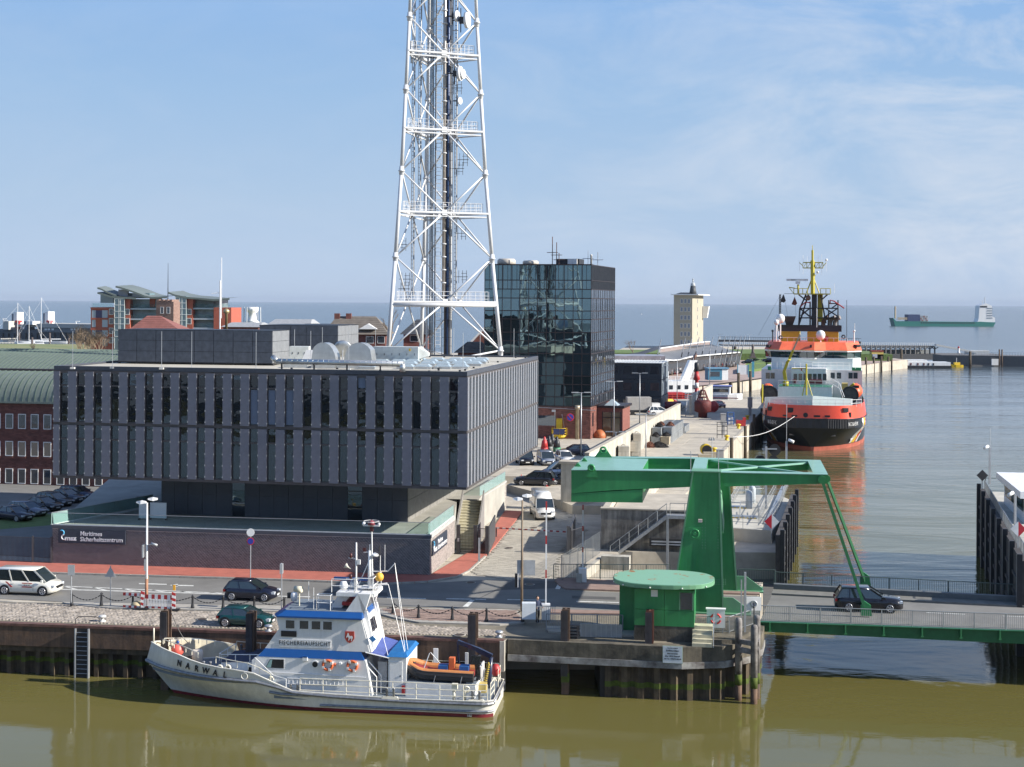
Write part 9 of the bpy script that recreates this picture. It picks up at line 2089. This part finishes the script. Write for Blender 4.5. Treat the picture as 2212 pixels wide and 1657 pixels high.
for k in range(30):d=193+k*4.1;p,q=QE(d,.02),QE(d+4.05,.02);b.hexa([(p[0]-.5,p[1]+.1,YZ+.02),(p[0],p[1],YZ+.02),(q[0],q[1],YZ+.02),(q[0]-.5,q[1]+.1,YZ+.02),(p[0]-.5,p[1]+.1,YZ+.1),(p[0],p[1],YZ+.1),(q[0],q[1],YZ+.1),(q[0]-.5,q[1]+.1,YZ+.1)])
struct(b,'quay_edge',m_conc)
for u,v,h,w_,lb in((1562,938,3.3,.75,'tall grey supply cabinet by the rope on the quay'),(1620,898,3.4,.8,'grey supply cabinet near the tug bow'),(1591,1003,1.9,.9,'grey electricity cabinet beside the wind vane')):
 p=G(u if v<1000 else 1555,v,YZ);b=B();b.box(-w_/2,w_/2,-.4,.4,h*.45 if h>3 else 0,h);b.box(-w_*.3,w_*.3,-.3,.3,0,h*.45);b.box(-w_/2-.06,w_/2+.06,-.46,.46,h,h+.1);one(b,'supply_cabinet',mat('cabinet_grey',(.33,.32,.31),.6),lb,'cabinet','supply cabinets on the quay',p)
p=G(1549,947,YZ);b=B()
for x in(0,.8,1.6):b.tube((x,0,0),(x,0,2.6),.05,4)
for z in(.6,1.2,1.9,2.5):b.tube((0,0,z),(1.6,0,z),.04,4)
one(b,'gangway_tower',m_dark,'dark steel gangway frame beside the tall grey cabinet','frame',None,p)
p=G(1527,985,YZ);t=thing('yellow_drum','yellow drum lying open with a black mouth on the quay','drum',p);b=B();b.tube((0,0,.8),(0,1.6,.8),.8,20);b.build('shell',m_by,t);b=B();b.tube((0,-.03,.8),(0,0.0,.8),.7,20);b.build('mouth',m_black,t)
for x,y,z,lb in((1524,994,.0,'front pale timber block by the yellow drum'),(1535,989,.0,'rear pale timber block by the yellow drum')):p=G(x,y,YZ);b=B();b.box(-1.0,1.0,-.4,.4,0,.8);one(b,'timber_block',m_cr2,lb,'block','timber blocks on the quay',p)
p=G(1578,918,YZ);b=B()
for z in(.15,.8,1.5,2.2):b.box(-.55,.55,-.4,.4,z,z+.06)
for x in(-.55,.55):b.tube((x,-.4,0),(x,-.4,2.3),.05,4);b.tube((x,.4,0),(x,.4,2.3),.05,4)
b.cur=1;b.box(-.4,.4,-.3,.3,.25,.7);b.box(-.4,.4,-.3,.3,.9,1.3);one(b,'roll_cage',[m_sb,m_sw],'blue roll cage with white boxes on the ship quay','cart',None,p)
p=G(1600,921,YZ);b=B();b.cbox((0,0,.6),(1.6,.8,1.0));b.cbox((.6,0,1.2),(.5,.7,.7));one(b,'winch_unit',m_bred,'red machine unit near the tug mooring point','machine',None,p)
p=G(1390,956,YZ);t=thing('motor_scooter','dark red motor scooter parked before the net heaps','scooter',p,radians(-70));b=B();b.cbox((0,0,.62),(1.0,.3,.3));b.cbox((.55,0,.8),(.25,.35,.6));b.cbox((-.2,0,.88),(.7,.3,.12));b.build('body',mat('scooter_red',(.12,.01,.015),.4),t)
for x in(-.6,.65):b=B();b.tube((x,-.06,.3),(x,.06,.3),.3,14);b.build('wheel',m_tyre,t)
b=B();b.tube((.6,-.35,1.15),(.6,.35,1.15),.03,5);b.build('handlebar',m_dark,t)
p=G(1538,1000,YZ);b=B();b.tube((0,0,0),(0,0,3.3),.05,5)
for k in(-.3,0,.3):b.slab([(k-.25,3.0),(k+.1,3.0),(k-.1,3.5)],-.02,.02)
one(b,'wind_vane',m_steel,'steel post with three small vanes above the green beam','wind vane',None,p)
def hullring(L,w,h,sh=.4):return[[(-L/2+L*k,-wv*w,h+sh*(1-k)**2),(-L/2+L*k,-wv*w*.75,-.3),(-L/2+L*k,wv*w*.75,-.3),(-L/2+L*k,wv*w,h+sh*(1-k)**2)]for k,wv in((0,.05),(.15,.6),(.4,1),(.8,1),(1,.85))]
t=thing('museum_ship','old white ship with a sloping funnel moored in the basin behind the flood wall','ship',(42,354,WZ),radians(12));b=B();b.loft(hullring(26,4,3.0));b.build('hull',m_sw,t);b=B();b.box(-12,3.5,-3.5,3.5,3.0,6.6);b.box(-11,-4,-3,3,6.7,9);b.build('deckhouse',m_sw,t)
for x in(-10,-8,-6,-4,-2,0,2):b=B();b.box(x,x+.9,-3.56,-3.5,4.6,5.6);b.build('window',m_gl,t)
b=B();b.hexa([(.0,-1,6.6),(2,-1,6.6),(2,1,6.6),(.0,1,6.6),(2.2,-.9,11.6),(4.2,-.9,11.6),(4.2,.9,11.6),(2.2,.9,11.6)]);b.build('sloping_funnel',m_sw,t);b=B();b.tube((3.2,0,11.5),(4.2,0,13.2),.4,8);b.build('exhaust',m_exh,t);pipe_rail(t,[(-12,-3.5,6.6),(3.5,-3.5,6.6)],1.1,2,.06)
b=B();b.torus((-10.5,-3.6,7.2),.7,.18,'y',14,6);b.build('lifebuoy',m_or,t);b=B();b.loft([[(x,-5.2,3.9)for x in(0,)]*1+[(0,-4,3.2),(0,-3.6,3.9)],[(7,-5.4,3.9),(7,-4,2.9),(7,-3.6,3.9)]]);b.build('lifeboat',m_sw,t)
t=thing('workboat','red and yellow workboat with rails lying before the museum ship','boat',(37,332,WZ),radians(10));b=B();b.loft(hullring(14,2.6,2.6));b.build('hull',mat('buoy_yellow',(.6,.38,.03)),t);b=B();b.box(-3,3,-1.8,1.8,2.6,5);b.build('deckhouse',m_bred,t);pipe_rail(t,[(-6,-2,2.8),(6,-2,2.8)],1.8,3,.07,m_bred)
t=thing('cabin_cruiser','white cabin cruiser with a blue canopy beyond the far quay corner','boat',(48.6,324,WZ),radians(-12));b=B();b.loft([[(-x,y,z)for x,y,z in r]for r in hullring(8,2.2,5.0,.4)]);b.build('hull',m_sw,t);b=B();b.box(-3.4,1.2,-1.8,1.8,5.0,6.7);b.build('cabin',m_sw,t);b=B();b.box(-2.9,.9,-1.85,1.85,5.7,6.4);b.build('window',m_gl,t);b=B();b.box(-3.6,1.5,-2,2,6.9,7.1);b.build('canopy',mat('canopy_blue',(.16,.19,.42),.7),t);b=B();b.box(-3.2,3.2,-2.24,-2.2,4.3,4.5);b.build('red_stripe',m_bred,t)
p=G(1548,821,.6);t=thing('info_kiosk','blue and white ticket kiosk on the quay behind the basin','kiosk',p,radians(10));b=B();b.box(-2.5,1.6,0,3,0,3.1);b.build('front',mat('kiosk_blue',(.05,.18,.28),.5),t);b=B();b.box(1.61,3.4,0,3,0,3.1);b.build('side',m_sw,t);b=B();b.box(-1.9,.9,-.04,-.001,1,2.4);b.build('window',m_gl,t);b=B();b.box(-2.7,3.6,-.3,3.2,3.1,3.5);b.build('roof',mat('kiosk_top',(.12,.25,.36),.5),t)
p=G(1605,815,.6);b=B();b.box(-1.6,1.6,0,.2,.8,3.6);b.cur=1;b.box(-1.7,-1.5,-.1,.3,0,3.8);b.box(1.5,1.7,-.1,.3,0,3.8);b.box(2.6,3.3,0,.4,0,4.6);one(b,'info_board',[m_sw,mat('board_teal',(.08,.3,.4),.5)],'white information board with a tall blue pillar by the basin','board',None,p)
R=random.Random(5);cols=[mat('cloth_%d'%i,c,.9)for i,c in enumerate(((.4,.04,.04),(.03,.04,.08),(.3,.3,.32),(.02,.02,.02),(.1,.12,.2),(.35,.28,.2),(.5,.5,.5)))];skin_=mat('skin',(.45,.27,.19),.7);hair_=mat('hair',(.06,.04,.03),.9)
def person(label,loc,rz,top,leg,arms=0,group=None,s=1.):
 t=thing('person',label,'person',loc,rz,group);b=B();b.smooth=True
 n=8;E=lambda y0,z,rx,ry,x0=0:[(x0+rx*cos(2*pi*i/n),y0+ry*sin(2*pi*i/n),z)for i in range(n)]
 b.loft([E(0,.80,.16,.11),E(0,1.0,.17,.12),E(0,1.2,.19,.13),E(0,1.38,.21,.12),E(0,1.46,.12,.08),E(0,1.50,.06,.06)]);b.smooth=False
 for sx in(-1,1):
  sh=(sx*.21,0,1.38);el=(sx*.27,-.05-.12*arms,1.10);ha=(sx*.22,-.08-.32*arms,.86+.22*arms);b.tube(sh,el,.055,6,.045);b.tube(el,ha,.045,6,.035)
 b.build('jacket',top,t);b=B()
 for sx in(-1,1):b.tube((sx*.09,0,.86),(sx*.10,.02,.46),.085,6,.06);b.tube((sx*.10,.02,.46),(sx*.10,.0+.12*sx,.04),.06,6,.045);b.cbox((sx*.10,.12*sx-.05,.04),(.09,.25,.08))
 b.build('trousers',leg,t);b=B();b.tube((0,0,1.48),(0,0,1.56),.05,6);b.ball((0,-.01,1.65),.105,10,1.15);b.cbox((0,-.115,1.64),(.025,.04,.04))
 for sx in(-1,1):b.ball((sx*.22,-.08-.36*arms,.84+.22*arms),.045,6)
 b.build('head',skin_,t);b=B();b.ball((0,.02,1.69),.112,10,1.0);b.build('hair',hair_,t);return t
for i in range(30):
 tt=.12+.83*(i+R.uniform(.1,.9))/30;q=rp_(165+(825-165)*tt,950-75*tt-R.uniform(0,12),425+75*tt);c_=R.choice(cols);q=(q[0],q[1]-R.uniform(0,5),.62)
 person('small figure in %s before the pavilion, %s from the left'%(('red','navy','grey','black','blue','tan','white')[cols.index(c_)],nth[i]),q,R.uniform(0,6),c_,R.choice(cols),0,'people on the pavilion terrace')
person('person in a dark jacket pulling a case on the promenade path',(*G(1572,803,.6)[:2],.6),1.0,cols[3],cols[3],0)
for i,(cx,cy,cb,lb)in enumerate(((816,990,1165,'tall dark pile at the basin wall left of the tug'),(914,975,1150,'second tall dark pile close to the tug side'),(755,1065,1165,'short dark pile by the cabin cruiser'))):
 u,v=1382.4+cx*.26075,547.2+cb*.26075;p=G(u,v,WZ);h=DD(u,547.2+cy*.26075,p[1])[2];b=B();b.tube((0,0,-1),(0,0,h-WZ),.42,8);one(b,'basin_pile',m_pile,lb,'pile','piles of the ferry basin',p)
u2=lambda cx,cy:(1635.8+cx*.26075,576+cy*.26075)
for i,(cx,cy,cb,lb)in enumerate(((900,750,888,'first dark pile right of the tug at the ferry wall'),(965,745,878,'second dark pile right of the tug'),(1027,740,872,'third dark pile in front of the yellow kiosk'),(1085,745,860,'fourth dark pile by the little red boat'),(1112,770,858,'short dark pile at the ferry wall corner'),(1193,683,826,'thick pile left of the white houseboat'),(1762,702,843,'stout round pile right of the houseboat'),(2005,685,828,'slim left pile of the pair on the breakwater side'),(2027,686,828,'slim right pile of the pair on the breakwater side'))):
 p=G(*u2(cx,cb),WZ);h=DD(*u2(cx,cy),p[1])[2];b=B();b.tube((0,0,-1),(0,0,h-WZ),{1762:.55,1193:.5}.get(cx,.42 if cx<1900 else.32),8);one(b,'harbour_pile',m_pile if cx<1900 else m_rust,lb,'pile','piles of the ferry harbour',p)
p0,p1=DD(*u2(820,640),640),DD(*u2(1470,640),640);t=thing('ferry_pier','two deck timber pier with dense railings beyond the ferry harbour','pier',(p0[0],640,.5));L=p1[0]-p0[0];K=640/FPX*.26075;Z=lambda cy:DD(1900,576+cy*.26075,640)[2]-.5
m_pd=mat('pier_deck',(.12,.115,.11),.8);b=B();b.box(-60,L,0,12,Z(663),Z(655));b.build('upper_deck',m_pd,t);b=B();b.box(-60,L+30,-2,14,-3,Z(722));b.build('base',m_pd,t)
b=B();b.box(-60,L,-.1,0,Z(632),Z(630));n=110
for k in range(n):b.box(-60+(L+60)*k/n,-60+(L+60)*k/n+.2,-.1,0,Z(655),Z(632))
b.build('railing',m_sw,t)
for k in range(17):
 x=L*k/16;b=B();b.tube((x,0,Z(722)),(x,0,Z(660)),.35,5);b.tube((x,0,Z(680)),(x+1.6,0,Z(664)),.2,4);b.tube((x,0,Z(680)),(x-1.6,0,Z(664)),.2,4);b.build('pier_post',m_pd,t)
b=B();b.box(0,L,8,8.3,Z(722),Z(690));b.build('rear_wall',mat('pier_rear',(.42,.44,.44),.7),t);b=B();b.bar((L,-1,Z(645)),(L+18,-1,Z(705)),3,.8);b.box(L+14,L+24,-2,2,Z(722),Z(690));b.build('ramp',mat('ramp_pale',(.5,.5,.48),.6),t)
b=B();b.bar(DD(1552,736,660),DD(1860,740,640),2.5,1.0);b.cur=1
for k in range(2):q=DD((1586,1700)[k],748,655);b.tube(q,(q[0],q[1],WZ),1.0,6)
b.cur=0;a_,c_=Vector(DD(1552,736,658)),Vector(DD(1860,740,638))
for k in range(60):q=a_.lerp(c_,k/60);b.tube(q,q+Vector((0,0,1.8)),.08,4)
b.bar(a_+Vector((0,0,1.8)),c_+Vector((0,0,1.8)),.15,.15);one(b,'footbridge',[m_pd,m_pile],'long dark footbridge with a railing crossing behind the pavilion and tug','bridge')
b=B();a_,c_=G(*u2(1690,820),WZ),G(*u2(2600,835),WZ);b.hexa([(a_[0]-8,a_[1],-8),(c_[0],c_[1],-8),(c_[0],c_[1]+14,-8),(a_[0]-8,a_[1]+14,-8),(a_[0]-8,a_[1],.9),(c_[0],c_[1],.9),(c_[0],c_[1]+14,.9),(a_[0]-8,a_[1]+14,.9)]);o=one(b,'breakwater',m_pd,'long dark breakwater wall at the right with a thin railing','breakwater')
b=B();
for k in range(70):q=Vector(a_).lerp(Vector(c_),k/70);b.tube((q.x,q.y+1,.9),(q.x,q.y+1,2.3),.08,4)
b.bar((a_[0],a_[1]+1,2.3),(c_[0],c_[1]+1,2.3),.12,.12);b.build('railing',m_sw,o)
p=DD(*u2(1667,718),600);b=B();b.lathe([(.8,0),(.55,.6),(.45,1.9),(.55,2.1)],10);b.cur=1;b.lathe([(.4,2.1),(.38,2.7),(.05,3.0)],10);one(b,'harbour_light',[m_sw,m_bred],'small white harbour light with a red top at the pier end','lighthouse',None,p)
p=G(*u2(1425,842),WZ);t=thing('houseboat','long white houseboat with small windows moored below the pier','boat',p);K=p[1]/FPX*.26075;b=B();b.box(-205*K,185*K,0,9,.1,28*K/1.3);b.build('hull',m_blk2,t);b=B();b.box(-180*K,180*K,.5,8,16*K,50*K);b.box(-170*K,-10*K,1,7,50*K,68*K);b.build('cabin',m_sw,t)
for cx in(1275,1333,1383,1422,1462):b=B();b.box((cx-1431)*K,(cx-1419)*K,.4,.49,25*K,42*K);b.build('window',m_brust if cx<1400 else m_dark,t)
for cx,cy,L,m,lb in((1650,835,5.5,m_by,'small yellow boat moored right of the houseboat'),(1138,838,5,m_bred,'small red boat tied up at the ferry wall corner'),(1255,770,15,mat('boat_pale',(.5,.52,.53),.6),'pale ferry lying behind the houseboat')):
 p=G(*u2(cx,cy),WZ);t=thing('harbour_boat',lb,'boat',p,.1);b=B();b.loft(hullring(L,L*.15,1.0));b.build('hull',m,t);b=B();b.box(-L*.2,L*.25,-L*.1,L*.1,1.0,1.2+L*.16);b.build('cabin',m if m is not m_bred else m_sw,t);b=B();b.tube((0,0,1),(0,0,2+L*.35),.08,5);b.build('mast',m_sw,t)
p=DD(*u2(1000,780),560);t=thing('yellow_kiosk','small yellow kiosk with a dark red fascia on the ferry wall','kiosk',(p[0],p[1],.6));b=B();b.box(-9*1,8,0,6,0,10);b.build('wall',mat('kiosk_yellow',(.6,.45,.12),.6),t);t.scale=(.27,.6,.30);b=B();b.box(-9.3,8.3,-.2,6.2,10,11.6);b.build('fascia',mat('fascia_red',(.22,.03,.02),.6),t);b=B();b.box(-8,-1,-.05,0,2,7);b.build('window',m_shd,t)
p=G(*u2(1970,826),WZ);b=B();b.box(-1.4,1.4,0,4,.5,3.1);b.cur=1;b.box(-10,2.2,-1,5,0,.5);one(b,'pontoon_shed',[m_sw,m_pd],'white shed standing on the long dark pontoon','shed',None,p)
def tlp(u,v,z=0.):return G(u,v,z)
PV=[(155,1307.5),(219,1308.5),(287,1310.5),(416,1313.5),(482,1315),(549,1316.5),(614,1318)],[(849,1326),(904,1335.5),(977,1339.4),(1051,1343),(1129,1343)]
desc=['at the sign post','second from the left','beside the red and white barrier','right of the red and white barrier','left of the blue hatchback','in front of the blue hatchback','by the boat wheelhouse','at the island tip behind the rigging','second on the island','third on the island','by the steel pile on the island','beside the tall lamp post']
pb=B();pb.lathe([(.14,0),(.13,.12),(.085,.35),(.075,.75),(.1,.78),(.06,.84),(.09,.9),(.02,.97)],10);pm=pb.mesh('chain_post',m_dark);k_=0
for seg in PV:
 P=[tlp(u,v,.1)for u,v in seg]
 for i,p in enumerate(P):
  o=bpy.data.objects.new('chain_post',pm);COL.objects.link(o);o.location=p;o['label']='dark iron chain post '+desc[k_];o['category']='bollard';o['group']='iron posts carrying the quay chain';k_+=1
  if i<len(P)-1:
   q=P[i+1];b=B();L=hypot(q[0]-p[0],q[1]-p[1]);n=int(L/.11);sag=.42
   for j in range(n+1):
    f=j/n;c_=(p[0]+(q[0]-p[0])*f,p[1]+(q[1]-p[1])*f,p[2]+.82-sag*4*f*(1-f));f2=(j+1)/n;e=(p[0]+(q[0]-p[0])*f2,p[1]+(q[1]-p[1])*f2,p[2]+.82-sag*4*f2*(1-f2))
    b.bar(c_,e,.02 if j%2 else.07,.07 if j%2 else.02)
   one(b,'chain',m_dark,'sagging iron chain running right from the post '+desc[k_-1],'chain','chains between the iron posts')
def signpost(u,vb,vt,lb,parts,z=.0,r=.04):
 p=tlp(u,vb,z);h=DD(u,vt,p[1])[2]-z;t=thing('sign_post',lb,'road sign',p,0,None);b=B();b.tube((0,0,0),(0,0,h),r,6);b.build('pole',m_steel,t)
 for nm,dz,f,m in parts:b=B();f(b,h+dz);b.build(nm,m,t)
m_srd,m_sbl=mat('sign_ring_red',(.5,.02,.03)),mat('sign_disc_blue',(.03,.04,.28));m_bk=mat('sign_back',(.45,.47,.48),.5,.4)
disc=lambda r,y=-.05:(lambda b,z:b.tube((0,y,z),(0,y+.02,z),r,16))
signpost(541,1249,1146,'sign post with a white disc above a no stopping disc by the wall',(('sign_disc',-.15,lambda b,z:b.lathe([(.3,0),(.3,.01)],16,(0,-.06,z))if 0 else b.tube((0,-.06,z),(-.0,-.03,z),.32,16),m_sw),('sign_ring',-.85,disc(.3),m_srd),('sign_face',-.85,disc(.24,-.06),m_sbl)),.12)
signpost(154,1308,1222,'slim post with a square sign seen from behind at the first chain post',(('sign_plate',-.3,lambda b,z:b.cbox((0,-.05,z),(.5,.03,.75)),m_bk),),.1)
signpost(238.6,1308,1222,'temporary warning triangle seen from behind on a slim pole',(('sign_plate',-.45,lambda b,z:b.slab([(-.42,z-.35),(.42,z-.35),(0,z+.4)],-.07,-.04),m_bk),),.1)
signpost(608,1317,1216,'leaning post with a narrow sign plate by the wheelhouse roof',(('sign_plate',-.4,lambda b,z:b.cbox((0,-.05,z),(.2,.4,.7)),m_bk),),.1)
def doublelamp(u,vb,vt,lb,m,z=.1):
 p=tlp(u,vb,z);h=DD(u,vt,p[1])[2]-z;t=thing('street_lamp',lb,'street lamp',p,0,None);b=B();b.tube((0,0,0),(0,0,h),.10,10,.06);b.build('pole',m,t)
 for s,yy in((-1,-.25),(1,.25)):b=B();b.M=Matrix.Translation((s*.33,yy*1.3,h+.06+.15*(s>0)))@Matrix.Rotation(.12*s,4,'Z');b.loft([[(-.34,-.12,-.02),(-.34,.12,-.02),(-.34,.08,.07),(-.34,-.08,.07)],[(0,-.2,-.1),(0,.2,-.1),(0,.14,.14),(0,-.14,.14)],[(.34,-.13,-.04),(.34,.13,-.04),(.34,.1,.08),(.34,-.1,.08)]]);b.build('lamp_head',m_sw,t)
 return t,h,p
t,h,p=doublelamp(316.5,1313,1086,'near street lamp with two white heads and a camera by the road works',m_sw);b=B();b.tube((.1,0,h*.6),(.5,-.1,h*.6+.05),.03,5);b.tube((.35,-.15,h*.6+.12),(.8,-.2,h*.6),.09,8);b.build('camera',m_bk,t)
b=B();b.tube((0,-.02,.2),(0,-.02,2.1),.115,10);b.build('rust_sleeve',mat('rust_orange',(.33,.17,.10),.8,var=.4),t);b=B();b.cbox((-.25,-.02,4.1),(.1,.4,.9));b.cbox((-.12,0,3.1),(.1,.2,.8));b.build('sign_plate',m_bk,t)
t,h,p=doublelamp(1127,1318,1079,'street lamp with a rust brown pole carrying a mirror and signal',mat('pole_brown',(.25,.19,.13),.7,var=.3,streak=.3));z=DD(1127,1230,p[1])[2];b=B();b.cbox((.3,.1,z),(1.3,.06,1.1));b.build('mirror_back',m_bk,t);z=DD(1118,1256,p[1])[2];b=B();b.cbox((-.42,-.1,z),(.18,.35,.95));b.build('signal_head',m_black,t);b=B();b.cbox((-.28,-.1,z),(.05,.4,.95));b.build('signal_back',m_sw,t)
a_,c_=Vector(tlp(268,1312,.1)),Vector(tlp(378,1316,.1));t=thing('roadworks_barrier','red and white plastic barriers enclosing a small hole by the lamp','barrier')
def stripes(par,p,q,z0,z1,n=9):
 p,q=Vector(p),Vector(q)
 for i in range(n):x0,x1=p.lerp(q,i/n),p.lerp(q,(i+1)/n-.003);b=B();b.bar((x0.x,x0.y,(z0+z1)/2),(x1.x,x1.y,(z0+z1)/2),.05,z1-z0);b.build('stripe_board',m_bred if i%2==0 else m_sw,par)
mid=Vector(tlp(308,1315.5,.1));r_=Vector(tlp(375,1318,.1));l_=Vector(tlp(266,1313,.1))
stripes(t,l_,mid,1.0,1.2,7);stripes(t,l_,mid,.15,.3,7);stripes(t,mid+Vector((.2,0,0)),r_,.85,1.15,9);stripes(t,mid+Vector((.2,0,0)),r_,.18,.32,9)
b=B();
for k in range(18):q=mid.lerp(r_,(k+1)/20);b.bar((q.x,q.y,.32),(q.x,q.y,.85),.06,.04)
b.build('slat_panel',m_sw,t)
for q in(mid,r_):
 for k in range(6):b=B();b.hexa([(q.x-.13,q.y-.03,.2+k*.2),(q.x+.13,q.y-.03,.12+k*.2),(q.x+.13,q.y+.03,.12+k*.2),(q.x-.13,q.y+.03,.2+k*.2),(q.x-.13,q.y-.03,.39+k*.2),(q.x+.13,q.y-.03,.31+k*.2),(q.x+.13,q.y+.03,.31+k*.2),(q.x-.13,q.y+.03,.39+k*.2)]);b.build('beacon_stripe',m_bred if k%2 else m_sw,t)
b=B();b.cbox((mid.x,mid.y,.15),(.9,.35,.12));b.cbox((r_.x,r_.y,.15),(.9,.35,.12));b.build('foot',m_dark,t);b=B();b.cbox((r_.x-.2,r_.y+1.0,1.5),(.16,.1,.4));b.cbox((mid.x,mid.y+1.2,2.0),(.16,.1,.5));b.build('warning_lamp',mat('amber',(.7,.35,.03),.4),t)
p=l_.lerp(mid,.6);b=B();b.ball((0,0,.1),.45,10,.8);one(b,'sand_heap',mat('sand',(.45,.38,.24),.95),'small heap of pale sand inside the road works barrier','sand heap',None,(p.x,p.y+.5,.1))
def upbar(u,vb,vt,lb,z=.1):
 p=tlp(u,vb,z);h=DD(u,vt,p[1])[2]-z;t=thing('bridge_barrier',lb,'barrier',p,0,'raised barriers at the bridge');b=B();b.box(-.3,.3,-.25,.25,0,1.1);b.build('housing',m_sw,t);n=12
 for k in range(n):b=B();z0,z1=1.1+(h-1.1)*k/n,1.1+(h-1.1)*(k+1)/n-.01;b.bar((.0,0,z0),(.0,0,z1),.10,.10);b.build('arm_segment',m_sw if k%4<3 else m_bred,t)
upbar(1179,1338,1083,'raised white and red bridge barrier beside the waiting person');upbar(1258.5,1257,1090,'raised white and red barrier on the far side of the road')
p=tlp(1151,1347,.1);t=thing('control_cabinet','white cabinet with a side rail by the raised barrier','cabinet',p);b=B();b.box(-.75,.2,-.3,.3,.35,1.45);b.build('box',mat('sign_white',(.62,.66,.68)),t);b=B();b.box(.25,1.6,-.2,-.16,1.2,1.25)
for k in range(9):b.box(.3+k*.15,.33+k*.15,-.2,-.16,.1,1.2)
b.build('rail',m_rail,t)
person('person in a dark jacket leaning on the white cabinet by the barrier',(p[0]+.32,p[1]+.55,.1),0.4,cols[1],cols[3],1)
p=tlp(1609,1365,.3);h=DD(1609,1236,p[1])[2]-.3;b=B();b.bar((0,0,-.4),(0,0,h),.14,.14);b.bar((-.25,0,-.4),(-.25,0,h-.5),.08,.08);one(b,'signal_post',m_steel,'plain steel post in front of the bridge end','post',None,p)
p=DD(1628,1304,96);t=thing('signal_board','white square signal panel on a thin post at the bridge end','signal',p);b=B();b.box(-.5,.5,-.08,0,-.45,.45);b.build('panel',m_sw,t);b=B();b.torus((0,-.1,0),.2,.05,'y',14,5);b.build('lamp_ring',m_bk,t);b=B();b.tube((0,-.15,-3),(0,-.15,.1),.04,6);b.build('post',m_dark,t)
p=tlp(1298,1381,.02);t=thing('gate_panel','pale ribbed panel leaning low against the plinth by the cabin','panel',p,radians(-6));b=B();b.box(-1.35,1.35,0,.1,.15,1.0);b.build('sheet',m_rail,t)
for k in range(9):b=B();b.box(-1.35+k*.335,-1.31+k*.335,-.04,0,.15,1.0);b.build('rib',m_steel,t)
p=tlp(1233,1379,.02);b=B()
for k in range(4):b.box(-.3,.6,0,.5,.12+k*.22,.2+k*.22);b.box(-.25,-.1,0,.5,k*.22,.12+k*.22);b.box(.4,.55,0,.5,k*.22,.12+k*.22)
one(b,'pallet_stack',mat('old_wood',(.16,.14,.12),.9),'stack of weathered pallets beside the ribbed panel','pallets',None,p)
b=B();b.prism([(-220,-62),(220,-62),(220,-300),(-220,-300)],-8,.2);struct(b,'reflection_bank',m_asph)  # unseen bank, added to give the office windows something to reflect
for i,(x,y,L)in enumerate(((-62,-48,22),(-30,-40,16),(4,-50,26),(34,-38,18))):  # invented cutters behind the viewer, there only to be mirrored in the glass
 t=thing('reflection_cutter','unseen added white cutter moored %s at the bank behind the viewer'%('first','second','third','fourth')[i],'boat',(x,y,WZ),.1*i,'unseen cutters added for window reflections');b=B();b.loft(hullring(L,2.8,2.4));b.build('hull',(m_sw,m_sb,m_sw,m_bred)[i],t);b=B();b.box(-L*.1,L*.25,-1.8,1.8,2.4,6.5);b.build('wheelhouse',m_sw,t);b=B();b.tube((0,0,6),(0,0,13),.2,6);b.tube((-L*.35,0,2.5),(-L*.35,0,9),.15,6);b.build('mast',m_sw,t)
for i,(x,w_,h,c)in enumerate(((-75,22,9,m_bkr),(-48,18,13,m_rb),(-22,20,8,m_sw),(6,24,12,m_bkr),(36,20,9,m_cr),(64,26,14,m_rb))):  # invented houses out of view, added for the office window reflections
 t=thing('reflection_house','unseen added house number %s from the left on the bank behind the viewer'%['one','two','three','four','five','six'][i],'house',(x,-75,.2),pi,'unseen houses added for window reflections')
 b=B();b.box(-w_/2,w_/2,0,12,0,h);b.build('wall',c,t);b=B();b.a([(-w_/2-.5,-.5,h),(w_/2+.5,-.5,h),(w_/2+.5,12.5,h),(-w_/2-.5,12.5,h),(-w_/2,6,h+5),(w_/2,6,h+5)],[(0,1,5,4),(2,3,4,5),(1,2,5),(3,0,4)]);b.build('roof',m_rt,t)
 for k in range(int(w_/4)):
  for j in range(int(h/3.5)):winbox(t,-w_/2+1.5+k*4,-w_/2+3.2+k*4,1+j*3.4,2.9+j*3.4,0,t=.2)
def haze(dens=3.6e-5,col=(.50,.59,.72)):
 m=bpy.data.materials.new('haze');m.use_nodes=True;t=m.node_tree;t.nodes.clear()
 o=t.nodes.new('ShaderNodeOutputMaterial');v=t.nodes.new('ShaderNodeVolumePrincipled')
 v.inputs['Density'].default_value=dens;v.inputs['Color'].default_value=(*col,1);v.inputs['Anisotropy'].default_value=0
 t.links.new(v.outputs[0],o.inputs['Volume'])
 b=B();b.box(-31000,31000,-3200,41000,-12,112);struct(b,'haze',m,'stuff')
haze()
